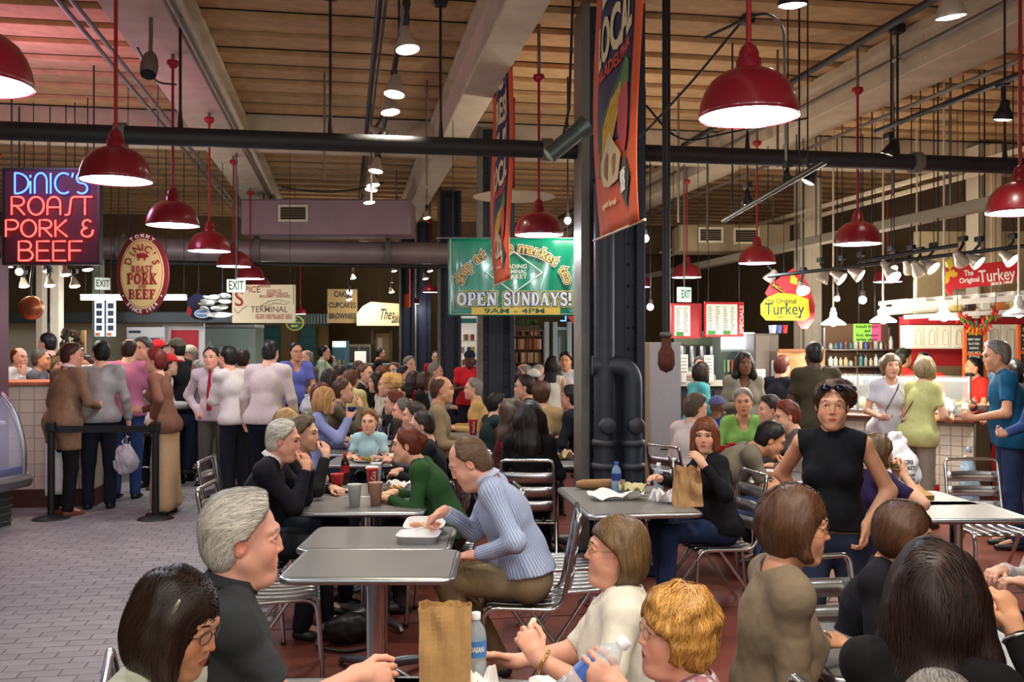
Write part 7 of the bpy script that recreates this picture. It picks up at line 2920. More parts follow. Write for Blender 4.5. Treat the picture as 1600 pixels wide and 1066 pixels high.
MB().tube([(-w / 2, 0, z1 - .02), (-w / 2, 0, ZC)], .004, 5).build('hanger_wire', M_BLACK, o)
MB().tube([(w / 2, 0, z1 - .02), (w / 2, 0, ZC)], .004, 5).build('hanger_wire', M_BLACK, o)
# dark panel board behind upper right and cream side wall of the stand
o, w, z0, z1 = cabinet('stand_side_wall', 'cream upper wall of the stand behind the red turkey sign', 1434, 1700, 395, 466, 13.2, None, cat='wall panel')
boxon(o, 'wall_panel', mat((206, 190, 150), .7, noise=.05), -w / 2, w / 2, z0 - .25, z1 + .3, .1, .1)
for k in range(3):
 boxon(o, 'bright_panel', M_WHITE, -w * .5 + .5 + k * .45, -w * .5 + .8 + k * .45, z0 - .15, z0 + .1, .03, .03)

# ------------------------------------------------------------------ queue barrier
def barrier():
 pa, pb = at(80, HOR, 9.45), at(243, HOR, 9.45)
 out = []
 for k, p in enumerate((pa, pb)):
  o = thing('queue_post', ['left black queue barrier post beside the tiled counter', 'right black queue barrier post in front of the long skirt'][k], 'barrier post', (p[0], p[1], 0), -YAW)
  MB().lathe([(0, 0), (.175, 0), (.178, .012), (.15, .028), (.05, .040), (.035, .05), (0, .05)], n=28).build('base', mat((30, 30, 34), .45), o)
  MB().cyl((0, 0, .04), (0, 0, .90), .034, n=18).build('post', M_BLACK, o)
  MB().box((0, 0, .915), (.085, .085, .10), bev=.012).build('belt_head', M_BLACK, o)
  out.append(p)
 a, c = out
 m = (a + c) / 2
 L = np.linalg.norm(c - a)
 o = MB().box((m[0], m[1], .895), (L - .09, .006, .065), np.array([[RGT[0], FWD[0], 0], [RGT[1], FWD[1], 0], [0, 0, 1]])).build('queue_belt', M_BLACK)
 tag(o, 'black webbing belt stretched between the two queue posts', 'barrier belt')


barrier()

# ------------------------------------------------------------------ tables and chairs
M_TOP = mat((118, 116, 114), .40, noise=.14, nscale=220)


def make_table(label, px, d, rot, w=.76, dp=.60, hgt=.74, group=None):
 """Cafe table: laminate top with a metal edge, chrome column, four-arm foot. px, d: middle of the front edge."""
 p = at(px, HOR, d)
 rz = -YAW + R(rot)
 f = np.array([-math.sin(rz), math.cos(rz), 0])
 c = p + f * dp / 2
 o = thing('cafe_table', label, 'table', (c[0], c[1], 0), rz, group)
 ME = make_table.__dict__
 if ME.get('m', (0,))[0] != (w, dp):
  q1 = MB().box((0, 0, hgt - .006), (w - .02, dp - .02, .012)).mesh([M_TOP])
  q2 = MB()
  ring = rounded([(-w / 2, -dp / 2, hgt - .017), (w / 2, -dp / 2, hgt - .017), (w / 2, dp / 2, hgt - .017), (-w / 2, dp / 2, hgt - .017)], .05, 5, True)
  q2.tube(ring, .0165, 8, closed=True)
  q2 = q2.mesh([M_STEEL])
  q3 = MB().box((0, 0, hgt - .024), (w - .03, dp - .03, .022)).mesh([M_BLACK])
  q4 = MB().cyl((0, 0, .03), (0, 0, hgt - .03), .038, n=20).mesh([M_CHROME])
  arms = []
  for k in range(4):
   a = R(45 + 90 * k)
   u = np.array([math.cos(a), math.sin(a), 0])
   arms.append(MB().tube([u * .02 + [0, 0, .075], u * .16 + [0, 0, .062], u * .33 + [0, 0, .035], u * .35 + [0, 0, .012]], [.030, .028, .022, .016], 8).mesh([mat((130, 134, 142), .35, metal=.8)]))
  make_table.m = ((w, dp), q1, q2, q3, q4, arms)
 _, q1, q2, q3, q4, arms = make_table.m
 link('table_top', q1, o)
 link('edge_band', q2, o)
 link('underside', q3, o)
 link('column', q4, o)
 for a in arms:
  link('foot_arm', a, o)
 return o, c, rz


def on_table(T, x, y, z=.7405):
 o, c, rz = T
 return np.array([c[0] + x * math.cos(rz) - y * math.sin(rz), c[1] + x * math.sin(rz) + y * math.cos(rz), z])


T1 = make_table('empty grey cafe table in the middle foreground', 571, 4.12, 0, .735, .56)
T2 = make_table('grey cafe table right behind the empty one, with the foam box', 582, 4.70, 0, .735, .56)
T3 = make_table('cafe table with red cups between the dark suit and the green sweater', 562, 5.72, 0, .735, .56)
T3b = make_table('cafe table behind the red cups, with a newspaper on it', 566, 6.32, 0, .735, .56)
T4 = make_table('cafe table with salad plates in front of the child', 570, 8.7, 0, .735, .56)
T4b = make_table('cafe table beside the child, next to the lilac sweater', 578, 7.95, 0, .735, .56)
T5 = make_table('cafe table with blue cup farther along the crowded row', 588, 9.5, 0, .735, .56)
T6 = make_table('cafe table with white papers in the crowded row', 594, 10.6, 0, .735, .56)
T6b = make_table('farthest table of the crowded row', 600, 12.0, 0, .735, .56)
T0 = make_table('cafe table at the bottom edge with the brown lunch bag', 780, 2.30, -3, .80, .58)
T0b = make_table('cafe table at the very bottom left, under the reaching arm', 560, 2.32, 3, .735, .58)
TR1 = make_table('cafe table beside the iron column with bottles and crumpled paper', 1010, 5.66, 7, .68, 1.08)
TR2 = make_table('cafe table at the right with a flat brown bag', 1532, 5.50, 0, .60, .60)
TR3 = make_table('cafe table behind the grey polo shirt, right side', 1235, 7.0, 0, .735, .56)
TR4 = make_table('cafe table with blue cup beside the black haired person by the column', 868, 7.9, 0, .735, .56)
TR5 = make_table('table at the lower right corner in front of the long dark hair', 1490, 2.9, 0, .735, .56)
TM = make_table('small table with a tall red cup by the second iron column', 733, 10.2, 0, .735, .56)
TR6 = make_table('cafe table with two red cups before the green shirt', 1140, 7.9, 0, .735, .56)

# chair: bent tube frame, slatted seat and back
def make_chair_meshes():
 ms = {}
 L = []
 for x in (-1, 1):
  q = MB()
  q.tube(rounded([(x * .205, .225, .008), (x * .195, .195, .44), (x * .195, -.19, .43), (x * .190, -.27, .86)], .075, 6), .0125, 10)
  L.append(('side_tube', q.mesh([M_CHROME])))
  q = MB()
  q.tube([(x * .195, .05, .43), (x * .215, -.255, .008)], .0115, 10)
  L.append(('leg', q.mesh([M_CHROME])))
  q = MB()
  q.cyl((x * .205, .225, 0), (x * .205, .225, .02), .016, n=10)
  L.append(('foot_cap', q.mesh([M_BLACK])))
 q = MB()
 q.tube(rounded([(-.190, -.262, .82), (-.188, -.276, .895), (.188, -.276, .895), (.190, -.262, .82)], .06, 6), .0125, 10)
 L.append(('top_rail', q.mesh([M_CHROME])))
 q = MB()
 q.tube([(-.19, .19, .43), (.19, .19, .43)], .010, 8)
 q.tube([(-.19, -.17, .425), (.19, -.17, .425)], .010, 8)
 L.append(('seat_rail', q.mesh([M_CHROME])))
 for k in range(5):
  x = -.155 + .0775 * k
  q = MB()
  q.grid(lambda u, v: (x + (u - .5) * .062, -.19 + .40 * v, .446 - .012 * math.sin(math.pi * v) + (.012 * (v - .85) * -8 if v > .9 else 0)), 2, 8, True, .006)
  L.append(('seat_slat', q.mesh([M_ALU])))
 for k in range(3):
  z = .56 + .105 * k
  q = MB()
  yb = -.205 - (z - .45) * .155
  q.grid(lambda u, v: (-.185 + .37 * u, yb - .030 * math.sin(math.pi * u) - (v - .5) * .012, z + (v - .5) * .075), 8, 2, True, .006)
  L.append(('back_slat', q.mesh([M_ALU])))
 return L


CHAIR = make_chair_meshes()


def chair(label, xy, rz, group=None):
 o = thing('cafe_chair', label, 'chair', (xy[0], xy[1], 0), rz, group)
 for n_, me in CHAIR:
  link(n_, me, o)
 return o


def chair_for(I, label, back=.06):
 """Chair under a seated person."""
 f = np.array([-math.sin(I['rz']), math.cos(I['rz'])])
 return chair(label, I['o'][:2] + f * (.02 - back + .06), I['rz'])


def chair_px(label, px, d, face):
 p = at(px, HOR, d)
 return chair(label, p, heading(face))


def stool(label, p, hgt=.70):
 o = thing('bar_stool', label, 'stool', (p[0], p[1], 0), 0)
 MB().lathe([(0, hgt), (.16, hgt), (.175, hgt - .02), (.17, hgt - .06), (0, hgt - .06)], n=24).build('seat', mat((34, 32, 36), .5), o)
 for k in range(4):
  a = R(45 + 90 * k)
  u = np.array([math.cos(a), math.sin(a), 0])
  MB().tube([u * .11 + [0, 0, hgt - .05], u * .2 + [0, 0, .01]], .012, 8).build('leg', M_CHROME, o)
 MB().tube([(.165 * math.cos(2 * math.pi * k / 20), .165 * math.sin(2 * math.pi * k / 20), .28) for k in range(20)], .009, 6, closed=True).build('foot_ring', M_CHROME, o)
 return o


# ------------------------------------------------------------------ the people, nearest first
n1 = person('person with silver hair clip and glasses looking down at the bottom left corner', 292, 890, 2.1, 103, hair=('bobwave', 'darkbrown'), fem=True, glasses=(60, 40, 30), top=(222, 222, 196), neck='crew', lean=12, head=(4, -16, 0), hands=('lap', 'table'), vis=(), skin='tan', nose=.8)
n2 = person('person in dark grey short sleeved shirt reaching a bare forearm to the lunch bag', 380, 768, 2.62, 70, hair=('fullshort', 'white'), top=(62, 64, 66), sleeve='short', collar=(52, 54, 56), lean=6, head=(-6, -2, 0), hands=('lap', ('W', 556, 1056, 2.70)), vis=(), jowl=.5, skin='pink',
   build=1.1, handd=(None, (.1, 1, -.12)), handn=(None, (-.9, 0, -.4)))
n3 = person('person in cream white top and glasses holding a bite of food, gold bracelet', 968, 806, 2.95, 277, hair=('bobtuck', (104, 78, 46)), fem=True, glasses=(190, 160, 110), top=(232, 226, 210), sleeve='half', neck='crew', lean=4, head=(0, 4, 0), build=1.38, jowl=.9, nose=.9, skin='pink',
   hands=(('W', 842, 1030, 2.72), ('W', 806, 1034, 2.98)), handd=((.25, .55, .85), (.1, 1, .04)), handn=((.75, .3, -.2), (-.7, 0, -.5)), curl=([.75, .7, .8, .85], [.15, .2, .3, .42]), vis=(), hs=1.0)
n4 = person('person with glasses in a flowered top holding a clear drink bottle at the bottom edge', 1060, 922, 2.25, 264, hair=('curly', 'goldblonde'), fem=True, glasses=(170, 140, 100), top=(214, 206, 204), tpat='floral:38:176,120,130', sleeve='half', neck='crew', lean=10, head=(0, 2, 0), build=1.2, jowl=.7, mouth=.4, skin='pink',
   hands=(('W', 968, 1078, 2.16), 'table'), handd=((.1, .7, .5), None), handn=((.9, .1, 0), None), vis=())
n5 = person('person in taupe blazer and dark glasses seated facing right', 1246, 757, 2.95, 90, hair=('page', 'brown'), fem=True, glasses=(30, 26, 24), top=(132, 116, 96), lean=7, head=(-4, -6, 0), hands=('lap', ('W', 1282, 1000, 2.95)), vis=(), extra='jacket', neck='v', handd=(None, (-.3, .9, -.1)), skin='tan', nose=1.0, curl=.4)
n6 = person('person in black with very long dark tresses seen from behind, lower right', 1466, 852, 2.25, 40, hair=('long', (38, 20, 16)), fem=True, top=(20, 18, 20), lean=12, head=(0, -6, 0), hands=(('W', 1550, 985, 2.6), ('W', 1585, 985, 2.35)), handd=((.2, .3, .9), (-.3, .2, .9)), handn=((.6, .5, 0), (-.8, .3, 0)), vis=(), curl=.8, build=1.1, skin='tan', hs=1.12)
n7 = person('person in black leaning over, half hidden by the long dark tresses', 1420, 783, 3.3, 122, hair=('page', (84, 52, 30)), fem=True, top=(22, 22, 28), lean=15, head=(6, -10, 0), hands=('table', 'table'), vis=(), skin='tan')
person('person whose grey head just shows at the bottom edge', 1470, 1050, 1.8, 10, hair=('short', 'grey'), top=(120, 120, 120), vis=(), hands=('lap', 'lap'))
n9 = person('person in pale pinstriped shirt cut off by the right edge', 1640, 745, 4.0, 272, hair=('short', 'brown'), top=(216, 208, 202), tpat='stripe:420:180,170,176', lean=14, hands=('table', 'table'), build=1.15, vis=())
n10 = person('person in blue striped shirt and khaki trousers bent over a foam box', 716, 686, 4.93, 272, hair=('receding', (112, 84, 60)), top=(186, 196, 218), tpat='stripe:440:132,146,186', collar=(190, 198, 218), bottom=(140, 122, 92), lean=23, head=(2, -30, 0), build=1.14, jowl=.5, skin='pink',
    hands=(('W', 745, 868, 4.72), ('W', 694, 798, 4.98)), handd=((.5, .8, -.1), (-.1, .85, -.55)), handn=((.3, 0, -1), (-.4, 0, -.9)), curl=([.5] * 4, [.8, .75, .8, .85]), legs=(.10, .20), seat=.47, belt=(40, 26, 22), hs=1.05, hem=.045)
n11 = person('person in dark suit with both hands up at the mouth, elbows on table', 446, 655, 5.75, 88, hair=('short', 'white'), top=(26, 26, 34), collar=(236, 232, 226), bottom=(26, 26, 32), lean=16, head=(0, -8, 0), hands=('mouth', 'mouth'), extra='jacket', skin='pink', jowl=.5, curl=.9)
n12 = person('person in green hooded sweater leaning on the table with red cups', 636, 666, 6.1, 272, hair=('bun', 'auburn'), fem=True, top=(44, 78, 42), bottom=(60, 50, 44), lean=24, head=(4, -2, 0), hands=('table', 'table'), build=1.1, nose=.8)
person('person in black just behind the dark suit, turned to the table', 449, 637, 6.95, 98, hair=('bob', (186, 150, 98)), fem=True, top=(30, 28, 32), lean=10, hands=('table', 'table'))
person('person between the dark suit and the lilac sweater, mostly hidden', 474, 650, 6.3, 95, hair=('fullshort', (110, 90, 66)), top=(36, 34, 38), lean=14, hands=('table', 'mouth'))
n14 = person('person in black sweater and jeans with a hand on the crumpled brown bag', 1102, 652, 6.25, 258, hair=('bob', (126, 66, 36)), fem=True, top=(20, 20, 24), neck='crew', collar=None, bottom=(44, 58, 92), lean=6, head=(58, -4, 0), hands=(('W', 1100, 728, 6.0), ('W', 1030, 748, 6.15)), curl=.4, build=1.12, jowl=.3, legs=(.12, .40))
n15 = person('person in grey polo shirt bent low over food, right of the black sweater', 1214, 659, 6.9, 96, hair=('short', 'black'), top=(122, 114, 98), sleeve='short', bottom=(70, 92, 136), lean=38, head=(0, -24, 0), hands=('table', 'mouth'), build=1.15, skin='tan')
n16 = person('person in white shirt turned away behind the black sweater', 1088, 615, 8.15, 55, hair=('fullshort', (96, 80, 62)), top=(222, 208, 200), lean=10, head=(-18, -4, 0), hands=('table', 'table'))
n17 = person('person in bright green open shirt facing the camera across two red cups', 1160, 607, 8.7, 188, hair=('fullshort', 'grey'), fem=True, top=(138, 190, 96), neck='v', lean=4, head=(-6, 0, 4), hands=('table', 'table'), skin='tan', glasses=None)
person('person with patterned headscarf and blue shirt behind the white shirt', 1120, 619, 9.45, 35, hair=('none', 'black'), hat=('scarf', mat((150, 70, 60), .8, kind='floral:60:70,90,150')), top=(52, 66, 150), lean=8, hands=('table', 'table'), skin='brown')
person('person in grey blazer seen from the side behind the bent polo shirt', 1226, 626, 7.7, 268, hair=('fullshort', 'auburn'), top=(112, 106, 100), lean=14, head=(0, -10, 0), hands=('table', 'mouth'), extra='jacket')
person('person in dark top half hidden behind the grey blazer', 1203, 618, 8.25, 266, hair=('fullshort', 'darkbrown'), top=(56, 36, 60), lean=12, hands=('table', 'table'))
n21 = person('person in black sleeveless top standing, sunglasses pushed up on the head', 1300, 594, 4.5, 203, 'stand', hair=('updo', (70, 46, 30)), fem=True, top=(16, 16, 20), sleeve='none', neck='high', bottom=(42, 50, 70), hands=(('W', 1352, 822, 4.38), 'back'), head=(6, -2, 0), belt=(110, 90, 66), lean=-1, skin='tan', curl=.6, legs=((0, -.1), (0, .12)), build=1.04, hem=.055, handd=((.0, .3, -.9), None), handn=((.9, .2, 0), None))
n22 = person('person in dark purple shirt eating a sandwich behind the standing black top', 1374, 677, 5.75, 80, hair=('page', (92, 70, 44)), top=(44, 32, 72), sleeve='short', bottom=(40, 44, 60), lean=8, head=(-6, -6, 0), hands=('mouth', ('W', 1412, 742, 5.6)), build=1.1, handd=(None, (-.4, .3, .8)), handn=(None, (-.6, -.5, 0)))
n23 = person('person in teal short sleeved shirt standing at the turkey counter', 1554, 532, 8.2, 283, 'stand', hair=('fullshort', 'saltpepper'), top=(22, 84, 118), sleeve='short', bottom=(44, 58, 92), hands=('hold', 'chest'), head=(0, -8, 0), hem=-.08, build=1.12, skin='tan', belt=None)
n24 = person('person in pale yellow tee with a dark strap bag at the turkey counter', 1446, 557, 9.1, 65, 'stand', hair=('page', (150, 132, 96)), fem=True, top=(208, 210, 140), sleeve='short', bottom=(150, 140, 124), hands=('hold', 'hold'), neck='crew', hem=-.1, build=1.05)
n25 = person('person in white tee and jeans facing away from the turkey counter', 1392, 552, 9.35, 192, 'stand', hair=('page', (104, 82, 56)), fem=True, top=(228, 226, 234), sleeve='short', bottom=(72, 106, 150), hands=('hold', 'hold'), neck='crew', head=(8, 0, 0))
person('person in olive tee and jeans seen from behind at the food case', 1272, 533, 9.3, 352, 'stand', hair=('crew', 'black'), top=(62, 54, 38), sleeve='short', bottom=(50, 66, 104), skin='dark', hands=('hold', None), build=1.15)
person('person in black suit jacket at the lunch counter, turned away right', 1222, 556, 10.6, 48, 'stand', hair=('fullshort', 'auburn'), top=(26, 26, 32), bottom=(26, 26, 32), hands=('hold', 'hold'), extra='jacket', hem=-.15)
n28 = person('person in long grey coat standing with an orange cup', 1163, 549, 9.75, 182, 'stand', hair=('long', 'black'), fem=True, skin='brown', top=(146, 138, 122), bottom=(40, 38, 44), hands=(None, 'chest'), neck='v', hem=-.28, build=1.1)
n29 = person('person in aqua sweater on a stool at the lunch counter', 1096, 565, 10.8, 72, hair=('bob', 'darkbrown'), fem=True, top=(96, 186, 194), bottom=(40, 44, 58), lean=8, hands=('chin', 'table'), seat=.72)
person('person behind the lunch counter between the two white cards', 1093, 557, 13.0, 195, 'stand', hair=('fullshort', 'darkgrey'), top=(196, 190, 176), hands=('hold', 'hold'), vis=())
person('worker in red shirt behind the turkey counter, beside the teal shirt', 1521, 558, 10.9, 268, 'stand', hair=('short', 'black'), top=(206, 46, 38), bottom=(30, 30, 36), hands=('hold', 'hold'), skin='olive', beard='black', sleeve='short')
person('worker in red shirt bending behind the food case', 1443, 549, 11.0, 230, 'stand', hair=('crew', 'darkbrown'), top=(206, 40, 36), bottom=(30, 30, 36), hands=('hold', 'hold'), skin='olive', sleeve='short', vis=())
person('worker in red shirt left of the bending worker, head turned', 1412, 544, 11.6, 80, 'stand', hair=('fullshort', 'black'), top=(206, 40, 36), bottom=(30, 30, 36), hands=('hold', 'hold'), skin='olive', vis=())
person('person in black behind the teal shirt', 1582, 560, 8.95, 262, 'stand', hair=('bob', 'black'), fem=True, top=(26, 26, 30), bottom=(40, 50, 80), hands=('hold', 'hold'))
person('person in blue jeans cut off by the right edge beside the teal shirt', 1622, 556, 7.4, 275, 'stand', hair=('short', 'brown'), top=(60, 80, 130), bottom=(60, 88, 150), hands=(None, 'hold'))
# queue at the left
n_tw = person('person in brown tweed jacket standing in the queue at the barrier', 114, 536, 9.75, 28, 'stand', hair=('fullshort', (70, 36, 26)), top=(118, 92, 68), tpat='tweed:150:150,122,92', bottom=(24, 24, 26), collar=(236, 232, 230), hem=-.26, head=(-42, -4, 0), hands=(None, 'hold'), extra='jacket', shoes=(120, 74, 40), build=1.08, skin='pink')
n_gs = person('person in shiny grey shirt and dark jeans, back turned, behind the barrier', 158, 532, 10.15, 345, 'stand', hair=('short', 'black'), top=mat((158, 156, 154), .38, noise=.08, nscale=12, bump=.006), bottom=(32, 36, 48), hands=('hold', None), head=(20, 0, 0), build=1.05)
person('person in pink shirt with thinning crown in the queue', 202, 528, 10.8, 358, 'stand', hair=('balding', 'darkbrown'), top=(198, 118, 150), bottom=(50, 70, 120), hands=('hold', 'hold'), build=1.15)
n_sk = person('person in brown sweater and long beige skirt with a hand on the hip', 243, 545, 9.7, 272, 'stand', hair=('fullshort', 'red'), fem=True, top=(126, 84, 66), bottom=(204, 168, 128), skirt=True, neck='v', hands=(('W', 240, 655, 9.5), 'hold'), handd=((.0, .6, -.5), None), build=1.02, hem=-.06)
person('person in checked grey shirt facing the queue from behind the counter line', 224, 527, 11.35, 205, 'stand', hair=('fullshort', 'darkgrey'), top=(150, 146, 150), hands=('hold', 'hold'), vis=())
person('person in red cap standing deep in the queue', 247, 531, 12.5, 20, 'stand', hair=('short', 'darkbrown'), hat=('cap', (196, 34, 40)), top=(190, 180, 170), vis=())
n_st = person('person in white shirt and red cap sitting on a bar stool in the queue', 263, 553, 11.55, 55, hair=('short', 'darkbrown'), hat=('cap', (206, 46, 50)), top=(214, 210, 206), bottom=(34, 40, 60), seat=.72, hands=('table', 'table'), lean=14)
person('person in black jacket and grey cap facing left behind the bar stool', 276, 529, 11.95, 285, 'stand', hair=('short', 'black'), hat=('cap', (92, 84, 66)), top=(28, 26, 30), bottom=(30, 32, 40), hands=('hold', 'hold'))
person('person in pale cap behind the black jacket', 296, 540, 12.4, 230, 'stand', hair=('short', 'grey'), hat=('cap', (206, 196, 170)), top=(52, 40, 46), hands=('hold', 'hold'))
person('short person in grey with a dark red rucksack strap behind the red necktie', 311, 562, 11.7, 255, 'stand', hair=('page', 'grey'), fem=True, top=(120, 116, 120), bottom=(26, 26, 30), hands=('hold', 'hold'))
n_tie = person('person in pale pink shirt with a red necktie and grey trousers', 330, 541, 10.5, 182, 'stand', hair=('short', 'black'), top=(226, 204, 214), tie=(160, 36, 56), collar=(232, 214, 222), bottom=(88, 82, 76), hands=('back', 'hip'), skin='pink')
n_cr = person('person in white shirt with folded arms beside the red necktie', 356, 540, 10.2, 300, 'stand', hair=('short', 'black'), top=(220, 212, 208), bottom=(30, 32, 42), hands=('cross', 'cross'), skin='pink')
person('person in white shirt farther back, hidden by the folded arms', 380, 546, 11.5, 5, 'stand', hair=('short', 'darkbrown'), top=(214, 214, 222), bottom=(40, 40, 50), hands=('hold', 'hold'))
person('person in loose whitish pink shirt and dark trousers walking away in the aisle', 422, 530, 9.9, 8, 'stand', hair=('crew', 'black'), top=(214, 198, 192), bottom=(26, 28, 42), hands=(None, None), build=1.15, legs=((0, .16), (0, -.16)))
n_bag = person('person in violet blue shirt carrying a white plastic bag', 463, 535, 13.0, 150, 'stand', hair=('short', 'black'), top=(112, 120, 206), sleeve='short', bottom=(30, 32, 44), hands=('hold', None), glasses=(30, 30, 30), neck='v', skin='tan')
person('person in grey beside the violet blue shirt', 479, 546, 13.7, 235, 'stand', hair=('balding', 'grey'), top=(110, 104, 110), bottom=(120, 116, 124), hands=('hold', None))
person('person in pale green shirt eating far back by the green shutter', 507, 540, 17.0, 85, 'stand', hair=('short', 'black'), top=(190, 204, 176), bottom=(34, 36, 46), hands=('mouth', 'chest'))
person('worker in black behind the far bakery counter', 594, 543, 19.4, 80, 'stand', hair=('short', 'black'), top=(30, 30, 36), hands=('hold', 'hold'), vis=())
person('person in black behind the tiled counter, facing left', 74, 520, 12.3, 282, 'stand', hair=('short', 'black'), top=(26, 26, 32), hands=('hold', 'hold'), vis=(), skin='pink')
person('person in dark grey polo behind the tiled counter, facing right', 64, 545, 11.1, 82, 'stand', hair=('short', 'darkgrey'), top=(104, 104, 112), sleeve='short', hands=('hold', 'hold'), vis=(), skin='tan')
person('person in white shirt with loosened tie at the far left behind the deli case', 30, 542, 11.4, 110, 'stand', hair=('balding', 'auburn'), top=(228, 222, 220), tie=(150, 130, 120), hands=('hold', 'chin'), vis=(), skin='pink')
person('person in white half hidden between grey polo and tweed jacket', 88, 556, 11.8, 120, 'stand', hair=('page', 'lightbrown'), fem=True, top=(206, 200, 196), hands=('hold', 'hold'), vis=())
person('person peering out between the tweed jacket and the shiny grey shirt', 136, 556, 11.6, 200, 'stand', hair=('fullshort', 'brown'), top=(140, 120, 110), hands=('hold', 'hold'), vis=())
# the long row of tables
m1 = person('person in lilac blue sweater raising a blue cup at the row of tables', 509, 604, 8.9, 86, hair=('bobwave', (206, 158, 96)), fem=True, top=(142, 150, 198), bottom=(40, 44, 60), lean=10, head=(0, -6, 0), hands=('table', ('W', 546, 652, 8.8)), curl=.7)
person('person in olive grey shirt with a hand at the mouth behind the lilac sweater', 536, 591, 10.1, 86, hair=('short', 'brown'), top=(108, 102, 82), lean=12, hands=('table', 'mouth'))
person('person in moss green behind the lilac sweater', 503, 597, 9.6, 86, hair=('bob', 'auburn'), fem=True, top=(112, 132, 78), lean=10, hands=('table', 'table'))
person('person in black farther up the left side of the row', 517, 576, 11.6, 92, hair=('bob', 'darkbrown'), fem=True, top=(36, 32, 36), lean=10, hands=('table', 'table'))
person('small child in pale blue shirt facing the camera at the table', 577, 641, 8.35, 184, hair=('fullshort', (150, 104, 60)), top=(176, 214, 220), sleeve='short', lean=0, hands=('table', 'table'), scale=.70, seat=.52, hs=1.2, build=.72)
person('bearded person in brown on the right side of the row', 630, 622, 8.6, 266, hair=('short', 'darkgrey'), beard='darkgrey', top=(96, 84, 70), lean=16, hands=('table', 'table'), skin='pink')
person('person in grey between the bearded one and the black top', 647, 628, 8.0, 266, hair=('fullshort', 'darkbrown'), top=(90, 86, 84), lean=10, hands=('table', 'table'))
m5c = person('person in black right behind the green sweater', 657, 641, 7.2, 268, hair=('short', (52, 36, 26)), top=(30, 30, 34), bottom=(36, 34, 40), lean=10, head=(0, -8, 0), hands=('table', 'table'))
person('person in dark brown leaning in, upper right side of the row', 616, 611, 9.5, 270, hair=('fullshort', 'auburn'), fem=True, top=(60, 46, 40), lean=18, hands=('table', 'table'))
person('person in black with pinned up plaits at the row of tables', 607, 582, 10.6, 262, hair=('updo', 'blonde'), fem=True, top=(44, 40, 44), lean=8, hands=('table', 'table'))
person('person in white knit top across from the pinned up plaits', 590, 580, 12.0, 250, hair=('bob', 'darkbrown'), fem=True, top=(222, 214, 190), lean=14, hands=('table', 'table'))
person('person in dark blazer and white collar far up the row', 571, 567, 13.2, 120, hair=('short', 'brown'), top=(46, 50, 50), collar=(226, 226, 224), hands=('table', 'table'))
person('person in light yellow shirt with back turned far up the row', 549, 577, 12.6, 20, hair=('short', 'brown'), top=(226, 214, 150), lean=18, hands=('table', 'table'))
person('person in brown beside the light yellow shirt', 530, 571, 13.4, 60, hair=('fullshort', 'darkbrown'), top=(120, 96, 76), hands=('table', 'table'))
person('person in rust top far up the row, profile left', 597, 571, 13.6, 268, hair=('bob', 'auburn'), fem=True, top=(130, 80, 60), hands=('table', 'table'))
person('person in dark jacket with short black crop, right end of the row', 632, 597, 11.25, 266, hair=('short', 'black'), top=(44, 40, 42), lean=14, hands=('table', 'table'), skin='pink')
person('person in pale blue shirt leaning forward beside the fourth column', 640, 556, 15.2, 140, hair=('short', 'grey'), top=(160, 176, 206), lean=30, hands=('table', 'table'))
person('person in navy near the fifth column, facing right', 631, 571, 14.4, 95, hair=('short', 'black'), top=(40, 46, 70), hands=('table', 'table'))
person('person in red top in front of the fourth column', 647, 580, 12.9, 80, hair=('bob', 'darkbrown'), fem=True, top=(176, 44, 50), hands=('table', 'table'))
person('person in black in profile before the fourth column', 664, 580, 12.7, 92, hair=('bob', (60, 36, 26)), fem=True, top=(28, 26, 28), hands=('table', 'table'))
person('person in grey blue left of the third column', 680, 566, 14.4, 95, hair=('short', 'grey'), top=(150, 160, 178), hands=('table', 'table'))
person('person far back in green near the bakery counter', 616, 566, 15.8, 200, hair=('short', 'brown'), top=(90, 120, 90), hands=('table', 'table'))
person('person in teal far back near the bakery counter', 560, 563, 15.4, 150, hair=('bob', 'brown'), fem=True, top=(60, 120, 130), hands=('table', 'table'))
m7 = person('person in tan jacket sitting sideways in the middle, facing right', 690, 586, 9.25, 88, hair=('balding', 'brown'), top=(146, 124, 92), bottom=(28, 26, 28), lean=6, hands=('table', 'table'), build=1.1, skin='tan', jowl=.3)
m7b = person('person in ochre shirt half hidden by the second column', 740, 590, 11.0, 266, hair=('short', 'grey'), top=(206, 168, 106), bottom=(160, 140, 110), hands=('table', 'table'))
person('person in red polo and dark cap standing by the second column', 734, 548, 13.8, 175, 'stand', hair=('crew', 'black'), hat=('cap', (30, 34, 60)), skin='dark', top=(206, 40, 50), sleeve='short', bottom=(34, 34, 40), hands=('chest', 'chest'))
person('person in red far behind, between the third and fourth columns', 681, 548, 17.4, 180, 'stand', hair=('short', 'black'), top=(190, 40, 46), hands=('hold', 'hold'))
m9a = person('person in red patterned blouse in front of the second column', 802, 621, 7.9, 58, hair=('longcurly', (84, 66, 52)), fem=True, top=(150, 24, 34), tpat='floral:50:60,16,20', bottom=(30, 28, 32), hands=('table', 'table'), lean=6, head=(-20, 0, 0))
m9b = person('person in black with long dark curls, back turned, beside the near column', 828, 628, 7.25, 5, hair=('longcurly', (26, 16, 14)), fem=True, top=(22, 20, 22), bottom=(26, 24, 28), hands=('table', 'table'), lean=4, hs=1.08)
person('person in dark green facing right, left of the red blouse', 777, 613, 9.5, 70, hair=('fullshort', 'black'), top=(34, 52, 50), bottom=(30, 30, 36), hands=('table', 'mouth'), lean=10)
person('person in dark brown shirt in profile between the columns', 820, 585, 10.4, 272, hair=('short', 'darkbrown'), top=(62, 52, 38), hands=('table', 'table'), lean=10, glasses=(30, 30, 30))
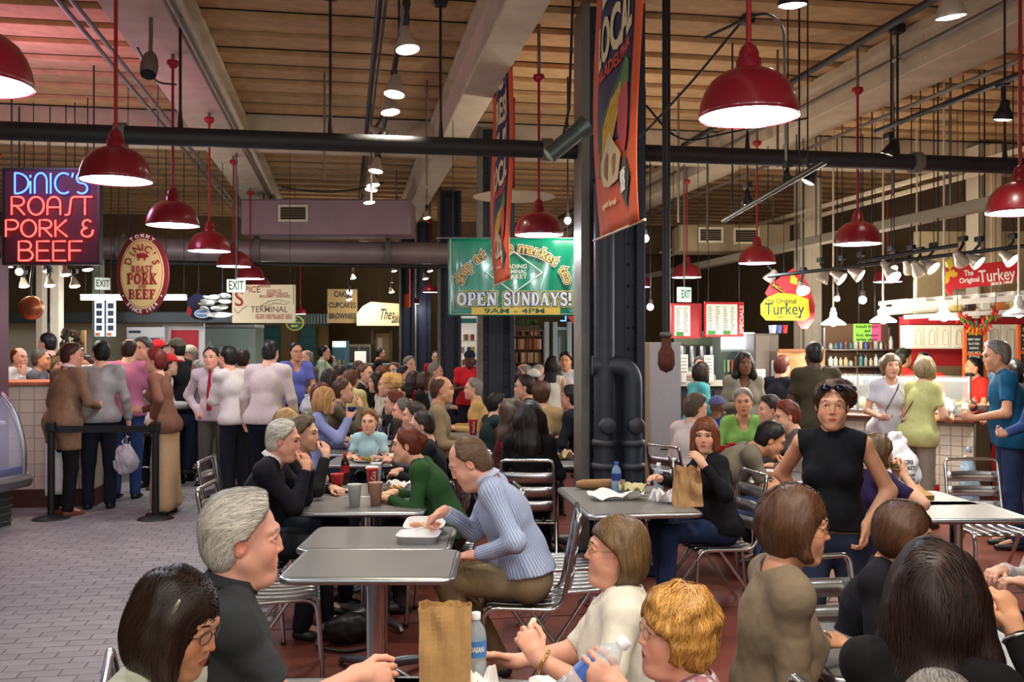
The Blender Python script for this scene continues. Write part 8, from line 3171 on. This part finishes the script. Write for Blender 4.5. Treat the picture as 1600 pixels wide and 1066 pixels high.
m11 = person('person in tan jacket seen from behind between the columns', 846, 596, 9.6, 18, hair=('fullshort', 'brown'), top=(176, 150, 104), bottom=(60, 54, 50), hands=('table', 'table'), lean=8)
person('person in white sleeveless blouse standing with hair down the back', 864, 556, 11.6, 28, 'stand', hair=('long', 'black'), fem=True, top=(226, 220, 206), sleeve='none', bottom=(50, 62, 96), hands=(None, 'hold'), skin='tan')
person('person in pale shirt with a dark shoulder strap near the shop front', 884, 550, 12.5, 195, 'stand', hair=('fullshort', 'black'), top=(206, 206, 216), bottom=(40, 46, 66), hands=('hold', None), skin='tan')
person('person in dark top seated right beside the near column', 893, 602, 9.6, 300, hair=('fullshort', 'black'), top=(30, 32, 42), hands=('table', 'table'), lean=12)
person('person in rose shirt far back before the bookshelf', 818, 567, 14.2, 275, hair=('balding', 'grey'), top=(206, 160, 160), hands=('table', 'table'), skin='pink')
person('person in light blue far back before the bookshelf', 842, 569, 14.8, 100, hair=('short', 'grey'), top=(150, 166, 200), hands=('table', 'table'))
person('person in white top at the left of the bookshelf', 805, 574, 13.4, 30, hair=('short', 'black'), top=(226, 224, 222), hands=('table', 'table'))
person('person in white cap between the bookshelf and the tan jacket', 834, 577, 13.0, 330, hair=('short', 'brown'), hat=('cap', (232, 230, 226)), top=(120, 104, 84), hands=('table', 'table'))


# ------------------------------------------------------------------ chairs
chair_for(n10, 'chrome slat chair under the blue striped shirt')
chair_for(n11, 'chrome slat chair under the dark suit')
chair_for(n12, 'chrome slat chair under the green sweater')
chair_for(n14, 'chrome slat chair under the black sweater and jeans')
chair_for(n15, 'chrome slat chair under the grey polo shirt')
chair_for(n22, 'chrome slat chair under the dark purple shirt')
chair_for(n4, 'chrome slat chair under the flowered top at the bottom edge')
chair_for(n7, 'chrome slat chair of the person in black leaning over')
chair_for(n5, 'chrome slat chair under the taupe blazer')
chair_for(n9, 'chrome slat chair under the pinstriped shirt at the right edge')
chair_for(n2, 'chrome slat chair under the dark grey short sleeved shirt')
chair_for(m1, 'chrome slat chair under the lilac blue sweater')
chair_for(m7, 'chrome slat chair under the tan jacket, turned sideways')
chair_for(m5c, 'chrome slat chair behind the green sweater')
chair_for(m9a, 'chrome slat chair under the red patterned blouse')
chair_for(m9b, 'chrome slat chair under the long dark curls')
chair_for(n16, 'chrome slat chair under the white shirt turned away')
chair_for(m11, 'chrome slat chair between the columns under the tan jacket')
chair_px('empty chrome slat chair in front of the dark suit, at the red floor edge', 436, 5.05, 78)
chair_px('empty chrome slat chair left of the iron column table, nearer one', 893, 5.25, 80)
chair_px('empty chrome slat chair left of the iron column table, farther one', 880, 5.75, 82)
chair_px('empty chrome slat chair behind the flat brown bag at the right', 1546, 6.75, 180)
chair_px('empty chrome slat chair between blazer and leaning person in black', 1325, 3.55, 165)
chair_px('chrome slat chair pushed in at the second column table', 762, 9.6, 300)
chair_px('chrome chair left edge of the aisle tables by the dark suit', 380, 7.0, 88)
stool('chrome bar stool under the white shirt with red cap', n_st['o'])
stool('chrome bar stool under the aqua sweater', n29['o'])
stool('empty bar stool left at the lunch counter', at(1070, HOR, 10.6))


# ------------------------------------------------------------------ things on tables and in hands
def wrap_text(mb, body, size, r0, r1, h, zc, ang, vertical=False, bold=.0006, fit=None):
 """Lettering laid round a cup of bottom radius r0, top radius r1."""
 sub = MB()
 text_into(sub, body, size, (0, 0, 0), bold=bold, fit=fit)
 out = []
 for x, y, z in sub.v:
  if vertical:
   x, z = -z, x
  zz = zc + z
  r = r0 + (r1 - r0) * zz / h + .0008 - min(0, y) * .2
  a = ang + x / r
  out.append((r * math.sin(a), -r * math.cos(a), zz))
 mb._add(out, sub.f)


def cup(label, loc, col, r=.042, h=.13, straw=False, lid=False, text=None, band=None, rot=0.0, m=None, cat='cup'):
 o = thing('paper_cup', label, cat, loc, rot)
 q = MB()
 q.lathe([(0, .002), (r * .72, 0), (r, h), (r + .003, h + .003), (r - .002, h + .002), (r * .70, .006), (0, .006)], n=24)
 q.build('cup_body', m or mat(col, .45), o)
 if lid:
  MB().lathe([(r + .004, h - .002), (r + .004, h + .010), (r - .006, h + .014), (0, h + .014)], n=24).build('lid', mat((236, 236, 236), .4), o)
 else:
  MB().disc((0, 0, h * .86), r * .93).build('drink', mat((70, 40, 28), .2), o)
 if straw:
  MB().tube([(0, 0, h * .5), (.004, 0, h + .08), (.02, 0, h + .12)], .0035, 6).build('straw', mat((236, 230, 226), .4), o)
 if band:
  MB().lathe([(r * .80, h * .30), (r * .92 + .0012, h * .70)], n=24).build('printed_band', mat(band, .5), o)
 if text:
  q = MB()
  wrap_text(q, text[0], text[1], r * .72, r, h, h * .52, text[2] if len(text) > 2 else 0, True, .0009, h * .8)
  q.build('lettering', INKW, o)
 return o


def bottle(label, loc, r=.033, h=.20, m=None, lab=(60, 120, 190), cap=(235, 240, 245), rot=None, text=None, cat='bottle'):
 o = thing('drink_bottle', label, cat, loc, 0)
 if rot is not None:
  o.rotation_euler = rot
 m = m or mat((206, 226, 236), .05, alpha=.38, spec=.8)
 MB().lathe([(0, .003), (r * .85, 0), (r, .012), (r, h * .30), (r * .94, h * .34), (r, h * .38), (r, h * .64), (r * .86, h * .76), (r * .45, h * .86), (r * .38, h * .88), (r * .38, h * .95), (0, h * .95)], n=24).build('bottle_body', m, o)
 MB().lathe([(r * .44, h * .91), (r * .44, h), (r * .40, h * 1.005), (0, h * 1.005)], n=18).build('bottle_cap', mat(cap, .4), o)
 MB().lathe([(r * 1.012, h * .38), (r * 1.012, h * .62)], n=24).build('label_band', mat(lab, .4), o)
 if text:
  q = MB()
  wrap_text(q, text, .022, r * 1.015, r * 1.015, h, h * .5, 0, False, .0006, r * 1.4)
  q.build('lettering', INKW, o)
 return o


def paper_bag(label, loc, w, t, h, rz, crumple=.006, col=(176, 132, 78), seed=1, name='paper_bag', fold=0.0, serr=True, taper=1.0):
 g = np.random.default_rng(seed)
 o = thing(name, label, 'paper bag', loc, rz)
 n, mz = 36, 18
 per = [(-w / 2, -t / 2), (0, -t / 2), (w / 2, -t / 2), (w / 2 - .0, 0), (w / 2, t / 2), (0, t / 2), (-w / 2, t / 2), (-w / 2, 0)]
 L = len(per)
 vs_, fs = [], []
 ph = g.uniform(0, 6.28, 12)
 for j in range(mz + 1):
  v = j / mz
  for i in range(n):
   u = i / n * L
   k = int(u) % L
   f = u - int(u)
   a, c = np.array(per[k]), np.array(per[(k + 1) % L])
   p = a + (c - a) * f
   p[0] *= 1 + (taper - 1) * v
   p[1] *= 1 - fold * v
   cr = crumple * (.3 + v) * (math.sin(7 * u + ph[0] + 5 * v) + math.sin(3.1 * u + 9 * v + ph[1]) + .8 * math.sin(11 * v + 2 * u + ph[2]))
   z = h * v + (crumple * 1.5 * math.sin(5 * u + ph[3]) if j == mz else 0)
   if serr and j == mz:
    z += .002 * (-1) ** i
   vs_.append([p[0] + cr * .6, p[1] + cr, z])
 for j in range(mz):
  for i in range(n):
   l = (i + 1) % n
   fs.append([j * n + i, j * n + l, (j + 1) * n + l, (j + 1) * n + i])
 fs.append(list(range(n))[::-1])
 me = raw_mesh(vs_, fs, mat(col, .75, noise=.10, nscale=16, bump=.004), smooth=False)
 b_ = link('bag_paper', me, o)
 md = b_.modifiers.new('solid', 'SOLIDIFY')
 md.thickness = .0012
 return o


def plastic_bag(label, loc, w, t, h, rz=0.0, col=(236, 236, 240), name='plastic_bag', lines=None, seed=1, handle=True):
 """Soft carrier bag: bulging body, gathered neck, two looped handles."""
 o = thing(name, label, 'bag', loc, rz)
 s_ = max(w, h)
 F = Field((-w * .8, -t * 1.2, -.02), (w * .8, t * 1.2, h * 1.5), max(.006, s_ * .022))
 F.ell((0, 0, h * .36), (w * .5, t * .5, h * .38), None, k=.0)
 F.ell((0, 0, h * .66), (w * .34, t * .36, h * .30), None, k=.06)
 if handle:
  for x in (-1, 1):
   F.chain([(x * w * .10, 0, h * .80), (x * w * .16, 0, h * .98), (x * w * .05, 0, h * 1.12), (0, 0, h * 1.15)], [.020, .014, .012, .012], k=.02)
 F.wobble(.014 * s_ / .3, 34 * .3 / s_, seed, (1, 1, .8))
 F.wobble(.006 * s_ / .3, 90 * .3 / s_, seed + 3, (1, 1, .5))
 F.cut((0, 0, -1), -.002)
 P, Q = F.nets()
 link('bag_film', raw_mesh(P, Q, mat(col, .35, noise=.04, nscale=10, trans=.0)), o)
 if lines:
  q = MB()
  sub = MB()
  for t_, x, z, sz, f in lines:
   text_into(sub, t_, sz, (x, 0, z), bold=.001, fit=f)
  pts = np.array(sub.v)
  y0 = np.full(len(pts), -t * .75)
  for _ in range(40):
   dd = F.sample(np.stack([pts[:, 0], y0, pts[:, 2]], 1))
   y0 = y0 + np.clip(dd, 0, .02)
  q._add(np.stack([pts[:, 0], y0 - .003, pts[:, 2]], 1), sub.f)
  q.build('lettering', mat((70, 70, 80), .6), o)
 return o


def sheet_paper(label, loc, w, dp, rz, col=(236, 234, 230), seed=1, amp=.02, name='napkin', cat='napkin'):
 g = np.random.default_rng(seed)
 ph = g.uniform(0, 6.28, 8)
 o = thing(name, label, cat, loc, rz)

 def fn(u, v):
  e = abs(math.sin(4.2 * u + ph[0] + 2 * v)) * abs(math.sin(5.1 * v + ph[1] + 1.7 * u)) + .5 * abs(math.sin(9 * u + 4 * v + ph[2]))
  ed = max(abs(u - .5), abs(v - .5)) * 2
  return ((u - .5) * w * (1 + .06 * math.sin(7 * v + ph[3])), (v - .5) * dp * (1 + .08 * math.sin(6 * u + ph[4])), .003 + amp * e * (.4 + ed))
 q = MB()
 q.grid(fn, 18, 12, False, .0012)
 q.build('paper_sheet', mat(col, .75), o)
 return o


# foreground table
paper_bag('plain brown paper lunch bag standing open on the near table', on_table(T0, -.19, .20, .741)[:3], .148, .095, .245, heading(0) + .05, .0025, (190, 148, 94), 3, fold=.35)
bottle('clear water bottle with blue label right behind the lunch bag', on_table(T0, -.105, .262), .031, .205, text='DASANI', lab=(70, 130, 200))
sheet_paper('white napkin beside the lunch bag on the near table', on_table(T0, -.07, .17), .10, .12, .3, (232, 230, 226), 2, .03)
sheet_paper('white paper at the right front corner of the near table', on_table(T0, .17, .22), .20, .12, .1, (240, 240, 240), 5, .012)
# bite of food and bracelet of the person in cream white
o = thing('bread_bite', 'white bit of bread pinched above the bracelet hand', 'food', wpos(n3, (n3['tips'][0][0] + n3['tips'][0][4]) / 2 + np.array([0, 0, .006])), 0)
Fb = Field((-.03, -.03, -.03), (.03, .03, .04), .004)
Fb.ell((0, 0, 0), (.012, .010, .014)); Fb.ell((.004, .004, .012), (.010, .010, .010), k=.006); Fb.wobble(.003, 200, 2)
Pb, Qb = Fb.nets()
link('bread_crumb', raw_mesh(Pb, Qb, mat((240, 232, 214), .8)), o)


def ring_part(I, i, f, r, m, name, tube=.004, squash=1.0):
 """Bracelet, watch strap or ring on a forearm."""
 u = nrm_(I['W'][i] - I['E'][i])
 a, c = frame(u)
 ctr = I['W'][i] - u * f
 q = MB()
 q.tube([ctr + a * r * math.cos(2 * math.pi * k / 24) + c * r * squash * math.sin(2 * math.pi * k / 24) for k in range(24)], tube, 6, closed=True)
 return q.build(name, m, I['root'])


GOLD = mat((214, 170, 96), .25, metal=1.0)
ring_part(n3, 0, .015, .033, GOLD, 'bracelet', .005)
ring_part(n5, 1, -.01, .030, mat((200, 190, 180), .25, metal=1.0), 'bracelet', .004)
ring_part(n6, 1, .02, .033, M_STEEL, 'wristwatch', .006)
ring_part(n23, 1, .02, .034, M_BLACK, 'wristwatch', .008)
# hair clip, earrings, sunglasses
m_ = MB()
m_.ball(n1['HT']((.088, .022, .075)), np.array([.006, .007, .022]), 10, 8, n1['J']['H'] @ rotm('X', -12))
m_.build('hair_clip', mat((206, 200, 190), .2, metal=.8), n1['root'])
m_ = MB()
m_.ball(n4['HT']((-.083, -.008, -.040)), .006, 10, 8)
m_.build('earring', mat((230, 226, 214), .2, metal=.6), n4['root'])
sg = MB()
for x in (-1, 1):
 sg.ball(n21['HT']((x * .034, .082, .100)), np.array([.026, .012, .018]), 14, 10, n21['J']['H'] @ rotm('X', 40))
 sg.tube([n21['HT']((x * .058, .074, .098)), n21['HT']((x * .085, .0, .07)), n21['HT']((x * .086, -.04, .05))], .003, 6)
sg.tube([n21['HT']((-.012, .090, .104)), n21['HT']((.012, .090, .104))], .003, 6)
sg.build('sunglasses', mat((22, 24, 34), .08, metal=.6), n21['root'])
for I, x0 in ((n24, 1), (n25, -1)):
 m_ = MB()
 J = I['J']
 c = J['chest']
 sx = J['sh'][1 if x0 > 0 else 0]
 for fy in (1, -1):
  m_.tube(rounded([sx + np.array([-x0 * .06, .01 * fy, .062]), sx + np.array([-x0 * .08, .085 * fy, -.02]), c + np.array([0, .128 * fy, .0]), J['waist'] + np.array([-x0 * .09, .122 * fy, .0]), J['pel'] + np.array([-x0 * .155, .06 * fy, .05])], .06), .005, 6)
 m_.build('bag_strap', mat((40, 36, 50), .6), I['root'])
bottle('clear drink bottle with blue and white label held at the bottom edge', wpos(n4, palm(n4, 0, .07, .035)) - (RGT * .085 + np.array([0, 0, .075])), .036, .215, lab=(60, 100, 180), rot=(0, R(48), -YAW))

# foam box on the second table
def foam_box():
 o = thing('foam_box', 'open white foam takeaway box in front of the striped shirt', 'food box', on_table(T2, .215, .02), T2[2] - .06)
 wd, dd, hh = .215, .20, .038
 for k, (y, tilt, nm) in enumerate(((-.11, 0, 'box_base'), (.105, 8, 'box_lid'))):
  M = rotm('X', tilt)
  prof = MB()
  def fn(u, v, w=wd, d=dd):
   a = 2 * math.pi * u
   n = 5
   cx = math.copysign(abs(math.cos(a)) ** (2 / n), math.cos(a))
   cy = math.copysign(abs(math.sin(a)) ** (2 / n), math.sin(a))
   st = [(0, .004), (.86, .002), (.97, hh), (1.02, hh), (1.02, hh - .004), (1.0, hh - .004), (.89, 0), (0, 0)]
   t = v * (len(st) - 1)
   i = min(int(t), len(st) - 2)
   f = t - i
   sc = st[i][0] + (st[i + 1][0] - st[i][0]) * f
   z = st[i][1] + (st[i + 1][1] - st[i][1]) * f
   p = M @ np.array([cx * w / 2 * sc, cy * d / 2 * sc, z])
   return p + np.array([0, y, .0 + (0 if not tilt else .016)])
  prof.grid(fn, 40, 7, True)
  prof.build(nm, mat((238, 238, 240), .55), o)
 for k in range(3):
  MB().ball((-.05 + .05 * k, .10 + .01 * k, .040), (.035, .03, .014), 10, 6).build('food_piece', mat(((206, 150, 110), (224, 196, 150), (190, 110, 70))[k], .6, noise=.2, nscale=40), o)
 return o


foam_box()
o = thing('plastic_fork', 'white plastic fork in the hand over the foam box', 'fork', wpos(n10, palm(n10, 1, .10, .03)), heading(240))
MB().tube([(0, -.05, .05), (0, .02, .0), (0, .07, -.012)], [.003, .003, .006], 6).build('handle', M_WHITE, o)
for x in (-.006, -.002, .002, .006):
 MB().tube([(x * .6, .07, -.012), (x, .10, -.010)], .0015, 5).build('tine', M_WHITE, o)
# table with red cups
cup('clear plastic cup on the table edge in front of the green sweater', on_table(T3, -.06, -.10), (214, 216, 210), .043, .135, m=mat((214, 218, 214), .2, alpha=.75))
cup('empty pinkish plastic cup right of the clear cup', on_table(T3, .065, -.06), (190, 150, 130), .043, .14, m=mat((196, 150, 130), .3, alpha=.85))
cup('tall red cola cup with white script on the table before the green sweater', on_table(T3b, .05, -.16), (186, 24, 34), .040, .16, text=('Coca-Cola', .05, .2))
cup('red cup with white lid and straw behind the cola cup', on_table(T3b, .01, .10), (206, 34, 44), .042, .13, straw=True, lid=True)
cup('short red paper cup left of the straw cup', on_table(T3b, -.22, .02), (196, 34, 40), .046, .10)
cup('tall white cup with a straw at the back of the red cup table', on_table(T3b, .02, .22), (234, 234, 230), .042, .15, straw=True)
bottle('dark cola bottle at the back of the red cup table', on_table(T3b, -.20, .22), .030, .22, mat((50, 24, 18), .1), (170, 30, 36), (180, 30, 36))
sheet_paper('folded newspaper at the left of the red cup table', on_table(T3b, -.18, -.12), .26, .12, .1, (206, 200, 190), 4, .012, 'newspaper', 'newspaper')
sheet_paper('white wrapper right of the cola cup', on_table(T3b, .2, .05), .16, .14, .5, (226, 222, 216), 7, .03, 'food_wrapper', 'wrapper')
o = thing('food_tray', 'small tray of fries and crumbs by the green sweater arm', 'food', on_table(T3b, .20, -.15), .2)
MB().lathe([(0, .004), (.07, 0), (.085, .025), (.08, .025), (.066, .008), (0, .008)], n=20).build('tray', mat((60, 44, 36), .5), o)
g = random.Random(6)
for k in range(12):
 MB().box((g.uniform(-.05, .05), g.uniform(-.05, .05), .02 + g.uniform(0, .02)), (.05, .010, .010), rotm('Z', g.uniform(0, 180)) @ rotm('Y', g.uniform(-20, 20))).build('fry', mat((216, 166, 80), .6), o)
# salad table and the rest of the row
for k, (T, x, y, lab) in enumerate(((T4b, -.05, -.12, 'white plate of green salad near the lilac sweater'), (T4, .1, .0, 'white plate of food in front of the child'), (T5, -.12, -.05, 'white plate at the far side of the child'))):
 o = thing('food_plate', lab, 'plate', on_table(T, x, y), 0)
 MB().lathe([(0, .004), (.07, .002), (.11, .016), (.112, .019), (.068, .008), (0, .008)], n=24).build('plate', M_WHITE, o)
 for j in range(9):
  M = rotm('Z', g.uniform(0, 180)) @ rotm('X', g.uniform(-40, 40))
  MB().ball((g.uniform(-.05, .05), g.uniform(-.05, .05), .028), (.034, .022, .012), 8, 6, M).build('salad_leaf', mat(g.choice([(120, 160, 50), (176, 186, 70), (206, 60, 40), (90, 130, 50)]), .6), o)
for T, x, y, c, lab in ((T4, .08, -.05, (36, 50, 110), 'blue cup beside the salad plate'), (T4, .16, .1, (40, 56, 120), 'second blue cup on the salad table'), (T5, .02, -.12, (44, 70, 150), 'blue cup in front of the pinned up plaits'),
      (T6, -.1, 0, (226, 220, 214), 'white cup on the table of white papers'), (T5, -.2, .1, (200, 40, 46), 'red cup far up the row'), (T6, .15, .1, (206, 50, 50), 'red and white cup farther up the row'), (T6b, 0, 0, (220, 220, 220), 'white cup on the farthest table')):
 cup(lab, on_table(T, x, y), c, .040, .12, band=(220, 220, 226), straw=(x > 0))
for T, x, y, lab in ((T4b, .2, .1, 'crumpled white wrapper near the child'), (T5, .15, .05, 'white paper sheet in the middle of the row'), (T6, .05, -.1, 'big white paper on the upper row table'), (T6b, .1, -.1, 'white paper on the farthest table')):
 sheet_paper(lab, on_table(T, x, y), .26, .2, .4, (232, 228, 224), int(100 * x) + 9, .03, 'food_wrapper', 'wrapper')
bottle('plastic water bottle standing by the lilac sweater', on_table(T4b, -.22, .14), .032, .2)
cup('blue cup raised in the hand of the lilac sweater', wpos(m1, palm(m1, 1, .07, .03)) + np.array([0, 0, -.06]), (36, 46, 110), .040, .12)
# right tables
bottle('blue water bottle with dark blue label on the iron column table', atz(963, 6.5, .7405), .033, .20, mat((150, 190, 230), .05, alpha=.5), (34, 60, 130), (40, 80, 170))
bottle('clear water bottle next to the crumpled bag on the iron column table', atz(1029, 6.36, .7405), .033, .21, lab=(120, 170, 220))
sheet_paper('long crumpled white wrapper at the front of the iron column table', atz(965, 6.15, .7405), .36, .14, -.15, (238, 236, 234), 12, .035, 'food_wrapper', 'wrapper')
sheet_paper('pile of white napkins in front of the crumpled bag', atz(1040, 6.06, .7405), .17, .13, .3, (240, 238, 240), 15, .045)
sheet_paper('yellowish half wrapped sandwich paper by the blue bottle', atz(990, 6.45, .7405), .18, .12, .2, (206, 196, 150), 16, .04, 'food_wrapper', 'wrapper')
o = thing('paper_roll', 'brown paper wrapped long roll on the iron column table', 'sandwich roll', atz(938, 6.6, .775), heading(85))
MB().tube([(0, -.17, 0), (0, -.12, 0), (0, .12, 0), (0, .17, .0)], [.020, .033, .036, .028], 14).build('roll_paper', mat((150, 110, 70), .7, noise=.1, bump=.003), o)
paper_bag('crumpled brown paper bag held by the black sweater', atz(1074, 5.93, .7405), .165, .11, .235, -YAW + .2, .0095, (196, 152, 104), 9, fold=.25, taper=.86)
cup('left red cup before the bright green shirt', on_table(TR6, .03, .05), (190, 30, 40), .046, .12, text=('Coca-Cola', .03, 0))
cup('right red cup before the bright green shirt', on_table(TR6, .13, .16), (190, 30, 40), .046, .13, text=('Coca-Cola', .03, 0))
cup('tall red cup on the small table by the second column', on_table(TM, .03, .02), (206, 30, 36), .050, .16, text=('Coca-Cola', .04, 0))
cup('blue cup with white lettering beside the long dark curls', on_table(TR4, -.05, -.12), (24, 40, 100), .044, .14, text=('PEPSI', .04, .3))
cup('short red and white cup behind the blue lettered cup', on_table(TR4, -.03, .16), (206, 60, 60), .042, .09)
sheet_paper('open brown paper wrapper on the table by the long dark curls', on_table(TR4, .10, .10), .22, .18, .3, (196, 170, 126), 22, .04, 'food_wrapper', 'wrapper')
sheet_paper('black and white paper on the table edge next to the near column', on_table(TR4, .24, -.1), .16, .12, .1, (150, 150, 150), 23, .02, 'food_wrapper', 'wrapper')
sheet_paper('white tray paper in front of the grey polo shirt', on_table(TR3, -.05, .1), .3, .22, .1, (236, 232, 230), 25, .02, 'food_wrapper', 'wrapper')
o = paper_bag('flat brown paper bag lying on the right hand table', on_table(TR2, -.16, .26, .745), .30, .035, .20, -YAW, .004, (180, 136, 82), 14, fold=.5)
o.rotation_euler = (R(-78), 0, -YAW + .1)
o.location[2] = .765
sheet_paper('crumpled silver foil beside the flat brown bag', on_table(TR2, -.24, .06), .12, .09, .3, (200, 200, 206), 31, .05, 'foil_ball', 'foil')
T7 = make_table('cafe table under the printed white carrier bag', 1462, 5.95, 4, .60, .56)
plastic_bag('big white carrier bag with dark print on the table beside the purple shirt', on_table(T7, .02, .28), .34, .24, .34, -YAW, (232, 230, 234), lines=(('FARMERS', 0, .21, .035, .14), ('MARKET', .02, .17, .035, .12), ('FRESH EVERY DAY', 0, .125, .018, .18), ('OPEN SUNDAYS', .02, .09, .03, .12)), seed=4)
# bags hanging from hands
plastic_bag('white plastic bag dangling from the violet blue shirt', wpos(n_bag, palm(n_bag, 0, .06, .0)) - np.array([0, 0, .36]), .26, .14, .30, 0, (230, 228, 232), seed=6)
plastic_bag('white plastic bag hanging beside the shiny grey shirt', at(197, 726, 10.0) - np.array([0, 0, .10]), .24, .16, .34, 0, (214, 216, 230), seed=7)
o = thing('tote_bag', 'tall white tote bag hanging beside the tweed jacket', 'bag', atz(94, 9.62, .22), -YAW + .5)
q = MB()
q.grid(lambda u, v: ((u - .5) * .27, .03 * math.sin(math.pi * u) + .01 * math.sin(9 * v), v * .52), 8, 8, True, .03)
q.build('bag_cloth', mat((222, 216, 206), .8), o)
for x in (-.07, .07):
 MB().tube(rounded([(x, .02, .5), (x * .7, .02, .72), (x * .2, .02, .82)], .05), .008, 6).build('handle', mat((206, 200, 196), .7), o)
plastic_bag('pale blue plastic bag hanging below the teal shirt hand', at(1514, 778, 8.0) - np.array([0, 0, .12]), .20, .14, .46, 0, (176, 206, 222), seed=9)
plastic_bag('white bag on the counter between yellow tee and teal shirt', oncounter(CL / 2 - .35, .20, ZT + .036), .26, .18, .20, CANG, (226, 228, 232), seed=11, handle=False)
plastic_bag('white bag held low by the olive tee', at(1240, 690, 9.1) - np.array([0, 0, .2]), .24, .16, .32, 0, (206, 204, 206), seed=12)
cup('orange paper cup in the hand of the long grey coat', wpos(n28, palm(n28, 1, .07, .03)) + np.array([0, 0, -.05]), (206, 110, 60), .044, .11)
cup('small white cup in front of the olive tee', oncounter(-CL / 2 + .1, .1, ZT + .036), (236, 232, 226), .04, .09)
o = thing('sandwich', 'sandwich held up to the mouth by the dark purple shirt', 'food', wpos(n22, n22['HT']((0, .15, -.085))), heading(80))
for z, c in ((-.018, (206, 160, 100)), (0, (120, 150, 60)), (.018, (206, 160, 100))):
 MB().ball((0, 0, z), (.05, .045, .014), 12, 6).build('bread' if c[0] > 150 else 'filling', mat(c, .7), o)
# things on the floor under the tables
o = thing('shopping_bag', 'white paper carrier bag on the floor under the empty tables', 'bag', atz(500, 6.9, 0), -YAW)
MB().box((0, 0, .16), (.34, .16, .32), bev=.01).build('bag_body', mat((206, 204, 204), .7), o)
for y in (-.05, .05):
 MB().tube(rounded([(-.07, y, .31), (-.07, y, .42), (.07, y, .42), (.07, y, .31)], .04), .005, 6).build('handle', mat((190, 188, 186), .7), o)
o = thing('handbag', 'black handbag with a loose strap on the red floor under the table', 'bag', atz(545, 5.6, 0), -YAW + .3)
F = Field((-.2, -.15, -.02), (.2, .15, .25), .009)
F.ell((0, 0, .08), (.15, .09, .09)); F.wobble(.006, 40, 3); F.cut((0, 0, -1), -.002)
P_, Q_ = F.nets()
link('bag_body', raw_mesh(P_, Q_, mat((24, 22, 24), .45)), o)
MB().tube(rounded([(-.12, 0, .12), (-.22, -.08, .02), (-.05, -.22, .012), (.14, -.16, .012), (.12, 0, .12)], .08, 6), .010, 8).build('strap', mat((26, 24, 26), .5), o)
o = thing('tote_bag', 'dark patterned bag on the floor by the black sweater chair', 'bag', atz(1205, 6.2, 0), -YAW + .2)
F = Field((-.2, -.15, -.02), (.2, .15, .4), .010)
F.ell((0, 0, .13), (.14, .09, .15)); F.wobble(.008, 36, 5); F.cut((0, 0, -1), -.002)
P_, Q_ = F.nets()
link('bag_body', raw_mesh(P_, Q_, mat((34, 36, 48), .6, kind='floral:40:90,90,110')), o)
for y in (-.04, .04):
 MB().tube(rounded([(-.06, y, .25), (-.05, y, .42), (.05, y, .42), (.06, y, .25)], .05), .007, 6).build('handle', mat((26, 26, 30), .6), o)
